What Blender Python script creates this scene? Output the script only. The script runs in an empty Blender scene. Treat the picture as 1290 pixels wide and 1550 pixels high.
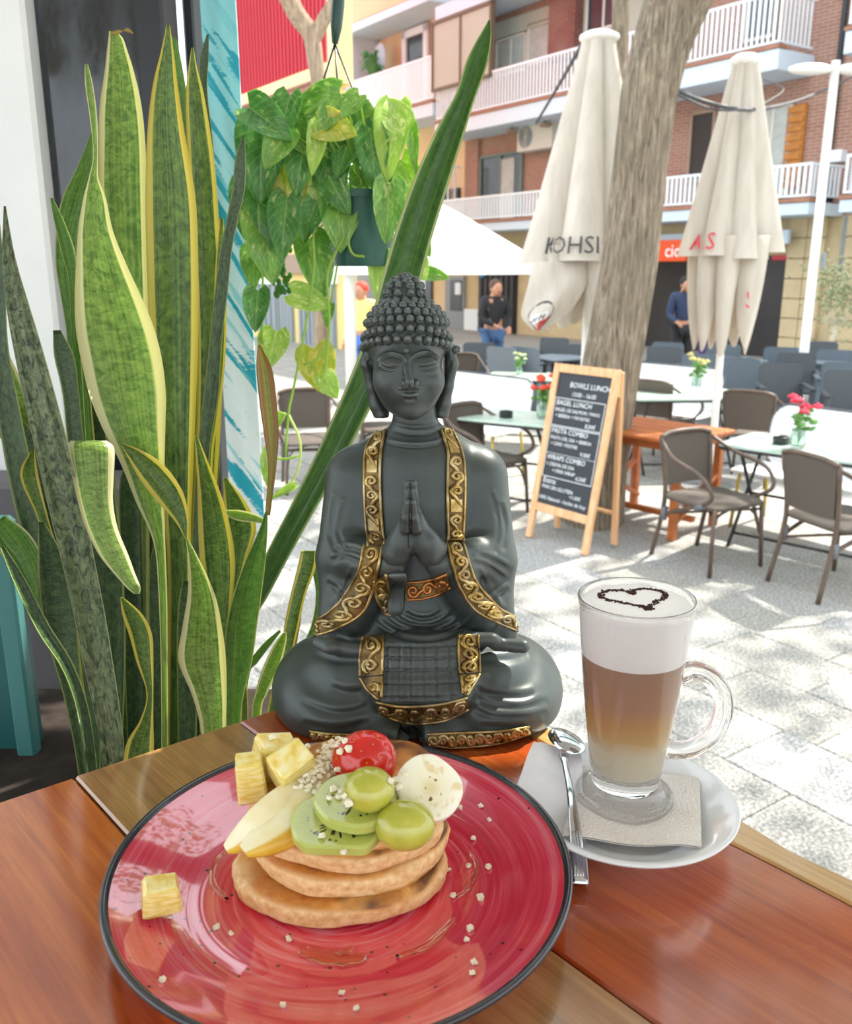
import bpy, math, random
import numpy as np
from mathutils import Vector, Matrix, Euler
from mathutils.bvhtree import BVHTree
from mathutils import noise

# ------------------------------------------------------------------ camera, sky, sun, exposure
F_PX, PITCH, CAM_H = 1350.0, math.radians(15.3), 1.9
SC = bpy.context.scene
COL = SC.collection
cam_data = bpy.data.cameras.new('camera')
cam = bpy.data.objects.new('camera', cam_data)
COL.objects.link(cam)
cam.location = (0, 0, CAM_H)
cam.rotation_euler = (math.pi / 2 - PITCH, 0, 0)
cam_data.sensor_fit = 'HORIZONTAL'
cam_data.sensor_width = 36
cam_data.lens = 36 * F_PX / 1290
cam_data.clip_start = 0.02
cam_data.clip_end = 300
cam_data.dof.use_dof = True
cam_data.dof.focus_distance = 0.66
cam_data.dof.aperture_fstop = 17
SC.camera = cam

world = bpy.data.worlds.new('sky')
SC.world = world
world.use_nodes = True
wn = world.node_tree
bg = wn.nodes['Background']
bg.inputs['Color'].default_value = (0.86, 0.93, 1.0, 1)
bg.inputs['Strength'].default_value = 1.22

sun_data = bpy.data.lights.new('sun', 'SUN')
sun_data.energy = 5.0
sun_data.angle = math.radians(0.9)
sun_data.color = (1.0, 0.95, 0.86)
sun = bpy.data.objects.new('sun', sun_data)
COL.objects.link(sun)
SUN_AZ, SUN_EL = math.radians(52), math.radians(52)      # clockwise from the view direction, above the horizon
sdir = Vector((math.sin(SUN_AZ) * math.cos(SUN_EL), math.cos(SUN_AZ) * math.cos(SUN_EL), math.sin(SUN_EL)))
sun.rotation_euler = sdir.to_track_quat('Z', 'Y').to_euler()
sun.location = (6, 6, 12)

SC.view_settings.view_transform = 'Standard'
SC.view_settings.look = 'None'
SC.view_settings.exposure = 1.05
SC.view_settings.gamma = 1
SC.view_settings.use_curve_mapping = False
SC.cycles.max_bounces = 10
SC.cycles.transparent_max_bounces = 10
SC.cycles.sample_clamp_indirect = 6
SC.cycles.caustics_refractive = True

# ------------------------------------------------------------------ measuring helpers: where a sight line meets the world
cP, sP = math.cos(PITCH), math.sin(PITCH)
def ray(u, v):
    a = (u - 645) / F_PX; b = (775 - v) / F_PX
    return Vector((a, cP + b * sP, -sP + b * cP))
def atY(u, v, Y):
    r = ray(u, v); return r * (Y / r.y) + Vector((0, 0, CAM_H))
def atZ(u, v, z):
    r = ray(u, v); return r * ((z - CAM_H) / r.z) + Vector((0, 0, CAM_H))
def proj(P):
    P = np.asarray(P, float) - [0, 0, CAM_H]
    d = P[:, 1] * cP - P[:, 2] * sP; up = P[:, 1] * sP + P[:, 2] * cP
    return 645 + F_PX * P[:, 0] / d, 775 - F_PX * up / d

# ------------------------------------------------------------------ mesh builder
class MB:
    def __init__(s): s.v = []; s.f = []; s.m = []; s.uv = None
    def add(s, vs, fs, mi=0):
        o = len(s.v); s.v += [tuple(p) for p in vs]
        s.f += [tuple(i + o for i in f) for f in fs]; s.m += [mi] * len(fs); return s
    def box(s, c, d, rot=None, mi=0, ch=0.0):
        x, y, z = d[0] / 2, d[1] / 2, d[2] / 2
        c = Vector(c)
        R = (rot if isinstance(rot, Matrix) else Euler(rot).to_matrix()) if rot is not None else None
        if ch <= 0:
            vs = [(-x, -y, -z), (x, -y, -z), (x, y, -z), (-x, y, -z), (-x, -y, z), (x, -y, z), (x, y, z), (-x, y, z)]
            fs = [(0, 3, 2, 1), (4, 5, 6, 7), (0, 1, 5, 4), (1, 2, 6, 5), (2, 3, 7, 6), (3, 0, 4, 7)]
        else:
            ch = min(ch, x * .9, y * .9, z * .9); vs = []; idx = {}
            for sx in (-1, 1):
                for sy in (-1, 1):
                    for sz in (-1, 1):
                        for ax in range(3):
                            p = [sx * (x - ch), sy * (y - ch), sz * (z - ch)]
                            p[ax] = (sx * x, sy * y, sz * z)[ax]
                            idx[(sx, sy, sz, ax)] = len(vs); vs.append(tuple(p))
            fs = []
            for ax in range(3):
                b, c2 = (ax + 1) % 3, (ax + 2) % 3
                for sg in (-1, 1):
                    q = []
                    for (i, j) in ((-1, -1), (1, -1), (1, 1), (-1, 1)):
                        k = [0, 0, 0]; k[ax] = sg; k[b] = i; k[c2] = j; q.append(idx[(*k, ax)])
                    fs.append(tuple(q if sg > 0 else q[::-1]))
                for i in (-1, 1):
                    for j in (-1, 1):
                        k1 = [0, 0, 0]; k2 = [0, 0, 0]
                        k1[ax] = -1; k2[ax] = 1; k1[b] = k2[b] = i; k1[c2] = k2[c2] = j
                        q = [idx[(*k1, b)], idx[(*k2, b)], idx[(*k2, c2)], idx[(*k1, c2)]]
                        fs.append(tuple(q if i * j < 0 else q[::-1]))
            for sx in (-1, 1):
                for sy in (-1, 1):
                    for sz in (-1, 1):
                        q = [idx[(sx, sy, sz, a)] for a in range(3)]
                        fs.append(tuple(q if sx * sy * sz > 0 else q[::-1]))
        vs = [(R @ Vector(p) if R else Vector(p)) + c for p in vs]
        return s.add(vs, fs, mi)
    def bar(s, a, b, w, h=None, mi=0, ch=0.0, up=(0, 0, 1)):
        a, b = Vector(a), Vector(b); h = h or w
        y = (b - a); L = y.length; y.normalize()
        upv = Vector(up)
        if abs(upv.dot(y)) > .98: upv = Vector((0, 1, 0))
        x = y.cross(upv).normalized(); z = x.cross(y)
        R = Matrix((x, y, z)).transposed()
        return s.box((a + b) / 2, (w, L, h), R, mi, ch)
    def tube(s, pts, r, n=8, mi=0, cap=True, closed=False, flat=1.0, up=None):
        P = [Vector(p) for p in pts]; N = len(P)
        rr = r if hasattr(r, '__len__') else [r] * N
        T = []
        for i in range(N):
            if closed: t = P[(i + 1) % N] - P[i - 1]
            else: t = P[min(i + 1, N - 1)] - P[max(i - 1, 0)]
            T.append(t.normalized() if t.length > 1e-9 else Vector((0, 0, 1)))
        ref = Vector(up) if up is not None else (Vector((0, 0, 1)) if abs(T[0].z) < .9 else Vector((1, 0, 0)))
        x = T[0].cross(ref).normalized()
        vs = []
        for i in range(N):
            x = (x - T[i] * x.dot(T[i]))
            x = x.normalized() if x.length > 1e-6 else T[i].orthogonal().normalized()
            y = T[i].cross(x)
            for k in range(n):
                a = 2 * math.pi * k / n
                vs.append(P[i] + x * (rr[i] * math.cos(a)) + y * (rr[i] * flat * math.sin(a)))
        fs = []
        for i in range(N if closed else N - 1):
            j = (i + 1) % N
            for k in range(n):
                l = (k + 1) % n
                fs.append((i * n + k, i * n + l, j * n + l, j * n + k))
        if cap and not closed:
            fs.append(tuple(range(n - 1, -1, -1))); fs.append(tuple((N - 1) * n + k for k in range(n)))
        return s.add(vs, fs, mi)
    def lathe(s, prof, n=32, c=(0, 0, 0), mi=0, fn=None, cap=True, a0=0):
        c = Vector(c); vs = []; fs = []
        M = len(prof)
        for i, (r, z) in enumerate(prof):
            for k in range(n):
                a = a0 + 2 * math.pi * k / n
                R, Z = (r, z) if fn is None else fn(r, z, a)
                vs.append(c + Vector((R * math.cos(a), R * math.sin(a), Z)))
        for i in range(M - 1):
            for k in range(n):
                l = (k + 1) % n
                fs.append((i * n + k, i * n + l, (i + 1) * n + l, (i + 1) * n + k))
        if cap:
            fs.append(tuple(range(n - 1, -1, -1))); fs.append(tuple((M - 1) * n + k for k in range(n)))
        return s.add(vs, fs, mi)
    def grid(s, rows, mi=0, closed=False):
        R = len(rows); C = len(rows[0]); vs = [p for r in rows for p in r]; fs = []
        for i in range(R - 1):
            for j in range(C if closed else C - 1):
                k = (j + 1) % C
                fs.append((i * C + j, i * C + k, (i + 1) * C + k, (i + 1) * C + j))
        return s.add(vs, fs, mi)
    def prism(s, poly, z0, z1, mi=0):
        n = len(poly)
        vs = [(x, y, z0) for x, y in poly] + [(x, y, z1) for x, y in poly]
        fs = [tuple(range(n - 1, -1, -1)), tuple(range(n, 2 * n))] + [(i, (i + 1) % n, n + (i + 1) % n, n + i) for i in range(n)]
        return s.add(vs, fs, mi)
    def ball(s, c, r, n=12, m=8, mi=0, fn=None, R=None):
        c = Vector(c); r = r if hasattr(r, '__len__') else (r, r, r); vs = []; fs = []
        for i in range(m + 1):
            t = math.pi * i / m
            for k in range(n):
                a = 2 * math.pi * k / n
                d = Vector((math.sin(t) * math.cos(a), math.sin(t) * math.sin(a), math.cos(t)))
                q = 1 if fn is None else fn(d)
                p = Vector((d.x * r[0], d.y * r[1], d.z * r[2])) * q
                vs.append(c + (R @ p if R else p))
        for i in range(m):
            for k in range(n):
                l = (k + 1) % n
                fs.append((i * n + k, (i + 1) * n + k, (i + 1) * n + l, i * n + l))
        return s.add(vs, fs, mi)
    def mesh(s, name, mats, smooth=True):
        me = bpy.data.meshes.new(name)
        me.from_pydata(s.v, [], s.f)
        if not isinstance(mats, (list, tuple)): mats = [mats]
        for m in mats: me.materials.append(m)
        if len(mats) > 1: me.polygons.foreach_set('material_index', s.m)
        if s.uv is not None:
            ul = me.uv_layers.new(name='uv')
            li = np.zeros(len(me.loops), int); me.loops.foreach_get('vertex_index', li)
            ul.data.foreach_set('uv', np.asarray(s.uv, float)[li].ravel())
        if smooth:
            me.polygons.foreach_set('use_smooth', [True] * len(me.polygons))
            me.validate(); me.update()
            if smooth is not True:
                me.set_sharp_from_angle(angle=math.radians(smooth))
        else: me.update()
        return me
    def build(s, name, mats, parent=None, smooth=35, loc=None):
        o = bpy.data.objects.new(name, s.mesh(name, mats, smooth)); COL.objects.link(o)
        if loc is not None: o.location = loc
        if parent is not None: o.parent = parent
        return o

def tag(o, label=None, cat=None, group=None, kind=None):
    if label: o['label'] = label
    if cat: o['category'] = cat
    if group: o['group'] = group
    if kind: o['kind'] = kind
    return o
def empty(name, loc=(0, 0, 0), rz=0, label=None, cat=None, group=None):
    o = bpy.data.objects.new(name, None); COL.objects.link(o)
    o.location = loc; o.rotation_euler = (0, 0, rz); o.empty_display_size = .05
    return tag(o, label, cat, group)
def inst(o, parent=None, loc=None, rot=None, scale=None):
    c = o.copy(); COL.objects.link(c)
    if parent is not None: c.parent = parent
    if loc is not None: c.location = loc
    if rot is not None: c.rotation_euler = rot
    if scale is not None: c.scale = scale if hasattr(scale, '__len__') else (scale,) * 3
    return c
KIDS = {}
def kids(o): return [c for c in bpy.data.objects if c.parent == o]
def copy_tree(o, parent=None):
    c = o.copy(); COL.objects.link(c)
    if parent is not None: c.parent = parent
    for ch in kids(o): copy_tree(ch, c)
    return c
def catmull(P, n):
    P = [np.asarray(p, float) for p in P]
    Q = [2 * P[0] - P[1]] + P + [2 * P[-1] - P[-2]]; out = []
    for i in range(len(P) - 1):
        a, b, c, d = Q[i:i + 4]
        for k in range(n):
            t = k / n
            out.append(.5 * (2 * b + (c - a) * t + (2 * a - 5 * b + 4 * c - d) * t * t + (3 * b - a - 3 * c + d) * t ** 3))
    out.append(P[-1]); return out

# ------------------------------------------------------------------ materials
def lin(c):
    if isinstance(c, str):
        c = [int(c[i:i + 2], 16) / 255 for i in (0, 2, 4)]
    return tuple((x / 12.92 if x <= .04045 else ((x + .055) / 1.055) ** 2.4) for x in c[:3]) + (1,)
class NT:
    def __init__(s, name):
        s.mat = bpy.data.materials.new(name); s.mat.use_nodes = True
        s.t = s.mat.node_tree; s.b = s.t.nodes['Principled BSDF']
    def n(s, typ, props=None, **ins):
        nd = s.t.nodes.new(typ)
        for k, v in (props or {}).items(): setattr(nd, k, v)
        for k, v in ins.items():
            key = int(k[1:]) if k[0] == 'i' and k[1:].isdigit() else k.replace('_', ' ')
            s.set(nd.inputs[key], v)
        return nd
    def set(s, sock, v):
        if hasattr(v, 'outputs'): v = v.outputs[0]
        if hasattr(v, 'is_output'): s.t.links.new(v, sock)
        elif isinstance(v, str): sock.default_value = lin(v)
        else: sock.default_value = v
    def p(s, **k):
        for a, v in k.items(): s.set(s.b.inputs[a.replace('_', ' ')], v)
        return s
    def co(s, kind='Object'): return s.n('ShaderNodeTexCoord').outputs[kind]
    def mapping(s, vec, scale=(1, 1, 1), rot=(0, 0, 0), loc=(0, 0, 0)):
        return s.n('ShaderNodeMapping', None, Vector=vec, Scale=scale, Rotation=rot, Location=loc).outputs[0]
    def noise(s, vec, scale=5, detail=4, rough=.55, dist=0):
        return s.n('ShaderNodeTexNoise', None, Vector=vec, Scale=scale, Detail=detail, Roughness=rough, Distortion=dist).outputs['Fac']
    def ramp(s, fac, stops, interp='LINEAR'):
        r = s.n('ShaderNodeValToRGB', None, Fac=fac); e = r.color_ramp.elements
        r.color_ramp.interpolation = interp
        while len(e) < len(stops): e.new(.5)
        for el, (pos, c) in zip(e, stops):
            el.position = pos; el.color = lin(c) if isinstance(c, str) else ((c, c, c, 1) if not hasattr(c, '__len__') else c)
        return r.outputs['Color']
    def mix(s, fac, a, b, mode='MIX'):
        m = s.n('ShaderNodeMix', {'data_type': 'RGBA', 'blend_type': mode})
        s.set(m.inputs[0], fac); s.set(m.inputs[6], a); s.set(m.inputs[7], b); return m.outputs[2]
    def math(s, op, a, b=0.0, c=0.0, clamp=False):
        m = s.n('ShaderNodeMath', {'operation': op, 'use_clamp': clamp}); s.set(m.inputs[0], a); s.set(m.inputs[1], b); s.set(m.inputs[2], c); return m.outputs[0]
    def xyz(s, vec): return s.n('ShaderNodeSeparateXYZ', None, Vector=vec).outputs
    def bump(s, h, strength=.3, dist=.002):
        s.set(s.b.inputs['Normal'], s.n('ShaderNodeBump', None, Height=h, Strength=strength, Distance=dist).outputs[0]); return s
_MC = {}
def M(name, col, rough=.5, metal=0, var=.0, scale=20, bump=0, bdist=.002, **kw):
    if name in _MC: return _MC[name]
    t = NT(name); t.p(Roughness=rough, Metallic=metal)
    if var or bump:
        co = t.co(); nz = t.noise(co, scale, 5)
        c = lin(col) if isinstance(col, str) else tuple(col) + (1,)
        lo = tuple(x * (1 - var) for x in c[:3]) + (1,); hi = tuple(min(1, x * (1 + var)) for x in c[:3]) + (1,)
        t.p(Base_Color=t.ramp(nz, [(.3, lo), (.7, hi)]))
        if bump: t.bump(nz, bump, bdist)
    else: t.p(Base_Color=col if isinstance(col, str) else tuple(col) + (1,))
    t.p(**kw); _MC[name] = t.mat
    return t.mat
RND = random.Random(7)
TZ = CAM_H - 0.343         # height of the table top
# ------------------------------------------------------------------ ground: granite slabs near, the same paving as a surface beyond
FA = math.atan2(-.823, .568)         # the paving and the brick front run along this bearing
def granite(name, base, far=False):
    t = NT(name); co = t.co()
    sp = t.noise(co, 70 if not far else 50, 3, .75); big = t.noise(co, 1.6, 4)
    c = t.ramp(sp, [(.38, tuple(x * .48 for x in base) + (1,)), (.5, tuple(base) + (1,)), (.60, tuple(min(1, x * 1.7) for x in base) + (1,))])
    c = t.mix(t.ramp(big, [(.35, 0.0), (.7, .35)]), c, (base[0] * .72, base[1] * .7, base[2] * .66, 1))
    if far:
        br = t.n('ShaderNodeTexBrick', None, Vector=t.mapping(co, (1, 1, 1), (0, 0, -FA)), Scale=1.0, Mortar_Size=.012, Brick_Width=.6, Row_Height=.4,
                 Color1=(1, 1, 1, 1), Color2=(.9, .9, .88, 1), Mortar=(.5, .48, .45, 1))
        c = t.mix(1.0, c, br.outputs['Color'], 'MULTIPLY')
    t.p(Base_Color=c, Roughness=.75).bump(sp, .25, .003)
    return t.mat
GB = (.31, .30, .275)
m_slab = [granite('granite_pale', GB), granite('granite_warm', (.295, .28, .25)), granite('granite_grey', (.315, .312, .30))]
m_far = granite('granite_paving_far', GB, True)
m_joint = M('joint_mortar', '8d877b', .9, var=.2, scale=30)
ground = MB()
ca, sa = math.cos(FA), math.sin(FA)
def gl(a, b, z=0): return (a * ca - b * sa, a * sa + b * ca, z)       # paving coordinates: a along the front, b across
SA0, SA1, SB0, SB1 = -5.4, 0.6, 1.6, 7.6
g = ground
g.add([gl(SA0, SB0, -.012), gl(SA1, SB0, -.012), gl(SA1, SB1, -.012), gl(SA0, SB1, -.012)], [(0, 1, 2, 3)], 1)
BIG = 60
for (a0, a1, b0, b1) in ((-BIG, SA0, -BIG, BIG), (SA1, BIG, -BIG, BIG), (SA0, SA1, -BIG, SB0), (SA0, SA1, SB1, BIG)):
    g.add([gl(a0, b0), gl(a1, b0), gl(a1, b1), gl(a0, b1)], [(0, 1, 2, 3)], 0)
gnd = g.build('ground', [m_far, m_joint], None, False)
tag(gnd, 'pale speckled granite paving of the street', None, None, 'structure')
slab_me = []
for k in range(6):
    b = MB(); b.box((0, 0, -.02), (.596, .396, .04), None, 0, .004)
    slab_me.append(b.mesh('paving_slab', m_slab[k % 3], 30))
nb = int(round((SB1 - SB0) / .4)); na = int(round((SA1 - SA0) / .6))
for j in range(nb):
    off = (.0, .3, .15, .45)[j % 4]
    for i in range(-1, na):
        a0 = SA0 + off + i * .6; a1 = a0 + .6
        a0c, a1c = max(a0, SA0), min(a1, SA1)
        if a1c - a0c < .05: continue
        o = bpy.data.objects.new('paving_slab', slab_me[RND.randrange(6)]); COL.objects.link(o); o.parent = gnd
        o.location = gl((a0c + a1c) / 2, SB0 + (j + .5) * .4, RND.uniform(-.0015, .0015))
        o.rotation_euler = (RND.uniform(-.002, .002), RND.uniform(-.002, .002), FA)
        o.scale = ((a1c - a0c - .004) / .596, 1, 1)

# ------------------------------------------------------------------ the cafe side: floor, wall, glazed frame at the left
m_white = M('white_wall_paint', 'f4f6f6', .6, var=.04, scale=8)
m_inwall = M('grey_plinth_paint', '6d6a70', .8, var=.15, scale=9)
t = NT('black_glazed_leaf'); co = t.co()
sm = t.noise(t.mapping(co, (3, 1, 1)), 5, 6, .7)
t.p(Base_Color=t.ramp(sm, [(.35, '14181b'), (.7, '39424a')]), Roughness=t.ramp(sm, [(.4, .05), (.75, .35)]))
t.b.inputs['Specular IOR Level'].default_value = .8
m_dark = t.mat
m_blackframe = M('black_frame_paint', '23272c', .35, var=.1, scale=12)
fl = MB(); fl.box((-1.2, .3, .56), (3.6, 2.5, .08)); tag(fl.build('floor', M('cafe_floor_tile', '4a443e', .5, var=.15, scale=6), None, False), 'dark floor of the cafe under the table', None, None, 'structure')
YW = 1.35
def wallbox(name, u0, u1, v, Y, z0, z1, th, m, label, kind='structure', par=None):
    a = atY(u0, v, Y); b2 = atY(u1, v, Y); b = MB()
    b.box(((a.x + b2.x) / 2, Y + th / 2, (z0 + z1) / 2), (b2.x - a.x, th, z1 - z0), None, 0, .004)
    o = b.build(name, m, par, 30)
    if par is None: tag(o, label, None, None, kind)
    return o
xl = lambda u, v, Y: atY(u, v, Y).x
w = MB(); x0 = xl(45, 100, YW); w.box((x0 - .6, YW + .05, 1.85), (1.2, .10, 2.5), None, 0, .006)
tag(w.build('wall_left', m_white, None, 30), 'white painted wall at the left edge beside the dark door leaf', None, None, 'structure')
xpr = xl(235, 1000, YW - .09); w = MB(); w.box((xpr - .9, YW - .045, 1.10), (1.8, .09, 1.0), None, 0, .01)
tag(w.build('wall_plinth', m_inwall, None, 30), 'low grey wall under the window behind the snake plants', None, None, 'structure')
door = empty('door_1', (x0, YW + .03, .6)); tag(door, 'tall dark glossy door leaf with smeared reflections behind the snake plants', None, None, 'structure')
x1 = xl(210, 100, YW); x2 = xl(252, 60, YW)
b = MB(); b.box(((x1 - x0) / 2, .02, 1.2), (x1 - x0, .03, 2.6), None, 0, .003); b.build('panel', m_dark, door, 30)
b = MB(); b.box(((x2 + x1) / 2 - x0, 0, 1.2), (x2 - x1, .08, 2.6), None, 0, .004); b.build('stile', m_blackframe, door, 30)
b = MB(); b.box(((x1 - x0) / 2, -.002, .70), (x1 - x0, .03, .03), None, 0, .003); b.build('rail', m_blackframe, door, 30)
x3, x4 = xl(277, 60, YW + .1), xl(294, 60, YW + .1)
b = MB(); b.box(((x3 + x4) / 2, YW + .13, 1.85), (x4 - x3, .05, 2.6), None, 0, .003)
tag(b.build('trim_1', m_blackframe, None, 30), 'thin black metal window post beside the turquoise banner', None, None, 'structure')
# teal cupboard side at the lower left corner
t = NT('teal_paint'); co = t.co(); nz = t.noise(t.mapping(co, (1, 1, .3)), 9, 5)
t.p(Base_Color=t.ramp(nz, [(.3, '10484a'), (.7, '1c625f')]), Roughness=.45)
m_teal = t.mat
tc = empty('teal_cupboard', (xl(15, 1000, .95), .95, .6), 0, 'teal painted wooden cupboard side at the lower left corner', 'cupboard')
xr = xl(36, 1000, .95) - tc.location.x
b = MB(); b.box((xr - .15, .015, .515), (.30, .03, 1.03), None, 0, .006); b.build('body', m_teal, tc, 30)
b = MB(); b.box((xr - .004, -.006, .515), (.022, .02, 1.02), None, 0, .003); b.build('edge_strip', M('teal_paint_pale', '3d7674', .5), tc, 30)
b = MB(); b.tube([(xr - .035, -.02, .42), (xr - .025, -.032, .38), (xr - .025, -.032, .31), (xr - .035, -.02, .27)], .006, 8); b.build('handle', m_blackframe, tc, True)
# ------------------------------------------------------------------ unseen cafe ceiling, added to shade the table; front edge set for that
m_ceil = M('ceiling_paint', 'ded9d0', .8)
b = MB(); b.box((.3, -.41, 2.86), (5.0, 3.18, .12), None, 0, .01)
tag(b.build('ceiling', m_ceil, None, 30), 'unseen plain cafe ceiling added to shade the table', None, None, 'structure')

# ------------------------------------------------------------------ houses across the street, built along one bearing
F0 = Vector((7.19, 18.4, 0)); E1 = Vector((math.cos(FA), math.sin(FA), 0)); E2 = Vector((-math.sin(FA), math.cos(FA), 0))
if E1.x < 0: E1 = -E1
E2 = Vector((-E1.y, E1.x, 0))
FROT = math.atan2(E1.y, E1.x)
def fl(u, v, y):
    r = ray(u, v); o = Vector((0, 0, CAM_H)); tt = (F0 + E2 * y - o).dot(E2) / r.dot(E2); p = o + r * tt - F0
    return p.dot(E1), p.z
def brickmat(name, a, b_, mort):
    t = NT(name); co = t.co(); x, y, z = t.xyz(co)
    cv = t.n('ShaderNodeCombineXYZ', None, X=t.math('ADD', x, y), Y=z, Z=0.0)
    br = t.n('ShaderNodeTexBrick', None, Vector=cv, Scale=1.0, Mortar_Size=.008, Brick_Width=.25, Row_Height=.068, Color1=a, Color2=b_, Mortar=mort)
    t.p(Base_Color=t.mix(t.ramp(t.noise(co, .8, 4), [(.4, 0.0), (.7, .3)]), br.outputs['Color'], 'b9a294'), Roughness=.85); return t.mat
m_brick = brickmat('brown_brick', 'a5735f', '966451', 'b3a296')  # brick tones washed out to put haze into the colour
m_dbrick = brickmat('dark_red_brick', '6e2f2a', '7a3933', '8a6a60')
m_cream = M('cream_render', 'e3c9a0', .85, var=.05, scale=1.5)
m_stone = M('beige_stone', 'cbb892', .8, var=.1, scale=2)
m_slabw = M('white_slab_paint', 'd0e0ec', .6, var=.03)
m_terr = M('terracotta_tile', 'a3735c', .7, var=.15, scale=4)
m_wmetal = M('white_metal', 'eaf3f8', .4)
m_alu = M('pale_window_frame', 'd9d4c8', .5)
m_darkglass = M('dark_glass', '3c4246', .12, var=.3, scale=1.2)
m_curtain = M('pale_curtain', 'b9bdb8', .8, var=.12, scale=5)
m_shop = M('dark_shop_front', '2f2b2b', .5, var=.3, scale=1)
m_wood2 = M('orange_shutter_wood', 'b8762f', .55, var=.15, scale=6)
m_tan = M('tan_panel', 'b4b6a8', .6, var=.05)
m_grey = M('grey_shutter', '8d9598', .5, var=.08)
m_orange = M('orange_sign', 'e04f1c', .5)
m_brown = M('brown_fascia', 'a58a76', .7, var=.08)
class Bld:
    def __init__(s, name, X, label):
        s.o = empty(name, F0 + E1 * X, FROT, label, 'building'); s.X = X
    def box(s, name, x0, x1, y0, y1, z0, z1, m, par=None, ch=.01, label=None):
        b = MB(); b.box(((x0 + x1) / 2 - s.X, (y0 + y1) / 2, (z0 + z1) / 2), (abs(x1 - x0), abs(y1 - y0), abs(z1 - z0)), None, 0, ch)
        o = b.build(name, m, par or s.o, 30)
        if label: o['label'] = label
        return o
    def rect(s, name, u0, v0, u1, v1, y, dep, m, par=None, label=None):
        x0, _ = fl(u0, (v0 + v1) / 2, y); x1, _ = fl(u1, (v0 + v1) / 2, y); _, z1 = fl((u0 + u1) / 2, v0, y); _, z0 = fl((u0 + u1) / 2, v1, y)
        return s.box(name, x0, x1, y - dep, y + .05, z0, z1, m, par, .008, label), (x0, x1, z0, z1)
    def window(s, u0, v0, u1, v1, y, fm, gm, split=1, dep=.06, name='window', fw=.07):
        x0, _ = fl(u0, (v0 + v1) / 2, y); x1, _ = fl(u1, (v0 + v1) / 2, y); _, z1 = fl((u0 + u1) / 2, v0, y); _, z0 = fl((u0 + u1) / 2, v1, y)
        b = MB(); cx = lambda a, c: ((a + c) / 2 - s.X)
        for (a, c, d, e) in ((x0, x1, z1 - fw, z1), (x0, x1, z0, z0 + fw), (x0, x0 + fw, z0, z1), (x1 - fw, x1, z0, z1)):
            b.box((cx(a, c), y - dep / 2, (d + e) / 2), (c - a, dep, e - d), None, 0, .006)
        f = b.build(name, fm, s.o, 30)
        w = (x1 - x0 - 2 * fw) / split
        for k in range(split):
            a = x0 + fw + k * w
            if k: s.box('mullion', a - .03, a + .03, y - dep, y, z0 + fw, z1 - fw, fm, f)
            s.box('pane', a + .03 * (k > 0), a + w - .03 * (k < split - 1), y - .02, y - .005, z0 + fw, z1 - fw, gm, f, .002)
        return f
    def balcony(s, x0, x1, y0, yw, zs, zt, zr, sp, label, bw=.055, mat_slab=None, ends=(1, 1), kerb=True, rail_m=None, nlim=400):
        sl_ = s.box('balcony', x0, x1, y0, yw, zs, zt, mat_slab or m_slabw, None, .012, label)
        if kerb: s.box('tile_edge', x0 - .02, x1 + .02, y0 - .03, y0 + .25, zt, zt + .07, m_terr, sl_)
        zb = zt + .13
        for (z_, h) in ((zb, .035), (zr, .05)):
            b = MB(); X = s.X
            b.box(((x0 + x1) / 2 - X, y0 + .05, z_), (x1 - x0 - .06, .045, h))
            if ends[1]: b.box((x1 - .05 - X, (y0 + yw) / 2, z_), (.045, yw - y0 - .1, h))
            if ends[0]: b.box((x0 + .05 - X, (y0 + yw) / 2, z_), (.045, yw - y0 - .1, h))
            b.build('hand_rail' if z_ == zr else 'bottom_rail', rail_m if (rail_m and z_ == zr) else m_wmetal, sl_, False)
        bm_ = MB(); bm_.box((0, 0, 0), (bw, .025, zr - zb), None, 0, .004); me = bm_.mesh('baluster', m_wmetal, 30)
        pos = []; n = int((x1 - x0 - .1) / sp)
        for i in range(n + 1): pos.append((x0 + .05 + (x1 - x0 - .1) * i / n - s.X, y0 + .05, 0))
        for e, xx in ((0, x0 + .05), (1, x1 - .05)):
            if ends[e]:
                m_ = int((yw - y0 - .1) / sp)
                for i in range(1, m_): pos.append((xx - s.X, y0 + .05 + (yw - y0 - .1) * i / m_, math.pi / 2))
        for x_, y_, rz in pos:
            o = bpy.data.objects.new('baluster', me); COL.objects.link(o); o.parent = sl_; o.location = (x_, y_, (zr + zb) / 2); o.rotation_euler = (0, 0, rz)
        return sl_
YWL = 1.2
B = Bld('apartment_building', -6, 'brown brick apartment block with white railed balconies and shops across the street')
B.box('wall', -12.3, 6.5, YWL, YWL + .4, 2.9, 11.5, m_brick)
B.box('ground_floor_wall', -12.3, 6.5, YWL + .02, YWL + .42, -.2, 2.95, m_stone)
B.box('roof_slab', -12.3, 6.5, -.2, YWL + .4, 11.5, 11.7, m_slabw)
B.balcony(-12.2, .32, 0, YWL, 2.90, 3.13, 3.83, .125, 'first floor balcony with thin white balusters', .062)
B.balcony(-12.2, -.67, 0, YWL, 5.62, 6.0, 7.0, .125, 'second floor balcony of the brick block')
B.balcony(.75, 6.4, -.1, YWL, 5.62, 6.0, 6.95, .15, 'balcony at the right edge of the brick block', ends=(1, 0))
B.balcony(.95, 6.4, 0, YWL, 2.90, 3.13, 3.9, .15, 'lower balcony at the right edge of the brick block', ends=(1, 0))
B.box('upper_slab', -12.2, -.67, 0, YWL, 8.75, 9.1, m_slabw)
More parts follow.
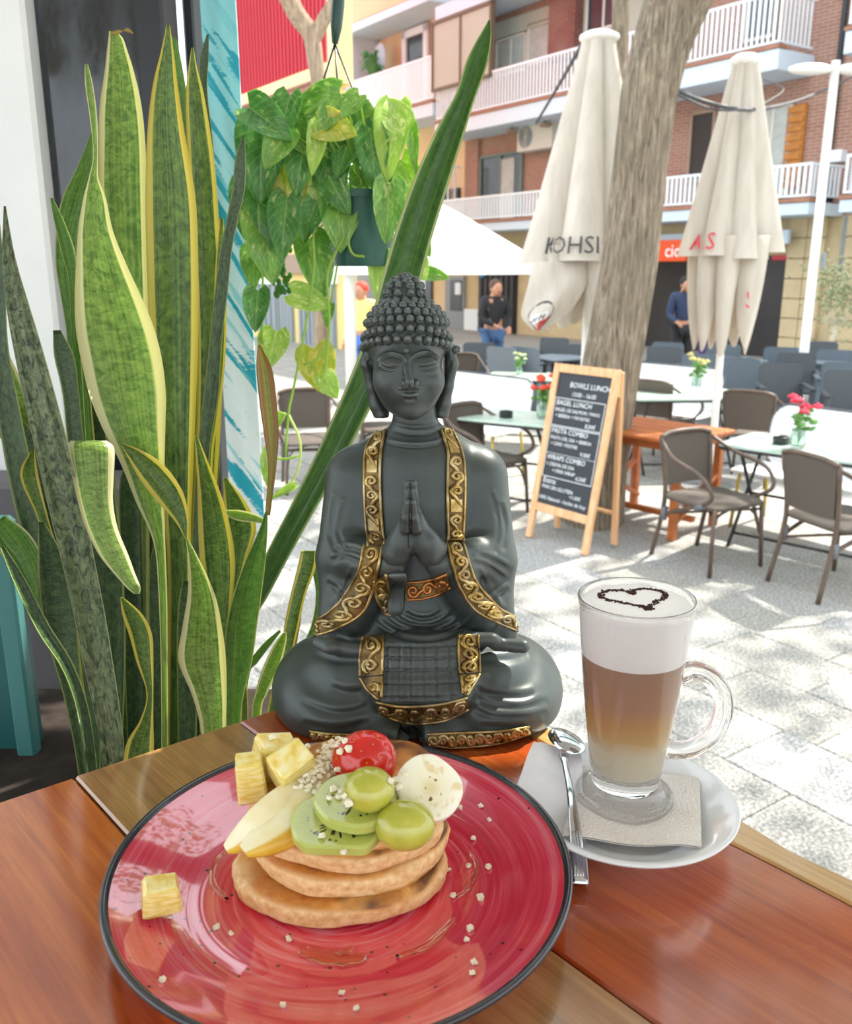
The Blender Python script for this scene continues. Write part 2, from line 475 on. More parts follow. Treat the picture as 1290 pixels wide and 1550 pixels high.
# second floor
f = B.window(655, 18, 745, 128, .02, M('bronze_frame', '6b5a46', .5), m_tan, 2, .06, 'enclosed_bay', .08)
f['label'] = 'glazed in balcony end with tan panes'
B.box('enclosed_post', -9.66, -9.58, .02, .12, 7.05, 8.75, M('bronze_frame', '6b5a46'))
B.rect('blind_box', 748, 22, 845, 48, YWL, .12, m_tan)
B.window(752, 55, 798, 112, YWL - .06, m_alu, m_curtain, 2); B.window(800, 30, 842, 95, YWL - .06, m_alu, m_curtain, 1)
pl, (a, b_, c, d) = B.rect('brick_pier', 846, -60, 886, 90, YWL, .35, m_dbrick)
B.window(890, -60, 945, 45, YWL - .04, m_alu, m_darkglass, 2)
B.rect('wall_plaster', 886, -80, 990, 60, YWL, .05, m_tan)
B.window(1130, -60, 1180, 60, YWL - .04, m_alu, m_darkglass, 2)
# first floor
B.window(728, 232, 792, 335, YWL - .02, M('green_frame', '6f7d72', .5), m_darkglass, 2, .08)
B.rect('curtain', 757, 240, 778, 335, YWL - .05, .02, m_curtain)
B.rect('pilaster', 712, 210, 727, 330, YWL, .10, m_brick)
B.window(1044, 168, 1082, 275, YWL - .02, m_brown, m_shop, 1)
B.window(1140, 160, 1196, 300, YWL - .02, m_alu, m_curtain, 2, .06)
sh, bx = B.rect('shutter', 1190, 160, 1217, 285, YWL - .02, .06, m_wood2, None, 'folded orange wooden shutter')
for k in range(9):
    zz = bx[2] + (k + .5) * (bx[3] - bx[2]) / 9; B.box('slat', bx[0] + .03, bx[1] - .03, YWL - .11, YWL - .07, zz - .06, zz + .05, m_wood2, sh, .005)
ac, bx = B.rect('air_conditioner', 797, 185, 850, 228, YWL - .1, .34, M('grey_white_plastic', 'cfcdc5', .5), None, 'outdoor air conditioning unit under the balcony')
b = MB(); R_ = (bx[3] - bx[2]) * .36; cx_ = bx[0] + R_ * 1.4 - B.X; cz_ = (bx[2] + bx[3]) / 2
for k in range(4): b.tube([(cx_ + R_ * (1 - k * .24) * math.cos(a), YWL - .46, cz_ + R_ * (1 - k * .24) * math.sin(a)) for a in np.linspace(0, 6.28, 20)[:-1]], .015, 5, closed=True)
b.build('fan_grille', m_grey, ac, True)
for (u, v, y) in ((820, 3, .6), (825, 197, .6), (775, 192, .6)):
    x, z = fl(u, v, y); b = MB(); b.lathe([(.03, 0), (.03, -.05), (.14, -.06), (.17, -.09), (.12, -.13), (1e-4, -.14)], 20, (x - B.X, y, 8.75 if v < 100 else 5.62), 0); b.build('ceiling_lamp', m_brown, B.o, True)
for (u0, v0, u1, v1) in ((673, 286, 682, 305), (688, 285, 698, 304)): B.rect('meter_box', u0, v0, u1, v1, YWL, .10, m_shop)
x, z = fl(1262, 200, YWL)
b = MB(); b.tube([(x - B.X, YWL - .08, .2), (x - B.X, YWL - .08, 11)], .055, 10); b.build('drain_pipe', m_blackframe, B.o, True)
x, z = fl(1243, 400, YWL); b = MB(); b.tube([(x - B.X, YWL - .07, .1), (x - B.X, YWL - .07, 2.9)], .05, 10); b.build('drain_pipe', m_blackframe, B.o, True)
x, z = fl(1276, 400, YWL); b = MB(); b.tube([(x - B.X, YWL - .07, 1.5), (x - B.X, YWL - .07, 2.9)], .045, 10); b.build('drain_pipe', m_grey, B.o, True)
B.rect('junction_box', 1263, 228, 1282, 246, YWL, .2, m_wmetal); B.rect('cable_box', 1243, 274, 1262, 308, YWL, .2, m_blackframe)
b = MB(); rr = random.Random(3)
for k in range(7):
    pts = [fl(1240 + rr.uniform(0, 28), 318 + rr.uniform(-12, 10), YWL) for _ in range(4)]
    b.tube([tuple(p) for p in catmull([(x - B.X, YWL - rr.uniform(.05, .2), z) for x, z in pts], 4)], .018, 5)
tag(b.build('cable_tangle', m_blackframe, B.o, True), None, None, None, 'stuff')
# ground floor shops
B.rect('fascia', 590, 388, 850, 412, YWL - .02, .08, m_brown)
dr, bx = B.rect('shop_door', 676, 418, 704, 505, YWL - .02, .06, m_grey); B.rect('door_pane', 682, 424, 699, 470, YWL - .09, .02, m_darkglass, dr); B.rect('notice', 689, 428, 697, 446, YWL - .13, .01, m_wmetal, dr)  # the notice is a white plate standing for the door's white light
B.rect('shop_door', 612, 420, 655, 505, YWL - .02, .06, m_darkglass)
B.rect('notice_board', 704, 468, 725, 512, YWL - .02, .05, m_wmetal, None, 'white notice board')
rs, bx = B.rect('roller_shutter', 727, 408, 782, 512, YWL - .02, .05, m_shop, None, 'dark slatted shop door')
for k in range(7):
    x_ = bx[0] + (k + .5) * (bx[1] - bx[0]) / 7; B.box('slat', x_ - .10, x_ + .07, YWL - .12, YWL - .06, bx[2], bx[3], m_shop, rs, .01)
b = MB(); x, z = fl(737, 412, YWL); b.lathe([(1e-4, 0), (.16, 0), (.16, .05), (1e-4, .06)], 20); o = b.build('round_sign', M('blue_sign', '2f86c9', .4), B.o, 30, (x - B.X, YWL - .14, z)); o.rotation_euler = (math.pi / 2, 0, 0)
B.rect('shaded_shop_inside', 962, 388, 1192, 545, YWL - .02, .03, m_shop, None, 'dark panel for the shaded inside of the open shop')  # flat dark panel paints the shade inside the open shop
B.rect('shop_lintel', 962, 352, 1195, 372, YWL - .4, .06, m_slabw)
sg, bx = B.rect('shop_sign', 940, 364, 1041, 396, .25, .06, m_orange, None, 'orange shop sign with white letters')
SIGN = (bx, B)
B.rect('small_red_sign', 1170, 386, 1196, 394, YWL - .06, .03, M('red_sign', 'b5333f', .5))
for k in range(7):     # blocks of the corner pilaster
    z0 = .05 + k * .41; B.box('stone_block', -.78, -.36, YWL - .12, YWL + .05, z0, z0 + .395, m_stone); B.box('stone_block', -.345, .06, YWL - .12, YWL + .05, z0, z0 + .395, m_stone)
for k in range(7): z0 = .05 + k * .41; B.box('stone_block', .36, 1.4, YWL - .08, YWL + .05, z0, z0 + .395, m_stone)
# cream house to the left
C_ = Bld('cream_house', -15, 'cream rendered house with a white railed balcony left of the brick block')
C_.box('wall', -17.75, -12.3, YWL, YWL + .4, -.2, 12.0, m_cream)
C_.box('corner_pier', -17.9, -17.25, -.1, YWL, -.2, 12.0, m_slabw)
C_.balcony(-17.25, -12.32, 0, YWL, 6.25, 6.62, 7.88, .13, 'white balcony of the cream house', .085)
C_.box('upper_balcony_slab', -17.25, -12.32, -.1, YWL, 9.30, 9.55, m_slabw); C_.box('upper_balcony_front', -17.25, -12.32, -.12, 0, 9.55, 10.6, m_cream)
C_.box('lower_balcony_slab', -17.25, -12.32, 0, YWL, 3.2, 3.5, m_slabw)
C_.balcony(-17.2, -12.36, 0.1, YWL, 3.5, 3.56, 4.9, .2, 'lower white balcony of the cream house', .07, kerb=False)
C_.window(536, 68, 575, 160, YWL - .04, m_wmetal, m_darkglass, 2, .1, 'window', .18); C_.window(612, 42, 650, 165, YWL - .04, m_wmetal, m_darkglass, 1, .1, 'balcony_door', .22)
x, z = fl(596, 92, YWL); b = MB(); b.lathe([(1e-4, 0), (.30, 0), (.30, .03), (1e-4, .08)], 24); o = b.build('satellite_dish', m_slabw, C_.o, 30, (x - C_.X, .7, z)); o.rotation_euler = (math.pi / 2, 0, 0); o.scale = (1, 1.6, 1)
pl = MB(); x, z = fl(563, 112, .3); rr = random.Random(2)
for k in range(26):
    a = rr.uniform(0, 6.28); s_ = rr.uniform(.3, .75); p0 = Vector((x - C_.X, .35, 7.3)); p1 = p0 + Vector((.22 * math.cos(a), .15 * math.sin(a), .55 + s_)); p2 = p0 + Vector((.62 * math.cos(a), .4 * math.sin(a), .45 + s_ * 1.1))
    pl.tube([tuple(p) for p in catmull([p0, p1, p2], 3)], [.02, .05, .07, .07, .06, .04, .01], 5, flat=.3)
pl.build('balcony_plant', M('palm_green', '4f8a4a', .6, var=.2), C_.o, True)
for k, (u0, u1) in enumerate(((520, 532), (545, 585))): C_.rect('shop_shutter', u0, 425, u1, 520, YWL - .02, .06, m_grey)
C_.rect('white_sign', 540, 414, 585, 428, YWL - .02, .08, m_wmetal); C_.rect('fascia', 520, 398, 590, 412, YWL - .02, .1, m_brown)
# red and yellow house nearer, at the left
YR = -5.6
D_X = -11
R_ = Bld('red_clad_house', D_X, 'low yellow house with a red ribbed metal upper storey and a tiled eave')
xr0, _ = fl(300, 150, YR); xr1, _ = fl(512, 130, YR)
_, ze = fl(440, 158, YR); _, zy = fl(440, 118, YR)
R_.box('yellow_wall', xr0, xr1, YR, YR + .4, -.2, ze, M('yellow_render', 'f0d48a', .85, var=.06, scale=1), None)
R_.box('yellow_band', xr0, xr1, YR - .12, YR + .4, ze + .12, zy + .0, M('pale_yellow_band', 'fbe3a6', .8), None)
m_red = M('red_ribbed_metal', 'c22c3c', .45, var=.06, scale=2)
rd = R_.box('red_cladding', xr0, xr1 - .35, YR - .05, YR + .4, zy, 12.5, m_red)
rb = MB(); rb.box((0, 0, 0), (.055, .05, 12.4 - zy), None, 0, .012); rme = rb.mesh('rib', m_red, 30)
n = int((xr1 - .4 - xr0) / .19)
for k in range(n):
    o = bpy.data.objects.new('rib', rme); COL.objects.link(o); o.parent = rd; o.location = (xr0 + .1 + k * .19 - D_X, YR - .07, (12.4 + zy) / 2)
R_.box('corner_strip', xr1 - .35, xr1, YR - .06, YR + .4, zy, 12.5, M('pale_yellow_band', 'fbe3a6'))
tb = R_.box('eave', xr0, xr1 + .1, YR - .45, YR, ze, ze + .12, m_terr)
tm = MB(); tm.tube([(0, -.24, 0), (0, .24, .03)], .07, 8, flat=.6); tme = tm.mesh('roof_tile', m_terr, True)
for k in range(int((xr1 - xr0) / .15)):
    o = bpy.data.objects.new('roof_tile', tme); COL.objects.link(o); o.parent = tb; o.location = (xr0 + .08 + k * .15 - D_X, YR - .24, ze + .15)
R_.rect('fascia', 372, 385, 512, 414, YR, .15, m_brown); R_.rect('white_sign', 396, 414, 425, 430, YR, .1, m_wmetal); R_.rect('white_sign', 498, 412, 512, 430, YR, .1, m_wmetal)
for (u0, u1) in ((392, 424), (428, 446), (455, 480), (484, 510)):
    ss, bx = R_.rect('shop_shutter', u0, 428, u1, 535, YR, .05, m_grey)
    for k in range(4): x_ = bx[0] + (k + .5) * (bx[1] - bx[0]) / 4; R_.box('slat', x_ - .07, x_ + .07, YR - .09, YR - .04, bx[2], bx[3], m_grey, ss, .01)
b = MB(); x, z = fl(519, 100, YR + 3); b.tube([(x - D_X, YR + 3, 0), (x - D_X, YR + 3, 12)], .06, 10); b.build('drain_pipe', m_tan, R_.o, True)
# ------------------------------------------------------------------ distance-field sculpting: blend solids on a grid, then skin the surface
class Field:
    def __init__(s, lo, hi, h):
        s.lo = np.array(lo, float); s.h = h
        s.n = np.ceil((np.array(hi) - s.lo) / h).astype(int) + 1
        s.F = np.full(s.n, .05, np.float32)
    def sub(s, lo, hi):
        a = np.clip(np.floor((np.array(lo) - s.lo) / s.h).astype(int), 0, s.n - 1)
        b = np.clip(np.ceil((np.array(hi) - s.lo) / s.h).astype(int) + 1, 1, s.n)
        ax = [(s.lo[i] + s.h * np.arange(a[i], b[i])).astype(np.float32) for i in range(3)]
        return tuple(slice(a[i], b[i]) for i in range(3)), np.meshgrid(*ax, indexing='ij', sparse=True)
    def comb(s, sl, d, k, op):
        A = s.F[sl]
        if op == 'cut':
            h = np.clip(.5 - .5 * (A + d) / k, 0, 1); s.F[sl] = A * (1 - h) - d * h + k * h * (1 - h)
        else:
            h = np.clip(.5 + .5 * (A - d) / k, 0, 1); s.F[sl] = A * (1 - h) + d * h - k * h * (1 - h)
    def ell(s, c, r, k=.008, R=None, op='add'):
        c = np.array(c); r = np.array(r, float); m = r.max() + k + 3 * s.h if R is not None else r + k + 3 * s.h
        sl, (X, Y, Z) = s.sub(c - m, c + m); X = X - c[0]; Y = Y - c[1]; Z = Z - c[2]
        if R is not None:
            R = np.array(R); X, Y, Z = [R[0, i] * X + R[1, i] * Y + R[2, i] * Z for i in range(3)]
        k0 = np.sqrt((X / r[0]) ** 2 + (Y / r[1]) ** 2 + (Z / r[2]) ** 2) + 1e-6
        k1 = np.sqrt((X / r[0] ** 2) ** 2 + (Y / r[1] ** 2) ** 2 + (Z / r[2] ** 2) ** 2) + 1e-6
        s.comb(sl, (k0 * (k0 - 1) / k1).astype(np.float32), k, op); return s
    def cap(s, a, b, ra, rb=None, k=.008, op='add', sq=(1, 1, 1)):
        rb = ra if rb is None else rb
        a = np.array(a, float); b = np.array(b, float); m = max(ra, rb) * max(1 / min(sq), 1) + k + 3 * s.h
        sl, (X, Y, Z) = s.sub(np.minimum(a, b) - m, np.maximum(a, b) + m)
        q = np.array(sq); d = (b - a) * q; L = (d * d).sum() + 1e-12
        X = (X - a[0]) * q[0]; Y = (Y - a[1]) * q[1]; Z = (Z - a[2]) * q[2]
        t = np.clip((X * d[0] + Y * d[1] + Z * d[2]) / L, 0, 1)
        D = np.sqrt((X - t * d[0]) ** 2 + (Y - t * d[1]) ** 2 + (Z - t * d[2]) ** 2) - (ra + (rb - ra) * t)
        s.comb(sl, D.astype(np.float32), k, op); return s
    def chain(s, pts, rs, k=.008, op='add', sq=(1, 1, 1)):
        for i in range(len(pts) - 1): s.cap(pts[i], pts[i + 1], rs[i], rs[i + 1], k, op, sq)
        return s
    def floor(s, z):
        Z = s.lo[2] + s.h * np.arange(s.n[2]); s.F = np.maximum(s.F, (z - Z)[None, None, :].astype(np.float32)); return s
    def skin(s):
        F = s.F; S = F < 0
        dims = [n - 1 for n in F.shape]
        acc = np.zeros(dims + [3], np.float32); cnt = np.zeros(dims, np.float32)
        def c8(A, o): return A[o[0]:o[0] + dims[0], o[1]:o[1] + dims[1], o[2]:o[2] + dims[2]]
        n_in = sum(c8(S, (i, j, k)).astype(np.int8) for i in (0, 1) for j in (0, 1) for k in (0, 1))
        act = (n_in > 0) & (n_in < 8); ci = np.argwhere(act); I, J, K = ci.T
        P = np.zeros((len(ci), 3)); C = np.zeros(len(ci))
        for ax in range(3):
            for p in (0, 1):
                for q_ in (0, 1):
                    o0 = [0, 0, 0]; b, c = (ax + 1) % 3, (ax + 2) % 3; o0[b] = p; o0[c] = q_
                    o1 = list(o0); o1[ax] = 1
                    f0 = F[I + o0[0], J + o0[1], K + o0[2]]; f1 = F[I + o1[0], J + o1[1], K + o1[2]]
                    m = (f0 < 0) != (f1 < 0); tt = np.where(m, f0 / np.where(m, f0 - f1, 1), 0)
                    w = m.astype(float)
                    for d in range(3): P[:, d] += w * (o0[d] + (tt if d == ax else 0))
                    C += w
        V = s.lo + s.h * (ci + P / C[:, None])
        idx = np.full(dims, -1, np.int64); idx[I, J, K] = np.arange(len(ci))
        faces = []
        for ax in range(3):
            b, c = (ax + 1) % 3, (ax + 2) % 3
            sl0 = [slice(None)] * 3; sl1 = [slice(None)] * 3
            sl0[ax] = slice(0, -1); sl1[ax] = slice(1, None)
            cr = S[tuple(sl0)] != S[tuple(sl1)]
            g_ = np.argwhere(cr); ok = (g_[:, b] > 0) & (g_[:, c] > 0) & (g_[:, b] < dims[b]) & (g_[:, c] < dims[c]); g_ = g_[ok]
            def cell(db, dc):
                h = g_.copy(); h[:, b] += db; h[:, c] += dc; return idx[h[:, 0], h[:, 1], h[:, 2]]
            qd = np.stack([cell(-1, -1), cell(0, -1), cell(0, 0), cell(-1, 0)], 1)
            ins = S[g_[:, 0], g_[:, 1], g_[:, 2]]
            qd[~ins] = qd[~ins][:, ::-1]; faces.append(qd)
        Q = np.concatenate(faces); return V, Q[(Q >= 0).all(1)]
def vnormals(V, Q):
    fn = np.cross(V[Q[:, 2]] - V[Q[:, 0]], V[Q[:, 3]] - V[Q[:, 1]])
    N = np.zeros_like(V)
    for k in range(4): np.add.at(N, Q[:, k], fn)
    return N / (np.linalg.norm(N, axis=1, keepdims=True) + 1e-12)
def np_mesh(name, V, Q, m, parent=None):
    me = bpy.data.meshes.new(name)
    me.vertices.add(len(V)); me.vertices.foreach_set('co', V.astype(np.float32).ravel())
    me.loops.add(Q.size); me.loops.foreach_set('vertex_index', Q.astype(np.int32).ravel())
    me.polygons.add(len(Q)); me.polygons.foreach_set('loop_start', np.arange(0, Q.size, Q.shape[1], dtype=np.int32))
    me.polygons.foreach_set('use_smooth', np.ones(len(Q), bool))
    me.update(calc_edges=True); me.validate(); me.materials.append(m)
    o = bpy.data.objects.new(name, me); COL.objects.link(o)
    if parent is not None: o.parent = parent
    return o

# ------------------------------------------------------------------ the praying statue
t = NT('patinated_resin'); co = t.co()
nz = t.noise(co, 30, 5); pt = t.n('ShaderNodeNewGeometry').outputs['Pointiness']
base = t.ramp(nz, [(.3, '323a38'), (.7, '404947')])
worn = t.ramp(pt, [(.50, 0.0), (.60, .8)])
t.p(Base_Color=t.mix(worn, base, '6a726e'), Roughness=t.ramp(nz, [(.3, .36), (.7, .48)]), Metallic=.25)
t.b.inputs['Specular IOR Level'].default_value = .6
m_stat = t.mat
t = NT('worn_gold'); co = t.co(); nz = t.noise(co, 70, 5, .65); n2 = t.noise(co, 25, 3)
c = t.ramp(nz, [(.3, '5c4824'), (.48, 'a58748'), (.7, 'dcc98e')])
t.p(Base_Color=t.mix(t.ramp(n2, [(.45, 0.0), (.65, .55)]), c, 'a8a28c'), Roughness=.34, Metallic=.75)
m_gold = t.mat
t = NT('dull_gold_ground'); co = t.co(); nz = t.noise(co, 60, 5, .65)
t.p(Base_Color=t.ramp(nz, [(.35, '3a2f1c'), (.65, '8a6c38')]), Roughness=.45, Metallic=.5)
m_golddark = t.mat

BY = .675
BROOT = Vector((-.0068, BY, TZ + .0012))
buddha = empty('buddha_statue', BROOT, 0, 'dark grey meditating buddha statue with gold trimmed robe and joined hands', 'statue')
def q(u, v, y): return atY(u, v, BY + y) - BROOT
def pxs(v): return (.7416 - .264 * max(0, (1066 - v) / 1900)) / F_PX
PX = .000525
def L3(u, v, y): p = q(u, v, y); return (p.x, p.y, p.z)

bf = Field((-.128, -.115, -.004), (.128, .1, .27), .0014)
E_ = lambda u, v, y, rx, ry, rz, k=.012: bf.ell(L3(u, v, y), (rx * PX, ry, rz * PX), k)
# seat and folded legs
bf.ell((0, .0, .012), (.098, .078, .03), .01)
E_(632, 1030, .005, 150, .070, 85, .01)
for sgn, uc in ((-1, 503), (1, 761)):
    E_(uc, 1040, -.012, 92, .060, 80, .014)
    E_(uc + sgn * -25, 1062, -.045, 92, .040, 52, .012)
    E_(uc - sgn * 45, 1000, -.03, 75, .045, 42, .012)
bf.cap(L3(560, 1108, -.052), L3(700, 1108, -.052), .016, .016, .01)
# torso
E_(632, 935, .012, 118, .060, 90, .02)
E_(632, 850, .014, 100, .052, 95, .02)
E_(632, 760, .014, 98, .046, 100, .02)
bf.cap(L3(548, 712, .016), L3(716, 712, .016), 40 * PX, 40 * PX, .02, sq=(1, 1.0, 1))
E_(632, 690, .014, 70, .034, 50, .016)
# arms under wide sleeves
for (a, e, wv, s_) in (((532, 722), (522, 838), (592, 852), -1), ((730, 722), (739, 842), (668, 852), 1)):
    bf.cap(L3(*a, .012), L3(*e, -.004), 38 * PX, 41 * PX, .010)
    bf.cap(L3(*e, -.006), L3(*wv, -.058), 36 * PX, 23 * PX, .008)
    bf.cap(L3(e[0], e[1] + 20, .0), L3(e[0] + s_ * -2, e[1] + 85, -.012), 38 * PX, 33 * PX, .012)
    bf.cap(L3(e[0] + s_ * -2, e[1] + 60, -.01), L3(e[0] + s_ * 26, e[1] + 112, -.02), 34 * PX, 15 * PX, .014)
    bf.cap(L3(wv[0] + s_ * 18, 872, -.044), L3(e[0] + s_ * -12, 930, -.036), 22 * PX, 26 * PX, .012)
# neck and collar
bf.cap(L3(627, 610, .006), L3(630, 672, .008), 31 * PX, 35 * PX, .010)
# cloth knots on the thighs
for pts in (((482, 972), (498, 978)), ((505, 978), (548, 984)), ((700, 965), (745, 968)), ((752, 975), (792, 978))):
    bf.cap(L3(*pts[0], -.056 if pts[0][0] != 482 else -.05), L3(*pts[1], -.058), 9 * PX, 10 * PX, .006)
# lap cloth slab and toes
bf.cap(L3(585, 985, -.062), L3(690, 985, -.062), .012, .012, .012)
bf.cap(L3(590, 1050, -.082), L3(690, 1050, -.082), .012, .012, .014)
E_(640, 1020, -.064, 66, .020, 60, .012)
bf.cap(L3(555, 1100, -.075), L3(600, 1112, -.080), .009, .010, .006)
bf.cap(L3(655, 1112, -.080), L3(730, 1108, -.07), .010, .012, .008)
bf.floor(.0)
bV, bQ = bf.skin()
CAML = Vector((0, 0, CAM_H)) - BROOT
camn = np.array(CAML)
def facing(V, N):
    d = camn - V; d /= np.linalg.norm(d, axis=1, keepdims=True); return (d * N).sum(1)
def crease(V, N, pts, w, d, sub=6, lim=.15, taper=True):
    """push the skin in (d>0) or out along a curve; w is the half width of the furrow"""
    P = np.array(catmull(pts, sub)); u, v = proj(V + np.array(BROOT))
    bm = (u > P[:, 0].min() - 3 * w) & (u < P[:, 0].max() + 3 * w) & (v > P[:, 1].min() - 3 * w) & (v < P[:, 1].max() + 3 * w)
    ii = np.where(bm)[0]; ii = ii[facing(V[ii], N[ii]) > lim]
    if not len(ii): return
    A, B = P[:-1], P[1:]; best = np.full(len(ii), 1e9); tb = np.zeros(len(ii))
    pu = np.stack([u[ii], v[ii]], 1)
    for k in range(len(A)):
        e = B[k] - A[k]; tt = np.clip(((pu - A[k]) @ e) / (e @ e + 1e-9), 0, 1)
        dd = np.linalg.norm(pu - A[k] - tt[:, None] * e, axis=1); m = dd < best
        best[m] = dd[m]; tb[m] = (k + tt[m]) / len(A)
    fall = np.exp(-(best / w) ** 2)
    if taper: fall *= np.clip(np.minimum(tb, 1 - tb) * 5, 0, 1) ** .6
    V[ii] -= N[ii] * (fall * d)[:, None]
bN = vnormals(bV, bQ)
# folds of the robe: a furrow beside a raised lip
def fold(pts, w=5, d=.0017):
    crease(bV, bN, pts, w, d); crease(bV, bN, [(x, y - w * 1.5) for x, y in pts], w * .9, -d * .6)
for pts in ([(500, 1040), (525, 1048), (548, 1046)], [(455, 1062), (500, 1078), (535, 1078), (556, 1068)], [(455, 1095), (510, 1104), (560, 1092)],
            [(715, 1040), (740, 1052), (785, 1056), (810, 1050)], [(716, 1052), (745, 1068), (790, 1072), (830, 1060)], [(714, 1070), (745, 1086), (800, 1086), (830, 1078)],
            [(470, 988), (510, 1000), (545, 1000)], [(725, 1000), (770, 998), (800, 990)], [(725, 1098), (780, 1100), (820, 1090)]):
    fold(pts, 6.5, .0014)
for r_ in (20, 34, 48, 62):
    fold([(641 + r_ * 1.25 * math.cos(a), 922 + r_ * .75 * math.sin(a)) for a in np.linspace(.15, 2.95, 9)], 4, .0016)
for pts in ([(505, 750), (500, 800), (515, 845)], [(520, 760), (512, 800), (525, 838)], [(745, 745), (757, 790), (748, 840)], [(760, 760), (768, 800), (762, 835)],
            [(505, 835), (530, 832), (552, 838)], [(500, 850), (520, 842), (550, 852)], [(775, 865), (745, 848), (722, 840)], [(770, 880), (740, 858), (715, 850)],
            [(495, 880), (515, 900), (505, 940)], [(770, 890), (752, 905), (760, 940)], [(535, 860), (520, 895), (500, 925)], [(725, 860), (742, 900), (765, 930)]):
    fold(pts, 5, .0020)
for v_ in (645, 657): crease(bV, bN, [(592, v_ - 6), (615, v_), (632, v_ + 1), (650, v_), (668, v_ - 6)], 2.6, .0011)
crease(bV, bN, [(583, 665), (605, 670), (632, 672), (658, 669), (674, 662)], 3, -.0014)
crease(bV, bN, [(583, 669), (605, 675), (632, 677), (658, 674), (676, 667)], 2.2, .0010)
crease(bV, bN, [(620, 1093), (618, 1130)], 14, .010, taper=False)
# grid engraved on the lap cloth
for u0, u1 in ((586, 584), (605, 603), (623, 622), (642, 641), (661, 661), (681, 683)): crease(bV, bN, [(u0, 976), (u1, 1058)], 1.7, .0013, taper=False)
for v_ in (978, 996, 1014, 1034, 1056): crease(bV, bN, [(580, v_), (640, v_ + 1), (695, v_ - 2)], 1.7, .0013, taper=False)
bN = vnormals(bV, bQ)
np_mesh('body', bV, bQ, m_stat, buddha)
bvh = BVHTree.FromPolygons([tuple(p) for p in bV], [tuple(int(i) for i in f) for f in bQ])
def hit(u, v, lift=0.0, tree=bvh):
    d = ray(u, v).normalized(); r = tree.ray_cast(CAML, d)
    if r[0] is None: return None
    n = r[1] if r[1].dot(d) < 0 else -r[1]
    return r[0] + (n * .5 - d * .5).normalized() * lift

# hands pressed together
hf = Field(q(585, 860, -.1) - Vector((.006, 0, .008)), q(690, 715, -.02) + Vector((.006, .01, .006)), .0007)
for s_, uw, ub in ((-1, 606, 610), (1, 650, 640)):
    hf.cap(L3(uw + s_ * 12, 846, -.055), L3(uw - s_ * 4, 822, -.068), .0125, .0095, .006)
    hf.cap(L3(ub + s_ * 10, 835, -.066), L3(622 + s_ * 8, 785, -.070), .0100, .0068, .006, sq=(1.25, .85, 1))
    for k, (yt, vt, yb, r) in enumerate(((-.086, 757, -.082, .0026), (-.079, 740, -.076, .0029), (-.072, 728, -.069, .0031), (-.065, 738, -.062, .0030))):
        hf.chain([L3(622 + s_ * 8, 800, yb), L3(621 + s_ * 6.5, 772 + (vt - 728) * .4, (yb * .5 + yt * .5)), L3(621.5 + s_ * 4.3, vt + 4, yt)], [r * 1.35, r * 1.15, r * .85], .0016)
    hf.chain([L3(626 + s_ * 14, 822, -.060), L3(623 + s_ * 10, 792, -.054), L3(622 + s_ * 6, 774, -.052)], [.0045, .0035, .0028], .003)
hV, hQ = hf.skin(); hN = vnormals(hV, hQ)
crease(hV, hN, [(621, 733), (621.5, 790), (620, 830)], 2.0, .0012, taper=False)
for pts in ([(631, 752), (636, 775), (638, 800)], [(628, 742), (632, 765), (634, 790)]): crease(hV, hN, pts, 1.6, .0008)
np_mesh('praying_hands', hV, hQ, m_stat, buddha)

# head
df = Field(q(540, 640, -.06) - Vector((.006, 0, .008)), q(692, 412, .05) + Vector((.006, .012, .01)), .00075)
D_ = lambda u, v, y, rx, ry, rz, k=.006, **kw: df.ell(L3(u, v, y), (rx * .0005, ry, rz * .0005), k, **kw)
D_(616, 512, .008, 62, .038, 58)
D_(617, 562, -.003, 51, .036, 62)
D_(620, 594, -.008, 43, .028, 38)
D_(623, 613, -.020, 20, .015, 15)
D_(613, 452, .010, 27, .017, 30)
df.cap(L3(626, 610, .008), L3(629, 655, .008), 29 * .0005, 31 * .0005, .006)
for uc, vc in ((590, 577), (651, 577)): D_(uc, vc, -.021, 20, .014, 20, .010)       # cheeks
for uc in (589, 647): D_(uc, 549, -.0275, 18, .0090, 12, .005)                         # closed lids
df.chain([L3(616, 541, -.035), L3(617, 560, -.0405), L3(620, 578, -.0475)], [.0026, .0024, .0034], .0035)
for uc, r in ((613, .0026), (630, .0028)): df.ell(L3(uc, 580, -.0415), (r, r * 1.1, r * .85), .002)
for pts in ([(614, 546), (606, 537), (592, 533), (577, 540), (570, 550)], [(619, 545), (630, 534), (646, 530), (660, 538), (666, 549)]):
    yy = (-.0365, -.0375, -.034, -.0245, -.017)
    pass
df.ell(L3(615, 531, -.0385), (.0019, .0016, .0019), .0008)                               # mark on the brow
D_(620, 593, -.0290, 19, .0105, 15, .008)   # upper lip
D_(621, 622, -.026, 11, .010, 9, .008)                                               # lower lip
for s_, pts in ((-1, [(560, 528), (556, 550), (563, 585), (570, 612), (577, 625)]), (1, [(681, 526), (684, 550), (678, 585), (672, 610), (668, 624)])):
    df.chain([L3(a[0], a[1], .010 + .001 * i) for i, a in enumerate(pts)], [.0040, .0056, .0046, .0060, .0074], .003, sq=(1.15, .8, 1))
    df.cap(L3(pts[1][0] - s_ * 3, 548, .002), L3(pts[2][0] - s_ * 3, 578, .003), .0024, .0016, .0015, 'cut')
dV, dQ = df.skin(); dN = vnormals(dV, dQ)
for pts in ([(575, 550), (583, 556), (592, 557.5), (604, 553)], [(632, 553.5), (642, 556), (654, 552.5), (664, 548)]):
    crease(dV, dN, pts, 1.3, .0011, lim=0); crease(dV, dN, [(x, y + 3) for x, y in pts], 1.4, -.0005, lim=0); crease(dV, dN, [(x, y - 3.4) for x, y in pts], 1.6, -.0004, lim=0)
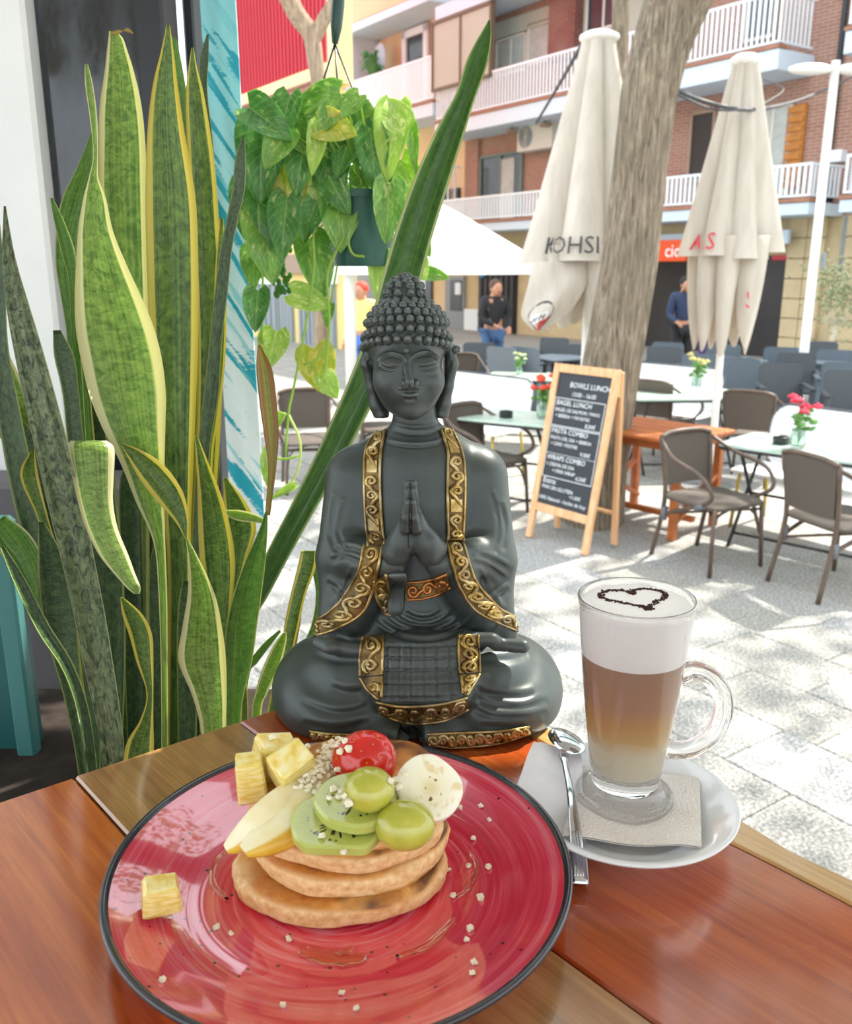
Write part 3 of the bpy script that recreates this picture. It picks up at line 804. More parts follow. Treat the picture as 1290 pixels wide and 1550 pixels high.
crease(dV, dN, [(601, 590), (609, 592.6), (616, 592.2), (620, 593.4), (625, 592.2), (633, 591.4), (640, 587)], .95, .0010, lim=0)
crease(dV, dN, [(603, 588.5), (611, 586.5), (616, 585.5), (620, 587), (625, 585.5), (630, 586), (638, 587)], 2.4, -.0013, lim=0)
crease(dV, dN, [(608, 595.5), (614, 597.5), (620, 598.2), (627, 597.3), (633, 595)], 3.0, -.0018, lim=0)
crease(dV, dN, [(610, 603.5), (620, 605.5), (631, 603)], 2.6, .0010, lim=0)
for pts in ([(615, 547), (607, 538), (592, 534.5), (578, 540), (570, 549)], [(620, 546), (630, 536), (646, 532.5), (659, 538.5), (666, 547)]):
    crease(dV, dN, pts, 1.9, -.0012, lim=0); crease(dV, dN, [(x, y + 5) for x, y in pts], 2.6, .0008, lim=0)
crease(dV, dN, [(619.5, 582.5), (620, 587)], 1.3, .0006, lim=0)
for pts in ([(608, 577), (606, 582), (609, 586)], [(634, 576), (636, 581), (633, 586)]): crease(dV, dN, pts, 1.4, .0006, lim=0)
for pts in ([(574, 566), (582, 590), (600, 612)], ): crease(dV, dN, pts, 3, -.0003, lim=0)
np_mesh('head', dV, dQ, m_stat, buddha)
dbvh = BVHTree.FromPolygons([tuple(p) for p in dV], [tuple(int(i) for i in f) for f in dQ])
# snail curls in rings over the cap of hair and the bun
cm = MB(); rows = []
for i in range(9):
    tt = i / 8; row = []
    for k in range(12):
        a = 2 * math.pi * k / 12
        rr = math.cos(tt * math.pi / 2) ** .8 * (1 + .13 * math.cos(2 * math.pi * (tt * 2.6) + a))
        row.append((rr * math.cos(a), rr * math.sin(a), 1.05 * math.sin(tt * math.pi / 2) - .25))
    rows.append(row)
cm.grid(rows, 0, True); curl_me = cm.mesh('hair_curl', m_stat, True)
hc = q(615, 512, .008); hb = q(613, 452, .010)
def curl(cen, d, r, up=.35):
    d = Vector(d).normalized(); h = dbvh.ray_cast(cen + d * .08, -d)
    if h[0] is None: return
    o = bpy.data.objects.new('hair_curl', curl_me); COL.objects.link(o); o.parent = buddha
    n = (d + Vector((0, 0, up))).normalized()
    o.location = h[0] + d * (r * .1); o.rotation_euler = (n.to_track_quat('Z', 'Y').to_matrix() @ Matrix.Rotation(RND.uniform(0, 6.28), 3, 'Z')).to_euler()
    s_ = r * RND.uniform(.93, 1.07); o.scale = (s_ * .96, s_ * .96, s_ * 1.4)
for i, (el, off) in enumerate(((3, 0), (14, .5), (25, 0), (36, .5), (47, 0), (58, .5))):
    R_ = .033 * math.cos(math.radians(el)) + .002; n_ = int(2 * math.pi * R_ / .0066)
    for k in range(n_):
        a = 2 * math.pi * (k + off) / n_; e = math.radians(el - (9 if abs(math.sin(a / 2 + math.pi * .75)) > 2 else 0))
        fr = -math.sin(a)          # +1 at the front
        e2 = e - math.radians(16) * (1 - max(0, fr)) * (1 if el < 20 else .3)
        curl(hc, (math.cos(a) * math.cos(e2), math.sin(a) * math.cos(e2), math.sin(e2)), .0037)
for side in (-1, 1):
    for k, (e_, fy) in enumerate(((-20, .25),)):
        curl(hc, (side * math.cos(math.radians(e_)), fy, math.sin(math.radians(e_))), .0034)
for el, n_, off in ((-8, 13, 0), (14, 12, .5), (36, 10, 0), (56, 7, .5), (76, 3, .3)):
    for k in range(n_):
        a = 2 * math.pi * (k + off) / n_; e = math.radians(el)
        curl(hb, (math.cos(a) * math.cos(e), math.sin(a) * math.cos(e), math.sin(e)), .0034, .6)

# gold bands laid on the robe; scrolls, panels and rails stand proud of them
def band(name, Lp, Rp, n=7, scroll=1.0, panels=(), flip=False, mg=m_gold, thick=.0016):
    Ls = np.array(catmull(Lp, n)); Rs = np.array(catmull(Rp, n))
    if len(Ls) != len(Rs): raise ValueError(name)
    def pos(i, tt, lift):
        i = min(max(i, 0), len(Ls) - 1.001); k = int(i); f = i - k
        a = Ls[k] * (1 - f) + Ls[k + 1] * f; b = Rs[k] * (1 - f) + Rs[k + 1] * f
        p = a + (b - a) * tt
        h = hit(p[0], p[1], lift)
        return h
    rows = []; N_ = len(Ls); last = None
    for i in range(N_):
        row = []
        for tt in (0, .0, .25, .5, .75, 1, 1):
            edge = False
            h = pos(i, tt, thick)
            row.append(h)
        if any(h is None for h in row):
            if last is None: continue
            row = [h if h is not None else l for h, l in zip(row, last)]
        row[0] = row[1] + (row[1] - CAML).normalized() * .006; row[-1] = row[-2] + (row[-2] - CAML).normalized() * .006
        rows.append(row); last = row
    b = MB(); b.grid(rows); bd = b.build(name, m_golddark, buddha, 50)
    rl = MB()
    for col in (1, 5):
        rl.tube([r[col] for r in rows], .00115, 6)
    rl.build('gold_rail', mg, bd, True)
    # S-scrolls along the band
    wpx = np.mean(np.linalg.norm(Rs - Ls, axis=1)); mid = (Ls + Rs) / 2
    seg = np.linalg.norm(np.diff(mid, axis=0), axis=1); cum = np.concatenate([[0], np.cumsum(seg)]); total = cum[-1]
    step = wpx * .92 * scroll; cnt = max(1, int(round(total / step))); step = total / cnt
    sc = MB(); pn = MB(); used = False
    for k in range(cnt):
        s0 = (k + .5) * step; sgn = 1 if (k % 2 == 0) != flip else -1
        if k in panels:
            c4 = []
            for ds, tt in ((-.42, .18), (-.42, .82), (.42, .82), (.42, .18)):
                c4.append((np.interp(s0 + ds * step, cum, np.arange(N_)), tt))
            top = [pos(i, tt, thick + .0010) for i, tt in c4]; bot = [pos(i, tt, thick - .0005) for i, tt in c4]
            if all(top) and all(bot):
                pn.add([*bot, *top], [(4, 5, 6, 7), (0, 1, 5, 4), (1, 2, 6, 5), (2, 3, 7, 6), (3, 0, 4, 7)]); used = True
            continue
        pts = []
        R0 = .385 * wpx
        for a in np.linspace(0, 1, 30):           # spiral head then a tail sweeping to the next one
            th_ = a * 2.9 * math.pi; rr = R0 * (.16 + .84 * a)
            pts.append((s0 - rr * math.cos(th_ * 1.0) * .95, .5 + sgn * rr * math.sin(th_) / wpx))
        e = pts[-1]
        for a in (.35, .7, 1.0):
            pts.append((e[0] + a * step * .75, .5 + (e[1] - .5) * (1 - a) + sgn * (-.30) * a))
        P3 = []
        for s_, tt in pts:
            h = pos(np.interp(s_, cum, np.arange(N_)), min(max(tt, .1), .9), thick + .0004)
            if h is not None and 0 <= s_ <= total: P3.append(h)
        if len(P3) > 4:
            n2 = len(P3); sc.tube(P3, [.00125 * (1.15 + .45 * i / n2) * (1 if i < n2 - 2 else .5) for i in range(n2)], 5)
    if sc.v: sc.build('gold_scroll', mg, bd, True)
    if used: pn.build('gold_panel', mg, bd, 30)
    return bd
band('lapel_trim', [(572, 655), (556, 678), (552, 715), (553, 760), (555, 800), (558, 828)], [(584, 652), (578, 682), (576, 715), (577, 760), (580, 800), (582, 826)], 8, 1.0, (2, 6))
band('lapel_trim', [(665, 646), (677, 682), (677, 715), (677, 760), (678, 800), (678, 820)], [(682, 648), (698, 682), (703, 715), (703, 760), (701, 800), (702, 820)], 8, 1.0, (1, 5), True)
band('sleeve_trim', [(552, 826), (545, 862), (530, 892), (508, 920), (470, 945), (457, 957)], [(580, 828), (572, 866), (562, 900), (545, 930), (500, 955), (462, 964)], 8, .9)
band('sleeve_trim', [(676, 822), (686, 862), (698, 892), (722, 925), (764, 947), (792, 959)], [(701, 822), (711, 858), (724, 888), (752, 918), (778, 934), (793, 947)], 8, .9, (), True)
band('lap_trim', [(550, 962), (546, 990), (545, 1024)], [(581, 962), (580, 990), (579, 1022)], 8, .8)
band('lap_trim', [(545, 1026), (556, 1042), (574, 1058)], [(579, 1024), (579, 1038), (578, 1056)], 6, 1.2)
band('lap_trim', [(695, 962), (694, 990), (696, 1020)], [(724, 962), (724, 992), (726, 1018)], 8, .8, (), True)
band('lap_trim', [(697, 1022), (699, 1036), (700, 1050)], [(726, 1020), (716, 1036), (706, 1052)], 6, 1.2)
band('lap_trim', [(570, 1062), (600, 1068), (640, 1068), (675, 1064), (706, 1056)], [(574, 1078), (602, 1092), (640, 1096), (676, 1090), (708, 1072)], 8, 1.1)
t = NT('copper_gold'); nz = t.noise(t.co(), 60, 4); t.p(Base_Color=t.ramp(nz, [(.35, '8a5a2c'), (.65, 'c98a4e')]), Roughness=.35, Metallic=.7); m_cop = t.mat
band('belt', [(614, 882), (640, 880), (662, 874), (676, 868)], [(615, 908), (640, 906), (664, 899), (682, 888)], 7, .9, (), False, m_cop)
band('belt', [(568, 878), (570, 905), (580, 928)], [(585, 868), (588, 905), (592, 934)], 7, 1.2, (), True)
band('hem_trim', [(648, 1112), (680, 1110), (720, 1108), (760, 1106), (800, 1100)], [(650, 1126), (682, 1130), (722, 1128), (762, 1122), (802, 1108)], 7, .9)
band('hem_trim', [(470, 1106), (500, 1110), (545, 1112)], [(474, 1116), (502, 1122), (545, 1126)], 7, .9)
# hanging end of the sash
sp = [hit(600, v_, .003) for v_ in np.linspace(868, 932, 9)]
if all(sp):
    b = MB(); b.tube([p for p in sp], [12.5 * PX] * 7 + [11.5 * PX, 7 * PX], 12, flat=.28, up=(0, -1, .1)); b.build('sash_end', m_stat, buddha, True)
# ------------------------------------------------------------------ wooden table: planks run towards the street edge
def wood(name, stops, ang, rough=.16, knots=.0):
    t = NT(name); co = t.co(); v = t.mapping(co, (1, 1, 1), (0, 0, -ang))
    g1 = t.noise(t.mapping(v, (3.0, 60, 30)), 1.6, 6, .6, .5); g2 = t.noise(t.mapping(v, (1.6, 9, 9)), 1.5, 3, .5, 1.2); g3 = t.noise(t.mapping(v, (18, 420, 60)), 1, 3)
    f = t.math('ADD', t.math('MULTIPLY', g1, .55), t.math('MULTIPLY', g2, .5))
    c = t.ramp(f, stops)
    c = t.mix(t.ramp(g3, [(.42, .0), (.62, .22)]), c, tuple(x * .55 for x in lin(stops[0][1])[:3]) + (1,))
    smear = t.noise(co, 14, 4, .6)
    t.p(Base_Color=c, Roughness=t.ramp(smear, [(.35, rough), (.7, rough + .14)]), Coat_Weight=.8, Coat_Roughness=.10, Coat_IOR=1.65)
    t.bump(g1, .05, .001)
    return t.mat
rdir = Vector((.66, -.751, 0)); ldir = Vector((-.787, -.617, 0))
RA = math.atan2(rdir.y, rdir.x)
pR = atZ(1117, 1242, TZ); pL = atZ(0, 1212, TZ)
# far corner = where the two edges meet
den = rdir.x * ldir.y - rdir.y * ldir.x
dd = pL - pR; kk = (dd.x * ldir.y - dd.y * ldir.x) / den
corner = pR + rdir * kk; corner.z = TZ
def tp(a, b, z=0): p = corner + rdir * a + ldir * b; return Vector((p.x, p.y, TZ + z))
table = empty('wooden_table', tp(.35, .3, -.95), 0, 'glossy orange brown wooden table of wide planks with a pale edge, under the plate', 'table')
TL = table.location
st_or = [(.3, '8a380e'), (.48, 'b8561a'), (.62, 'd07226'), (.8, '9a4414')]
st_rd = [(.3, '802f10'), (.5, 'ac4c1c'), (.65, 'c26226'), (.8, '8e3a14')]
st_tan = [(.3, '7a5232'), (.5, 'a87a4c'), (.65, 'bf935f'), (.8, '8f643c')]
st_edge = [(.3, 'a8763c'), (.5, 'd0a468'), (.7, 'e2bd85'), (.85, 'b98a50')]
m_or, m_rd, m_tan, m_edge = [wood(n, s, RA) for n, s in (('varnished_orange_wood', st_or), ('varnished_red_wood', st_rd), ('walnut_tan_wood', st_tan), ('pale_sapwood', st_edge))]
def sl(b_, a): return b_
cuts = [(0, .0), (.018, .036), (.175, .175), (.302, .302), (.47, .47), (.65, .65), (.83, .83)]
mats_ = [m_edge, m_rd, m_tan, m_or, m_rd, m_or]
for k in range(6):
    (b0, b0e), (b1, b1e) = cuts[k], cuts[k + 1]
    b = MB(); g_ = .0006; n = 24; AL = .95; ch = .0015
    rows = []
    for i in range(n + 1):
        a = AL * i / n + (.0 if i else RND.uniform(0, .002)); f = i / n
        lo = b0 + (b0e - b0) * f + g_; hi = b1 + (b1e - b1) * f - g_
        if k == 0: lo += .0025 * math.sin(a * 37) + .0018 * math.sin(a * 91 + 1); hi += .002 * math.sin(a * 23 + 2)
        if k == 1: lo += .002 * math.sin(a * 23 + 2)
        z = -.0004 * (k % 2)
        rows.append([tp(a, lo, -.04) - TL, tp(a, lo, -ch + z) - TL, tp(a, lo + ch, z) - TL, tp(a, hi - ch, z) - TL, tp(a, hi, -ch + z) - TL, tp(a, hi, -.04) - TL])
    b.grid(rows, 0, True)
    b.f.append((0, 1, 2, 3, 4, 5)); b.m.append(0); q0 = n * 6; b.f.append(tuple(q0 + i for i in (5, 4, 3, 2, 1, 0))); b.m.append(0)
    o = b.build('plank', mats_[k], table, 30)
    if k == 0: o['label'] = 'pale sapwood edge plank along the street side'
    if k == 2: o['label'] = 'tan walnut plank'
b = MB()
leg = None
for a_, b_ in ((.08, .08), (.85, .08), (.08, .76), (.85, .76)):
    lb = MB(); c = tp(a_, b_, -.49) - TL; lb.box((c.x, c.y, c.z), (.06, .06, .9), (0, 0, RA), 0, .004); lb.build('leg', m_or, table, 30)

# ------------------------------------------------------------------ plate
PX_, PY_ = -.0475, .4314
plate = empty('dinner_plate', (PX_, PY_, TZ), 0, 'large red glazed plate with brushed rings and a dark rim, under the pancakes', 'plate')
t = NT('red_brushed_glaze'); co = t.co(); x, y, z = t.xyz(co)
r = t.math('SQRT', t.math('ADD', t.math('MULTIPLY', x, x), t.math('MULTIPLY', y, y)))
ang = t.math('ARCTAN2', y, x)
def ringnoise(sc, wob, det=3):
    cv = t.n('ShaderNodeCombineXYZ', None, X=t.math('MULTIPLY', r, sc), Y=t.math('MULTIPLY', t.math('SINE', ang), wob), Z=t.math('MULTIPLY', t.math('COSINE', ang), wob))
    return t.noise(cv, 1, det, .6)
n1 = ringnoise(330, .8); n2 = ringnoise(70, .5); n3 = ringnoise(900, 2.0)
f = t.math('ADD', t.math('MULTIPLY', n1, .5), t.math('ADD', t.math('MULTIPLY', n2, .35), t.math('MULTIPLY', n3, .2)))
c = t.ramp(f, [(.36, 'b4122e'), (.46, 'da2140'), (.55, 'ea3f5a'), (.66, 'f290a0')])
wl = t.ramp(t.math('MULTIPLY', r, 7.5), [(.42, 0.0), (.62, .38)])
c = t.mix(wl, c, 'c8485f')
vo = t.n('ShaderNodeTexVoronoi', None, Vector=co, Scale=130); rn = t.n('ShaderNodeTexWhiteNoise', None, Vector=vo.outputs['Position']).outputs['Value']
sp = t.math('MULTIPLY', t.math('LESS_THAN', vo.outputs['Distance'], t.math('MULTIPLY', rn, .14)), t.math('GREATER_THAN', rn, .55))
c = t.mix(sp, c, '3a0a14')
t.p(Base_Color=c, Roughness=.12, Coat_Weight=1.0, Coat_Roughness=.03, Coat_IOR=1.9)
t.bump(n1, .04, .0008)
m_plate = t.mat
m_rim = M('dark_glaze_rim', '2a2a33', .2, var=.3, scale=60, Coat_Weight=.5)
b = MB()
prof = [(.0, .0035), (.070, .0035), (.0715, .0), (.0755, .0), (.078, .0035), (.1235, .0190), (.1268, .0222)]
top = [(.1268, .0245), (.1235, .0230), (.1150, .0200), (.1020, .0152), (.0900, .0108), (.0820, .0090), (.074, .0084), (.05, .0082), (.02, .0081), (.0, .0081)]
b.lathe([(max(r_, 1e-5), z_) for r_, z_ in prof + top], 128, cap=False); b.build('dish', m_plate, plate, 40)
b = MB(); b.lathe([(.1225, .0180), (.1262, .0196), (.1284, .0226), (.1284, .0245), (.1272, .0256), (.1252, .0248), (.1238, .0234)], 128, cap=False); b.build('rim', m_rim, plate, True)
# syrup puddles
m_syr = NT('clear_syrup'); m_syr.p(Base_Color='fff0dc', Roughness=.0, Transmission_Weight=1.0, IOR=1.22); m_syr = m_syr.mat
def puddle(uvs, w, lab):
    pts = catmull([tuple(atZ(u, v, TZ + .0092)) for u, v in uvs], 6)
    o = Vector(pts[0]); zz = []
    for p in pts:
        rr = math.hypot(p[0] - PX_, p[1] - PY_); zz.append(TZ + np.interp(rr, [0, .082, .09, .102, .115], [.0082, .009, .0108, .0152, .020]) + .0006)
    b = MB(); n = len(pts)
    b.tube([(p[0] - o.x, p[1] - o.y, z_ - o.z) for p, z_ in zip(pts, zz)], [w * (.45 + .55 * math.sin(math.pi * min(1, (i + .5) / n)) + .15 * math.sin(i * 1.7)) for i in range(n)], 10, flat=.22)
    ob = b.build('syrup_drizzle', m_syr, None, True, o); tag(ob, lab, 'syrup', 'syrup drizzles on the plate')
puddle([(352, 1278), (326, 1305), (322, 1335), (345, 1362)], .0018, 'thin arc of clear syrup on the plate left of the pancakes')
puddle([(455, 1438), (480, 1446), (520, 1452), (555, 1448)], .0045, 'amber syrup puddle on the plate in front of the pancakes')
puddle([(600, 1448), (650, 1428), (688, 1390)], .0022, 'curved clear syrup streak at the front right of the pancakes')
puddle([(712, 1290), (722, 1312), (708, 1345), (690, 1358)], .0014, 'thin syrup thread on the plate right of the pancakes')
puddle([(512, 1445), (525, 1438), (535, 1432)], .0022, 'small clear syrup drop beside the amber puddle')

# ------------------------------------------------------------------ pancakes
t = NT('pancake'); co = t.co(); x, y, z = t.xyz(co); nz = t.noise(co, 55, 5, .6); n2 = t.noise(co, 220, 3); n3 = t.noise(co, 24, 3)
az = t.math('ADD', t.math('ABSOLUTE', z), t.math('MULTIPLY', t.math('SUBTRACT', nz, .5), .007))
pale = t.ramp(n2, [(.3, 'd8a668'), (.55, 'efc88e'), (.75, 'f6dcac')])
brown = t.ramp(nz, [(.32, 'a65a20'), (.5, 'c98338'), (.68, 'e0a95c')])
c = t.mix(t.ramp(t.math('MULTIPLY', az, 100), [(.42, 0.0), (.64, 1.0)]), pale, brown)
dk = t.math('MULTIPLY', t.ramp(t.math('MULTIPLY', z, 100), [(.5, 0.0), (.62, .85)]), t.ramp(n3, [(.5, 0.0), (.62, 1.0)]))
c = t.mix(dk, c, '4a2210')
t.p(Base_Color=c, Roughness=.5, Subsurface_Weight=.15, Subsurface_Radius=(.006, .003, .0015), Subsurface_Scale=.5); t.bump(n2, .5, .0012)
m_pan = t.mat
PC = atZ(510, 1410, TZ + .010); PCX, PCY = PC.x - .001, PC.y + .0490
pz = TZ + .0086
for k, (R, h, dx, dy, lab) in enumerate(((.0590, .0155, -.001, .000, 'lowest pancake of the stack, lying on the plate'), (.0550, .0145, .0035, .003, 'second pancake from the bottom of the stack'),
                                         (.0560, .0135, .0035, .005, 'third pancake from the bottom with a dark fried top'), (.0560, .0140, .003, .007, 'topmost pancake carrying the fruit'))):
    rr = random.Random(k + 3); ph = [rr.uniform(0, 6.28) for _ in range(6)]
    def fn(r_, z_, a, R=R, ph=ph, h=h):
        wob = 1 + .022 * math.sin(2 * a + ph[0]) + .020 * math.sin(3 * a + ph[1]) + .008 * math.sin(7 * a + ph[2]) + .005 * math.sin(13 * a + ph[3])
        e = r_ / R
        nn = noise.noise(Vector((r_ * math.cos(a) * 90, r_ * math.sin(a) * 90, z_ * 160 + ph[0] * 9))); n2 = noise.noise(Vector((math.cos(a) * 9, math.sin(a) * 9, z_ * 240 + ph[1] * 9)))
        wob *= 1 + (.012 * nn + .014 * n2) * min(1, e_ ** 4) if (e_ := r_ / R) > .3 else 1
        return r_ * wob, z_ + .0005 * nn + .0016 * e * math.sin(2 * a + ph[4]) + .0009 * e * math.sin(5 * a + ph[5])
    H2 = h / 2
    prof = [(1e-5, -H2), (R * .5, -H2), (R * .86, -H2), (R * .94, -H2 * .9), (R * .985, -H2 * .6), (R * .985, -H2 * .25), (R * 1.0, H2 * .05), (R * 1.005, H2 * .35), (R * .975, H2 * .72), (R * .92, H2 * .95), (R * .84, H2 * 1.02), (R * .5, H2 * 1.04), (1e-5, H2 * 1.04)]
    b = MB(); b.lathe(prof, 150, fn=fn, cap=False)
    o = b.build('pancake', m_pan, None, True, (PCX + dx, PCY + dy, pz + H2)); tag(o, lab, 'pancake', 'pancakes in the stack'); o.scale = (1, .87, 1)
    pz += h * .985
PT = pz - .0005                                                     # top of the stack
def onp(u, v, dz=0): return atZ(u, v, PT + dz)

# ------------------------------------------------------------------ fruit
t = NT('pineapple_flesh'); co = t.co(); w_ = t.noise(t.mapping(co, (30, 30, 160)), 4, 4); n2 = t.noise(co, 90, 3)
t.p(Base_Color=t.ramp(w_, [(.35, 'e4c655'), (.52, 'f3df8a'), (.68, 'faf1c2')]), Roughness=.3, Subsurface_Weight=.35, Subsurface_Radius=(.008, .005, .001), Subsurface_Scale=.6); t.bump(w_, .4, .001); m_pine = t.mat
def chunk(c, d, rot, lab, seed):
    rr = random.Random(seed); b = MB(); b.box((0, 0, 0), d, None, 0, min(d) * .10)
    tpz = [1 + rr.uniform(-.18, .1), 1 + rr.uniform(-.18, .1)]
    b.v = [(x * (1 + (tpz[0] - 1) * (z / d[2] + .5)) + rr.uniform(-.0006, .0006), y * (1 + (tpz[1] - 1) * (z / d[2] + .5)) + rr.uniform(-.0006, .0006), z + rr.uniform(-.0006, .0006)) for x, y, z in b.v]
    o = b.build('pineapple_chunk', m_pine, None, 20, c); o.rotation_euler = rot; tag(o, lab, 'pineapple', 'pineapple chunks')
p = onp(380, 1182, .010); chunk((p.x, p.y, PT + .0118), (.0165, .014, .025), (.05, -.06, .2), 'upright pineapple chunk at the left rim of the pancake stack', 1)
p = onp(414, 1150, .012); chunk((p.x, p.y, PT + .0128), (.020, .016, .024), (.25, .2, .5), 'pineapple chunk leaning at the back left of the stack', 2)
p = onp(441, 1158, .019); chunk((p.x, p.y, PT + .019), (.024, .017, .018), (.45, -.35, .6), 'pale pineapple chunk lying on the pear slices', 3)
p = atZ(245, 1360, TZ + .024); chunk((p.x, p.y, TZ + .0265), (.020, .017, .016), (.06, .05, .35), 'single pineapple chunk lying on the red plate away from the stack', 4)
# pear slices
t = NT('pear_slice'); co = t.co(); uvx, uvy, _ = t.xyz(t.co('UV')); nz = t.noise(co, 60, 4)
fl_ = t.ramp(nz, [(.35, 'efe0a6'), (.65, 'f8f0cc')])
t.p(Base_Color=t.mix(t.ramp(uvx, [(.6, 0.0), (.8, 1.0)]), fl_, t.ramp(nz, [(.3, 'd8a62c'), (.7, 'e9c64c')])), Roughness=.28, Subsurface_Weight=.3, Subsurface_Radius=(.008, .005, .002), Subsurface_Scale=.6); m_pear = t.mat
def pear(a, mid, b_, w, th, lab, out):
    P = catmull([a, mid, b_], 12); n = len(P); bm_ = MB(); uv = []; rows = []
    out = Vector(out).normalized()
    for i, p in enumerate(P):
        f = i / (n - 1); s_ = math.sin(math.pi * (.04 + .92 * f)) ** .55
        T = Vector(P[min(i + 1, n - 1)]) - Vector(P[max(i - 1, 0)]); T.normalize()
        o2 = (out - T * out.dot(T)).normalized(); nrm = T.cross(o2).normalized()
        row = []
        for k in range(12):
            if k < 4: x_ = -.5 + .9 * k / 4; y_ = .5 * (1 - .05 * k) * (.35 + .65 * k / 4)
            elif k < 8: th_ = (k - 4) / 4; x_ = .45 + .35 * math.sin(math.pi * th_); y_ = .5 * math.cos(math.pi * th_)
            else: x_ = .45 - .9 * (k - 8) / 4; y_ = -.5 * (.35 + .65 * (12 - k) / 4)
            row.append(Vector(p) + o2 * (x_ * w * s_) + nrm * (y_ * th * s_))
            uv.append((1.0 if 4 <= k <= 8 else (.62 if k in (3, 9) else .2), f))
        rows.append(row)
    bm_.grid(rows, 0, True); bm_.uv = uv
    n0 = len(rows) - 1
    bm_.f.append(tuple(range(11, -1, -1))); bm_.m.append(0); bm_.f.append(tuple(n0 * 12 + k for k in range(12))); bm_.m.append(0)
    o = bm_.build('pear_slice', m_pear, None, 60); tag(o, lab, 'pear', 'pear slices')
A = onp(342, 1284, -.010); B_ = onp(410, 1226, .008); C_ = onp(486, 1165, .010)
pear(A, B_, C_, .015, .010, 'upper pale yellow pear slice reaching past the left rim of the stack', (.45, -.45, -.75))
A = onp(368, 1287, -.004); B_ = onp(448, 1224, .006); C_ = onp(524, 1120, .016)
pear(A, B_, C_, .018, .013, 'lower pear slice covered with chopped nuts beside the strawberry', (.6, -.4, -.7))
# strawberry half
t = NT('strawberry_flesh'); co = t.co(); nz = t.noise(co, 60, 3); x, y, z = t.xyz(co)
t.p(Base_Color=t.mix(t.ramp(t.math('ADD', t.math('MULTIPLY', x, 30), t.math('MULTIPLY', nz, .3)), [(.62, 0.0), (.85, .9)]), t.ramp(nz, [(.3, 'c4100e'), (.7, 'ea2a1e')]), 'f0a040'), Roughness=.16, Subsurface_Weight=.25, Subsurface_Radius=(.006, .001, .001), Subsurface_Scale=.5, Coat_Weight=.5); m_straw = t.mat
m_seed = M('strawberry_seed', 'e8b84a', .4)
p = onp(557, 1152, .0160); straw = empty('strawberry_half', (p.x, p.y, PT + .0160), 0, 'glossy red strawberry on the back of the top pancake', 'strawberry')
pits = []
gr = math.pi * (3 - math.sqrt(5))
for i in range(64):
    zz = 1 - 2 * (i + .5) / 64; pits.append(Vector((math.sqrt(1 - zz * zz) * math.cos(gr * i), math.sqrt(1 - zz * zz) * math.sin(gr * i), zz)))
def sfn(d):
    s_ = 1 - .22 * max(0, d.x) ** 2 + .03 * math.sin(3 * d.y + 2)
    m = max(d.dot(p_) for p_ in pits); return s_ * (1 - .055 * math.exp(-((math.acos(min(1, m)) / .10) ** 2)))
b = MB(); b.ball((0, 0, 0), (.0195, .0165, .0172), 56, 36, 0, sfn); b.build('flesh', m_straw, straw, True)
sb = MB(); sb.ball((0, 0, 0), (.00035, .00035, .0006), 6, 4); sme = sb.mesh('seed', m_seed)
for d in pits:
    if d.y > .55 or d.z < -.6: continue
    s_ = sfn(d); o = bpy.data.objects.new('seed', sme); COL.objects.link(o); o.parent = straw
    o.location = Vector((d.x * .0195, d.y * .0165, d.z * .0172)) * s_ * 1.01; o.rotation_euler = d.to_track_quat('X', 'Z').to_euler()
straw.rotation_euler = (.1, .15, .1)
# kiwi
t = NT('kiwi_flesh'); co = t.co(); x, y, z = t.xyz(co); r = t.math('SQRT', t.math('ADD', t.math('MULTIPLY', x, x), t.math('MULTIPLY', y, y))); rr_ = t.math('MULTIPLY', r, 40)
ang = t.math('ARCTAN2', y, x)
cv = t.n('ShaderNodeCombineXYZ', None, X=t.math('MULTIPLY', t.math('SINE', ang), 9), Y=t.math('MULTIPLY', t.math('COSINE', ang), 9), Z=t.math('MULTIPLY', rr_, .8)); st = t.noise(cv, 1.3, 2)
c = t.ramp(t.math('ADD', rr_, t.math('MULTIPLY', t.math('SUBTRACT', st, .5), .15)), [(.22, 'e4e3a6'), (.34, 'c8ca78'), (.6, 'b0b858'), (.9, 'bcc468')])
vo = t.n('ShaderNodeTexVoronoi', None, Vector=t.n('ShaderNodeCombineXYZ', None, X=t.math('MULTIPLY', t.math('SINE', ang), 4.2), Y=t.math('MULTIPLY', t.math('COSINE', ang), 4.2), Z=t.math('MULTIPLY', rr_, 2.2)), Scale=1.5)
sd = t.math('MULTIPLY', t.math('LESS_THAN', vo.outputs['Distance'], .37), t.math('MULTIPLY', t.math('GREATER_THAN', rr_, .26), t.math('LESS_THAN', rr_, .62)))
c = t.mix(sd, c, '232816')
t.p(Base_Color=c, Roughness=.15, Subsurface_Weight=.3, Subsurface_Radius=(.003, .006, .001), Subsurface_Scale=.5, Coat_Weight=.6); t.bump(st, .3, .0008); m_kiwi = t.mat
def kiwi(c, R, h, rot, lab, flat):
    b = MB()
    def fn(r_, z_, a):
        k = 1 + .02 * math.sin(3 * a) + .012 * math.sin(7 * a + 1)
        cut = flat / max(1e-3, -math.sin(a)) if math.sin(a) < -.05 else 9
        return min(r_ * k, cut * (r_ / R) * R if cut < 1.2 else 9), z_
    b.lathe([(1e-5, -h), (R * .6, -h), (R * .93, -h), (R, -h * .6), (R, h * .6), (R * .94, h), (R * .6, h), (R * .3, h * .97), (1e-5, h * .95)], 64, fn=fn, cap=False)
    o = b.build('kiwi_slice', m_kiwi, None, 40, c); o.rotation_euler = rot; tag(o, lab, 'kiwi', 'kiwi slices')
p = onp(512, 1250, .006); kiwi((p.x, p.y, PT + .0065), .0240, .0032, (.10, .03, 0), 'kiwi slice with dark seeds tilted towards the front of the stack', .8)
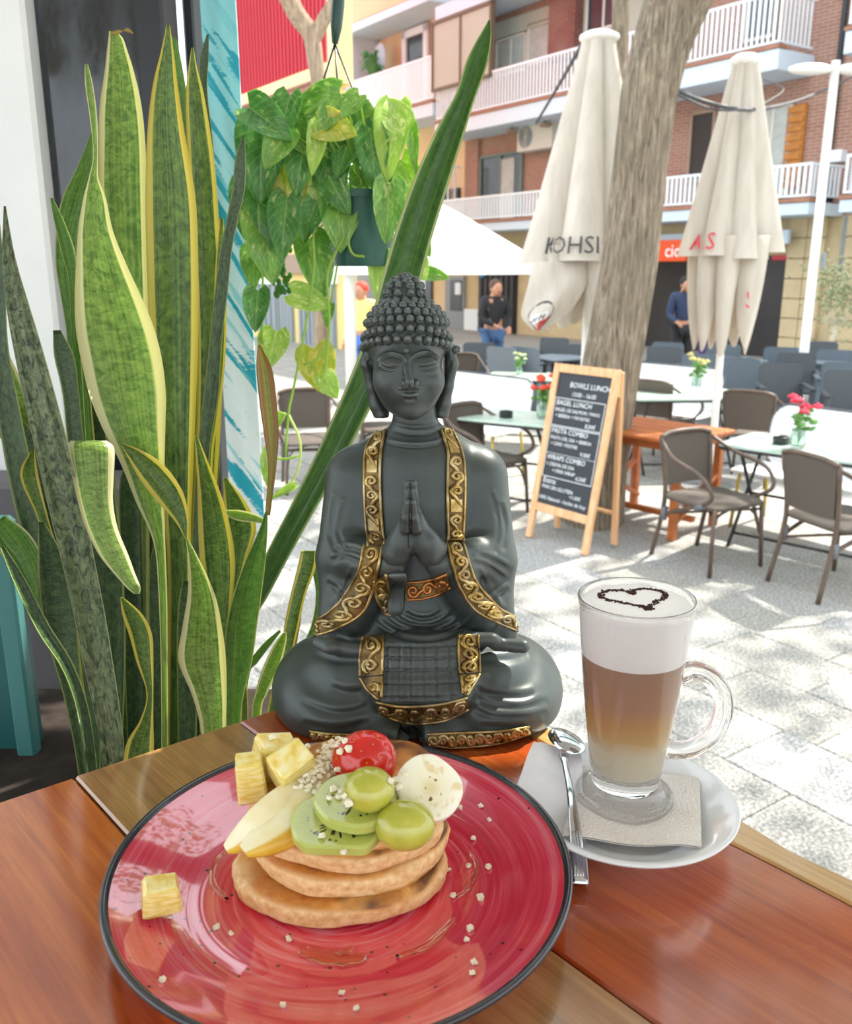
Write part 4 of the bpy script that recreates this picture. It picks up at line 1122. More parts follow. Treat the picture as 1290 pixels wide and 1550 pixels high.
p = onp(540, 1216, .0135); kiwi((p.x, p.y, PT + .0145), .0215, .0034, (.10, -.03, .4), 'kiwi slice lying flat under the halved grape', 2)
# grapes
t = NT('grape_skin'); co = t.co(); nz = t.noise(co, 45, 3)
t.p(Base_Color=t.ramp(nz, [(.3, 'a0a22c'), (.7, 'c8c656')]), Roughness=.12, Subsurface_Weight=.5, Subsurface_Radius=(.008, .008, .002), Subsurface_Scale=.6, Coat_Weight=.5); m_grape = t.mat
p = onp(559, 1195, .0262); b = MB(); b.ball((0, 0, 0), (.0128, .0122, .0110), 32, 20)
tag(b.build('grape', m_grape, None, True, (p.x, p.y, PT + .0262)), 'shiny green grape on top of the flat kiwi slice', 'grape', 'green grapes')
p = onp(613, 1249, .0118); b = MB(); b.ball((0, 0, 0), (.0152, .0128, .0122), 32, 20)
tag(b.build('grape', m_grape, None, True, (p.x, p.y, PT + .0118)), 'green grape lying on the pancake below the banana slice', 'grape', 'green grapes')
# banana slice
t = NT('banana_flesh'); co = t.co(); x, y, z = t.xyz(co); r = t.math('MULTIPLY', t.math('SQRT', t.math('ADD', t.math('MULTIPLY', x, x), t.math('MULTIPLY', y, y))), 60)
nz = t.noise(co, 150, 4); c = t.ramp(r, [(.1, 'e9dcae'), (.35, 'f7efd2'), (.9, 'fbf6e2')])
c = t.mix(t.math('MULTIPLY', t.math('GREATER_THAN', t.noise(co, 300, 2), .63), t.math('LESS_THAN', r, .42)), c, '7a6236')
c = t.mix(t.math('MULTIPLY', t.ramp(nz, [(.56, 0.0), (.66, .7)]), t.ramp(r, [(.4, 0.0), (.5, 1.0)])), c, 'e2c98a')
t.p(Base_Color=c, Roughness=.4, Subsurface_Weight=.35, Subsurface_Radius=(.006, .005, .003), Subsurface_Scale=.6); t.bump(nz, .4, .001); m_ban = t.mat
b = MB(); R = .0176
b.lathe([(1e-5, -.005), (R * .8, -.005), (R * .97, -.0042), (R, -.002), (R, .002), (R * .97, .0042), (R * .88, .005), (R * .4, .0053), (1e-5, .005)], 48, fn=lambda r_, z_, a: (r_ * (1 + .035 * math.cos(3 * a) + .015 * math.sin(5 * a)), z_), cap=False)
p = onp(648, 1196, .0155); o = b.build('banana_slice', m_ban, None, 45, (p.x, p.y, PT + .0158)); o.rotation_euler = (.78, .22, .1); tag(o, 'thick white banana slice leaning at the right of the strawberry', 'banana')
# chopped nuts
m_nut = M('chopped_nut', 'faf0d6', .55, var=.1, scale=200)
nut_me = []
for k in range(5):
    rr = random.Random(k + 40); b = MB(); b.box((0, 0, 0), (.0034 * rr.uniform(.7, 1.2), .0028 * rr.uniform(.8, 1.2), .0024 * rr.uniform(.8, 1.2)), None, 0, .0006)
    b.v = [(x + rr.uniform(-.0005, .0005), y + rr.uniform(-.0005, .0005), z + rr.uniform(-.0004, .0004)) for x, y, z in b.v]
    nut_me.append(b.mesh('nut_crumb', m_nut, 25))
def nut(p, lab, grp, s_=1.0):
    o = bpy.data.objects.new('nut_crumb', nut_me[RND.randrange(5)]); COL.objects.link(o); o.location = p; o.scale = (s_,) * 3
    o.rotation_euler = (RND.uniform(-.4, .4), RND.uniform(-.4, .4), RND.uniform(0, 6.3)); tag(o, lab, 'nut', grp)
def plate_z(x, y):
    rr = math.hypot(x - PX_, y - PY_); return TZ + np.interp(rr, [0, .074, .082, .09, .102, .115, .1235], [.0081, .0084, .009, .0108, .0152, .020, .023])
for (u, v) in ((697, 1225), (728, 1222), (741, 1243), (717, 1271), (740, 1314), (709, 1313), (680, 1319), (686, 1358), (727, 1361), (707, 1425), (718, 1459), (715, 1476), (517, 1505), (429, 1524), (540, 1529), (437, 1423), (328, 1406), (350, 1415), (258, 1390), (247, 1485), (686, 1357), (712, 1407)):
    p = atZ(u, v, TZ + .012)
    for _ in range(4): p = atZ(u, v, plate_z(p.x, p.y))
    nut(p + Vector((0, 0, .0012)), 'small white nut crumb on the red plate ' + ('right of the pancakes' if u > 670 and v < 1400 else 'at the front right of the pancakes' if u > 670 else 'in front of the pancakes' if u > 400 else 'left of the pancakes'), 'nut crumbs scattered on the plate', RND.uniform(.8, 1.1))
dg = bpy.context.evaluated_depsgraph_get(); dg.update()
food = {'pear_slice', 'pancake', 'kiwi_slice', 'banana_slice', 'grape', 'pineapple_chunk', 'flesh'}
bpy.context.view_layer.update()
def drop(u, v, lab, grp, s_=1.0):
    r = ray(u, v).normalized(); ok, loc, n, i, ob, mx = SC.ray_cast(bpy.context.evaluated_depsgraph_get(), Vector((0, 0, CAM_H)), r)
    if ok and ob.name.split('.')[0] in food and not (ob.name.startswith('flesh') and RND.random() < .85): nut(loc - r * .0005 + (n if n.dot(r) < 0 else -n) * .0010, lab, grp, s_)
for k in range(120):
    f = RND.random(); u = 462 + 58 * f + RND.gauss(0, 9); v = 1196 - 76 * f + RND.gauss(0, 11)
    drop(u, v, 'small chopped nut crumb heaped on the pear slice beside the strawberry', 'nut crumbs heaped on the pear slice', RND.uniform(.75, 1.15))
for (u, v) in ((517, 1112), (522, 1118), (521, 1287), (487, 1268), (505, 1196), (516, 1200), (524, 1204), (512, 1208), (600, 1188), (596, 1172), (604, 1180), (590, 1183), (612, 1172), (498, 1210), (530, 1212), (604, 1192), (411, 1118), (466, 1132), (484, 1120)):
    drop(u, v, 'chopped nut crumb sprinkled on the fruit and the top pancake', 'nut crumbs sprinkled on the fruit', RND.uniform(.85, 1.2))

# ------------------------------------------------------------------ coffee: saucer, napkins, glass, spoon
m_porc = M('white_porcelain', 'f2f5f8', .12, Coat_Weight=.4, Coat_Roughness=.05)
SX, SY = .1267, .4974
b = MB(); prof = [(1e-5, .002), (.034, .002), (.0345, 0), (.038, 0), (.039, .003), (.062, .0145), (.0685, .0185), (.0690, .0197), (.0680, .0203), (.0655, .0198), (.058, .0160), (.0500, .0108), (.0430, .0080), (.041, .0072), (.03, .0068), (1e-5, .0068)]
tag(b.lathe(prof, 96, cap=False).build('saucer', m_porc, None, 60, (SX, SY, TZ)), 'white porcelain saucer under the coffee glass and napkin', 'saucer')
t = NT('embossed_napkin'); co = t.co(); ck = t.n('ShaderNodeTexVoronoi', None, Vector=co, Scale=520); nz = t.noise(co, 30, 4)
t.p(Base_Color=t.ramp(nz, [(.3, 'e2dad2'), (.7, 'f0ebe6')]), Roughness=.85); t.bump(ck.outputs['Distance'], .5, .0012); m_nap = t.mat
t = NT('white_napkin'); nz = t.noise(t.co(), 40, 4); t.p(Base_Color=t.ramp(nz, [(.3, 'eceaf0'), (.7, 'f8f8fb')]), Roughness=.85); t.bump(t.noise(t.co(), 900, 2), .3, .0008); m_napw = t.mat
def sheet(name, corners, m, lab, wav, layers=2, n=16, grp=None):
    (a, b_, c_, d_) = [np.array(p) for p in corners]; o0 = Vector(a); mb = MB()
    for L in range(layers):
        rows = []
        for side in (0, 1):
            for i in range(n + 1):
                f = i / n; row = []
                for j in range(n + 1):
                    g_ = j / n
                    p = (a * (1 - g_) + b_ * g_) * (1 - f) + (d_ * (1 - g_) + c_ * g_) * f
                    z = wav(f, g_) + L * (.0009 + .0006 * f)
                    row.append((p[0] - o0.x + L * .0012 * (f - .3), p[1] - o0.y - L * .0008, p[2] - o0.z + z - side * .0004))
                rows.append(row if not side else row)
        half = n + 1
        R1 = rows[:half]; R2 = rows[half:]
        mb.grid(R1); mb.grid([r_[::-1] for r_ in R2])
        rim = [R1[0][j] for j in range(n + 1)] + [R1[i][n] for i in range(1, n + 1)] + [R1[n][j] for j in range(n - 1, -1, -1)] + [R1[i][0] for i in range(n - 1, 0, -1)]
        rim2 = [R2[0][j] for j in range(n + 1)] + [R2[i][n] for i in range(1, n + 1)] + [R2[n][j] for j in range(n - 1, -1, -1)] + [R2[i][0] for i in range(n - 1, 0, -1)]
        mb.grid([rim2, rim], 0, True)
    o = mb.build(name, m, None, 50, o0); tag(o, lab, 'napkin'); return o
zb = TZ + .0115
sheet('napkin', [atZ(880, 1160, zb), atZ(1059, 1176, zb + .004), atZ(1059, 1286, zb + .003), atZ(850, 1268, zb + .004)], m_nap, 'embossed paper napkin folded on the saucer under the coffee glass',
      lambda f, g_: .0010 * math.sin(7 * g_ + 2 * f) * abs(g_ - .5) * 2 + .0012 * f * math.sin(9 * g_))
sheet('napkin', [atZ(808, 1128, TZ + .021), atZ(880, 1132, TZ + .022), atZ(889, 1340, TZ + .003), atZ(776, 1200, TZ + .021)], m_napw, 'smooth white napkin hanging over the left rim of the saucer under the spoon',
      lambda f, g_: .0022 * math.sin(5 * g_ + 1) * (1 - f) + .0015 * math.sin(6 * f))
GB_ = atZ(944, 1208, TZ + .0135)
t = NT('clear_glass'); t.p(Base_Color=(1, 1, 1, 1), Roughness=.0, Transmission_Weight=1.0, IOR=1.45); m_glass = t.mat
glass = empty('coffee_glass', (GB_.x, GB_.y, TZ + .0146), 0, 'tall handled glass of layered latte with a cocoa heart on the foam', 'coffee')
GH = .1375
def ro(z): return float(np.interp(z, [.014, .02, .05, .09, GH], [.0213, .0222, .0262, .0306, .0352]))
outer = [(1e-5, 0), (.0300, 0), (.0311, .0012), (.0313, .0030), (.0303, .0048), (.0282, .0056), (.0258, .0060), (.0236, .0076), (.0222, .0100), (.0210, .0120), (.0213, .014)] + [(ro(z), z) for z in (.02, .035, .05, .07, .09, .11, .125, .1345)] + [(.0353, .1368), (.0346, GH), (.0338, .1368)]
inner = [(ro(z) - .0019, z) for z in (.1345, .125, .11, .09, .07, .05, .035, .024)] + [(.018, .0195), (1e-5, .0185)]
b = MB(); b.lathe(outer + inner, 72, cap=False); b.build('glass_body', m_glass, glass, 60)
hp = catmull([(.0292, 0, .0845), (.038, 0, .0880), (.0500, 0, .0830), (.0580, 0, .0700), (.0580, 0, .0550), (.0520, 0, .0420), (.0410, 0, .0345), (.0300, 0, .0335), (.0245, 0, .0350)], 5)
b = MB(); b.tube([tuple(p) for p in hp], [.0062 if 3 < i < len(hp) - 4 else .0068 for i in range(len(hp))], 16, flat=.8, up=(0, 1, 0)); b.build('handle', m_glass, glass, True)
t = NT('latte_layers'); co = t.co(); x, y, z = t.xyz(co); nz = t.noise(t.mapping(co, (25, 25, 8)), 1.5, 4)
zz = t.math('ADD', t.math('MULTIPLY', z, 10), t.math('MULTIPLY', t.math('SUBTRACT', nz, .5), .09))
c = t.ramp(zz, [(.24, 'e9e0ca'), (.42, 'e2d5b8'), (.52, 'd6b680'), (.62, 'cda56e'), (.75, 'b99578'), (1.0, 'ae8d78')])
t.p(Base_Color=c, Roughness=.35, Subsurface_Weight=.1, Subsurface_Scale=.3); m_latte = t.mat
FZ = .1005
li = lambda z: ro(z) - .00185
b = MB(); b.lathe([(1e-5, .0187), (.0178, .0197)] + [(li(z), z) for z in (.024, .035, .05, .07, .09, FZ)] + [(1e-5, FZ)], 64, cap=False); b.build('coffee', m_latte, glass, 60)
m_foam = M('milk_foam', 'fdfbf8', .6, var=.01, scale=90, bump=.1)
b = MB(); b.lathe([(1e-5, FZ), (li(FZ), FZ)] + [(li(z), z) for z in (.11, .12, .1310)] + [(li(.1330) - .0006, .1333), (.026, .1348), (.015, .1354), (1e-5, .1355)], 64, cap=False); b.build('foam', m_foam, glass, 60)
m_cocoa = M('cocoa_powder', '3b1d18', .9, var=.4, scale=400)
hb_ = MB(); rr = random.Random(5)
hpts = []
for k in range(200):
    a = 2 * math.pi * k / 200
    hx = 16 * math.sin(a) ** 3; hy = 13 * math.cos(a) - 5 * math.cos(2 * a) - 2 * math.cos(3 * a) - math.cos(4 * a)
    hpts.append((hx / 16 * .0205, (hy + 2) / 16 * .0185))
for (hx, hy) in hpts:
    if rr.random() < .12: continue
    for _ in range(3):
        # the heart points towards the front right
        x_, y_ = hx + rr.gauss(0, .0009), hy + rr.gauss(0, .0009); ct, st_ = math.cos(.15), math.sin(.15)
        X_, Y_ = x_ * ct - y_ * st_ + .0005, x_ * st_ + y_ * ct + .001
        rad = math.hypot(X_, Y_); zf = float(np.interp(rad, [0, .015, .026, .033], [.1355, .1354, .1348, .1333]))
        hb_.box((X_, Y_, zf + .0002), (rr.uniform(.0006, .0014), rr.uniform(.0006, .0014), .0006), (rr.uniform(-.4, .4), rr.uniform(-.4, .4), rr.uniform(0, 3)))
tag(hb_.build('cocoa_heart', m_cocoa, glass, False), None, None, None, 'stuff')
# spoon
t = NT('polished_steel'); t.p(Base_Color='c9ced4', Metallic=1.0, Roughness=.12); m_steel = t.mat
s0 = atZ(857, 1120, TZ + .0285); s1 = atZ(853, 1142, TZ + .0265); s2 = atZ(864, 1200, TZ + .0265); s3 = atZ(872, 1270, TZ + .017); s4 = atZ(877, 1338, TZ + .007)
spoon = empty('teaspoon', s0, 0, 'long steel teaspoon with patterned handle lying over the saucer edge', 'spoon')
R0 = lambda p: tuple(Vector(p) - s0)
hp = catmull([R0(s1), R0(s2), R0(s3), R0(s4)], 8); n = len(hp)
b = MB(); b.tube(hp, [float(np.interp(i / (n - 1), [0, .08, .35, .8, 1], [.0035, .0022, .0026, .0045, .0052])) for i in range(n)], 12, flat=.30, up=(0, 0, 1)); hd = b.build('handle', m_steel, spoon, True)
b = MB(); dirv = (Vector(hp[-1]) - Vector(hp[0])); yaw = math.atan2(dirv.y, dirv.x) + math.pi / 2
rows = []
for sh in (0, 1):
    for i in range(9):
        tt = i / 8 * math.pi / 2 if not sh else (8 - i) / 8 * math.pi / 2
        sc_ = 1 - .07 * sh; row = []
        for k in range(28):
            a = 2 * math.pi * k / 28; rx, ry = .0112 * sc_, .0165 * sc_
            egg = 1 - .12 * math.sin(a)
            row.append((rx * egg * math.cos(a) * math.sin(tt), ry * math.sin(a) * math.sin(tt), .0060 * sc_ * math.cos(tt) - .003))
        rows.append(row)
b.grid(rows, 0, True); o = b.build('bowl', m_steel, spoon, 60); o.rotation_euler = (.05, .12, yaw + .5); o.location = (.0005, .001, .001)
b = MB(); i0 = int(n * .62)
for k in range(4): b.tube([tuple(Vector(hp[i]) + Vector((.0016 * (k - 1.5), 0, .0014))) for i in range(i0, n - 1)], .0005, 6)
o = b.build('handle_ridges', m_steel, hd, True); tag(o, None, None, None, 'stuff')
# ------------------------------------------------------------------ turquoise painted banner outside the window
BNY = 1.62
bt = [atY(*p, BNY) for p in ((293, -60), (352, -60), (403, 850), (335, 850))]
t = NT('turquoise_painted_cloth'); co = t.co(); x, y, z = t.xyz(co)
cv = t.n('ShaderNodeCombineXYZ', None, X=t.math('MULTIPLY', x, 5), Y=0.0, Z=t.math('ADD', t.math('MULTIPLY', z, 22), t.math('MULTIPLY', x, 34)))
n1 = t.noise(cv, 1.0, 3, .5, .6); n2 = t.noise(t.mapping(co, (60, 60, 300)), 1, 3)
zz = t.math('ADD', t.math('MULTIPLY', z, 1.15), .0)
mk = t.math('ADD', n1, t.math('MULTIPLY', t.math('SUBTRACT', n2, .5), .12))
basec = t.ramp(zz, [(.0, 'eef8f8'), (.45, 'e9f8f8'), (.66, 'c4f0f2'), (.95, '9ae4ea')])
c = t.mix(t.ramp(mk, [(.535, 0.0), (.56, 1.0)]), basec, '22a9bd')
c = t.mix(t.ramp(t.noise(t.mapping(cv, (1.7, 1, 1.9), (0, 0, 0), (3, 0, 7)), 1, 3), [(.57, 0.0), (.60, .75)]), c, '7fd6df')
t.p(Base_Color=c, Roughness=.7); m_ban2 = t.mat
org = Vector(((bt[2].x + bt[3].x) / 2, BNY, bt[2].z))
banner = empty('cloth_banner', org, 0, 'white and turquoise painted tall banner standing outside behind the snake plants', 'banner')
b = MB(); rows = []
for i in range(25):
    f = i / 24; L = bt[3].lerp(bt[0], f); R = bt[2].lerp(bt[1], f)
    rows.append([L.lerp(R, j / 6) - org + Vector((0, .006 * math.sin(f * 9 + j), 0)) for j in range(7)])
back = [[p + Vector((0, .004, 0)) for p in r_] for r_ in rows]
b.grid(rows)
b.grid([r_[::-1] for r_ in back])
rimf = [r_[0] for r_ in rows] + rows[-1][1:] + [r_[-1] for r_ in rows[-2::-1]] + rows[0][-2:0:-1]
rimb = [r_[0] for r_ in back] + back[-1][1:] + [r_[-1] for r_ in back[-2::-1]] + back[0][-2:0:-1]
b.grid([rimf, rimb], 0, True); b.build('cloth', m_ban2, banner, 50)
b = MB(); e0 = bt[3] - org; e1 = bt[0] - org; b.tube([Vector((e0.x, .02, -org.z)), (e0.x, .02, e0.z), (e1.x, .02, e1.z)], .008, 8); b.build('pole', m_blackframe, banner, True)

# ------------------------------------------------------------------ snake plants
def leafmat(name, dark, light, margin, thr, mott=.5, trans=.3, mcol='e8dc7e'):
    t = NT(name); u, v, _ = t.xyz(t.co('UV')); co = t.co()
    rnd = t.n('ShaderNodeObjectInfo').outputs['Random']
    au = t.math('ABSOLUTE', t.math('MULTIPLY_ADD', u, 2, -1))
    cv = t.n('ShaderNodeCombineXYZ', None, X=t.math('MULTIPLY', u, 5), Y=t.math('MULTIPLY', v, 60), Z=t.math('MULTIPLY', rnd, 50))
    n1 = t.noise(cv, 1.0, 5, .65, 1.0)
    cv2 = t.n('ShaderNodeCombineXYZ', None, X=t.math('MULTIPLY', u, 22), Y=t.math('MULTIPLY', v, 2.5), Z=t.math('MULTIPLY', rnd, 50)); n2 = t.noise(cv2, 1.0, 3)
    g = t.math('ADD', t.math('MULTIPLY', n1, mott), t.math('MULTIPLY', n2, 1 - mott))
    c = t.ramp(g, [(.38, dark), (.62, light)])
    e = t.math('ADD', au, t.math('MULTIPLY', t.math('SUBTRACT', n2, .5), .12))
    mcv = t.ramp(n2, [(.3, margin), (.7, mcol)])
    c = t.mix(t.ramp(e, [(thr, 0.0), (min(1, thr + .035), 1.0)]), c, mcv)
    t.p(Base_Color=c, Roughness=.38)
    out = t.t.nodes['Material Output']; tr = t.n('ShaderNodeBsdfTranslucent', None, Color=t.mix(.35, c, 'c8e060', 'MULTIPLY'))
    mx = t.n('ShaderNodeMixShader', None, Fac=trans); t.t.links.new(t.b.outputs[0], mx.inputs[1]); t.t.links.new(tr.outputs[0], mx.inputs[2]); t.t.links.new(mx.outputs[0], out.inputs[0])
    t.bump(n2, .12, .002)
    return t.mat
LV = dict(
    A=leafmat('snake_leaf_margined', '3a5c2a', '8aa850', 'e0cc46', .68, .6, .4),
    B=leafmat('snake_leaf_pale', '648a36', 'b2cc6c', 'ece4a4', .72, .65, .5, 'f4f1cf'),
    C=leafmat('snake_leaf_dark', '20351f', '4e6a3e', '7a8a45', .86, .75, .12, '94a058'),
    D=leafmat('snake_leaf_grey', '1f3226', '86976c', 'a9b07c', .93, .8, .08, '99a070'),
    E=leafmat('snake_leaf_plain', '44742e', '86b04e', 'd2d88a', .9, .45, .45, 'd6d99c'),
    F=leafmat('snake_leaf_dry', '76802a', 'a8a544', '8a6a34', .30, .3, .12, 'a7803e'),
    G=leafmat('snake_leaf_rolled', '3c622e', '628f43', 'b9cc7c', .84, .5, .3, 'c9d892'))  # pale margin of the rolled leaf paints its sunlit edge into the colour
def leaf(root, st, Y, m, curl=.18, tilt=0.0, Y2=None, n=5, label=None, name='leaf'):
    S = [(s_[1], s_[0], s_[2], s_[0]) if len(s_) == 3 else s_ for s_ in st]
    P = catmull(S, n); N_ = len(P); Y2 = Y if Y2 is None else Y2
    W = 7; rows = []; uv = []; O = root.location
    for i, (ul, vl, ur, vr) in enumerate(P):
        f = i / (N_ - 1); y0 = Y + (Y2 - Y) * f
        wd = math.hypot(ur - ul, vr - vl) * y0 / F_PX
        row = []; rb = []
        for j in range(W):
            g_ = j / (W - 1); x_ = 2 * g_ - 1
            dy = curl * wd * (1 - x_ * x_) * (1 if curl else 0) + tilt * wd * x_
            p = atY(ul + (ur - ul) * g_, vl + (vr - vl) * g_, y0 + dy) - O
            th = .0016 * (1 - .75 * x_ * x_)
            row.append(p); rb.append(p + Vector((0, th, 0)))
        rows.append(row + rb[::-1])
        uv += [(j / (W - 1), f) for j in range(W)] + [(1 - j / (W - 1), f) for j in range(W)]
    b = MB(); b.grid(rows, 0, True); b.uv = uv; k = 2 * W
    b.f.append(tuple(range(k))); b.m.append(0); b.f.append(tuple((N_ - 1) * k + j for j in range(k - 1, -1, -1))); b.m.append(0)
    o = b.build(name, LV[m], root, True)
    if label: o['label'] = label
    return o
def along(cl, hw):            # a slanting leaf: centre line points and half widths in the picture
    out = []
    for i, (u, v) in enumerate(cl):
        a = cl[max(i - 1, 0)]; b_ = cl[min(i + 1, len(cl) - 1)]; dx, dy = b_[0] - a[0], b_[1] - a[1]; L = math.hypot(dx, dy)
        nx, ny = -dy / L, dx / L; h = hw[i]
        if nx > 0: nx, ny = -nx, -ny
        out.append((u + nx * h, v + ny * h, u - nx * h, v - ny * h))
    return out
SZ = 1.33
trough = empty('plant_trough', (atY(230, 1150, .95).x, .93, TZ - .42), 0, 'dark planter trough of soil at the table edge holding the snake plants', 'planter')
b = MB(); b.box((-.02, -.02, .10), (.62, .44, .20), None, 0, .01); b.build('planter', M('planter_black', '1d1f20', .6, var=.2), trough, 30)
b = MB(); b.box((-.02, -.02, .205), (.58, .40, .012), None, 0, .004); b.build('soil', M('potting_soil', '2b211a', .95, var=.4, scale=60, bump=.8), trough, 30)
RB = TZ - .42 + .212
sp = empty('snake_plant', (atY(240, 1150, .90).x, .9, RB), 0, 'tall yellow edged snake plant behind the table, centre of the planter', 'plant', 'snake plants in the trough')
BOT = 1290
leaf(sp, [(47, 165, 176), (58, 164, 186), (75, 162, 192), (110, 158, 203), (160, 151, 214), (220, 149, 220), (300, 149, 222), (420, 160, 224), (560, 182, 226), (720, 188, 226), (900, 190, 226), (1100, 192, 226), (BOT, 200, 225)], .98, 'B', .2, .15, label='broad back leaf with a dry brown tip')
leaf(sp, along([(166, 52), (180, 48), (192, 45), (201, 50)], [2, 3, 3, 1]), .98, 'F', .1, name='dry_tip')
leaf(sp, [(38, 252, 257), (80, 243, 263), (130, 231, 269), (200, 223, 279), (300, 220, 296), (400, 222, 300), (500, 226, 300), (600, 233, 297), (700, 241, 293), (800, 250, 289), (900, 254, 289), (1100, 252, 286), (BOT, 255, 280)], .90, 'A', .22, -.1, label='tall leaf with broad yellow margins')
leaf(sp, [(56, 262, 266), (90, 258, 274), (150, 262, 284), (250, 268, 296), (400, 275, 305), (700, 280, 310), (BOT, 270, 300)], 1.0, 'E')
leaf(sp, [(72, 290, 293), (105, 285, 299), (150, 281, 310), (250, 284, 325), (350, 289, 332), (450, 296, 338), (600, 298, 336), (800, 290, 325), (1100, 285, 315), (BOT, 285, 310)], .96, 'A', .2, .1)
leaf(sp, [(52, 313, 316), (90, 302, 316), (140, 304, 314), (250, 312, 325), (500, 318, 335), (BOT, 300, 320)], 1.02, 'C')
leaf(sp, [(205, 367, 370), (240, 356, 372), (285, 352, 371), (330, 343, 361), (380, 333, 351), (440, 325, 345), (520, 317, 336), (600, 308, 331), (680, 299, 318), (800, 292, 312), (1000, 285, 305), (BOT, 280, 300)], .88, 'C', .3, .4, label='narrow dark leaf with a yellow edge leaning right')
leaf(sp, [(330, 333, 338), (400, 326, 342), (480, 322, 343), (560, 316, 340), (640, 305, 330), (700, 300, 322), (900, 296, 318), (BOT, 290, 310)], .93, 'A')
leaf(sp, [(97, 128, 133), (130, 129, 141), (180, 136, 147), (235, 141, 148), (270, 134, 149), (300, 126, 160), (350, 118, 171), (400, 115, 191), (450, 113, 214), (500, 115, 234), (550, 124, 246), (600, 136, 251), (650, 156, 250), (700, 182, 249), (760, 206, 249), (820, 232, 250), (900, 240, 253), (1050, 244, 254), (BOT, 244, 256)], .80, 'B', .16, -.05, label='large sunlit pale leaf with cream margins in front')
leaf(sp, along([(184, 672), (205, 690), (232, 718), (258, 752), (275, 785), (282, 815)], [1, 12, 21, 20, 11, 1.5]), .78, 'A', .3, .2, label='short leaf tip pointing down to the right')
leaf(sp, [(815, 281, 284), (850, 285, 303), (900, 284, 325), (950, 276, 336), (1000, 270, 342), (1050, 290, 343), (1100, 303, 342), (1180, 308, 338), (BOT, 310, 335)], .76, 'B', .25, .1)
leaf(sp, [(660, 295, 299), (700, 297, 315), (750, 299, 335), (800, 300, 349), (850, 303, 356), (900, 312, 353), (960, 322, 346), (1060, 322, 342), (BOT, 320, 336)], .82, 'A', .25)
leaf(sp, [(775, 401, 405), (800, 393, 405), (850, 371, 402), (900, 353, 396), (950, 342, 389), (1000, 340, 382), (1090, 342, 364), (BOT, 345, 362)], .80, 'E', .25, label='light green leaf on the right with a dry end')
leaf(sp, along([(392, 522), (400, 560), (406, 610), (411, 660), (412, 710), (405, 780)], [2, 12, 13, 11, 6, 4]), .80, 'F', .4, .4, name='dry_leaf_end', label='brown withered curling leaf end')
leaf(sp, [(724, 338, 344), (760, 338, 372), (800, 340, 388), (850, 345, 372), (900, 345, 360), (1000, 335, 350), (BOT, 330, 345)], .90, 'A')
leaf(sp, along([(340, 775), (360, 780), (382, 784), (403, 790)], [3, 8, 7, 3]), .86, 'B', .2)
leaf(sp, along([(346, 1200), (346, 1000), (400, 880), (455, 775), (500, 690), (548, 590), (580, 510), (608, 420), (628, 350), (655, 270), (682, 200), (705, 145), (722, 95), (735, 55), (741, 30)], [14, 15, 16, 18, 21, 24, 26, 29, 28, 26, 21, 15, 16, 9, 1]), .86, 'G', .45, .1, 1.0, label='long rolled dark green leaf slanting up behind the statue')
leaf(sp, [(905, 182, 187), (930, 185, 215), (960, 195, 230), (1000, 206, 232), (1050, 222, 232), (1090, 212, 232), (1130, 190, 233), (1200, 184, 232), (BOT, 186, 230)], .74, 'A', .3, .1)
for (a, b_, Y, m) in (((640, 285, 320), (BOT, 290, 318), .97, 'E'), ((500, 225, 262), (BOT, 225, 255), 1.0, 'C'), ((700, 180, 215), (BOT, 195, 225), .95, 'C'), ((600, 255, 285), (BOT, 258, 285), .97, 'C'), ((820, 225, 252), (BOT, 230, 256), .88, 'C'), ((880, 268, 300), (BOT, 270, 296), .86, 'C'), ((860, 150, 185), (BOT, 170, 200), .90, 'C')):
    leaf(sp, [(a[0], a[1] + 8, a[2] - 8), (a[0] + 60, a[1], a[2]), ((a[0] + b_[0]) / 2, (a[1] + b_[1]) / 2, (a[2] + b_[2]) / 2), b_], Y, m)
s2 = empty('snake_plant', (atY(150, 1150, .80).x, .82, RB), 0, 'dark mottled snake plant leaning left with a drooping sunlit leaf', 'plant', 'snake plants in the trough')
leaf(s2, along([(165, 1280), (172, 1150), (148, 1000), (125, 880), (98, 760), (72, 650), (45, 540), (26, 460), (13, 390), (7, 312)], [13, 17, 22, 24, 26, 25, 22, 17, 10, 1.5]), .74, 'D', .35, .2, label='thick grey mottled leaf slanting to the upper left')
leaf(s2, [(200, 138, 142), (250, 118, 141), (300, 94, 137), (350, 85, 122), (400, 84, 118), (450, 92, 116), (520, 102, 130), (700, 115, 145), (900, 130, 165), (BOT, 150, 180)], .95, 'E', .2, .2)
leaf(s2, [(300, 76, 80), (335, 82, 97), (380, 92, 113), (425, 104, 117), (500, 108, 120), (700, 120, 132), (BOT, 150, 165)], .90, 'E', .3, .2)
leaf(s2, [(1280, 150, 178), (1000, 150, 190), (850, 140, 185), (740, 108, 176), (690, 102, 172), (672, 104, 166)], .84, 'C', .2)
leaf(s2, [(667, 106, 162), (680, 102, 173), (720, 109, 172), (760, 118, 171), (800, 130, 178), (840, 150, 194), (870, 174, 205), (890, 192, 213), (899, 203, 211)], .76, 'B', -.2, .05, .72, label='bent over leaf with a bright sun patch')
leaf(s2, [(340, -14, 0), (420, -12, 8), (520, -14, 12), (620, -5, 30), (760, 20, 60), (900, 60, 100), (1100, 120, 150), (BOT, 140, 165)], .86, 'C')
leaf(s2, along([(-12, 500), (12, 570), (36, 630), (62, 700), (100, 820), (140, 1000), (160, 1280)], [6, 16, 18, 17, 15, 14, 12]), .90, 'B', .3)
leaf(s2, along([(-14, 622), (18, 650), (45, 690), (70, 760), (110, 900), (150, 1280)], [16, 22, 22, 16, 14, 12]), .88, 'C', .3)
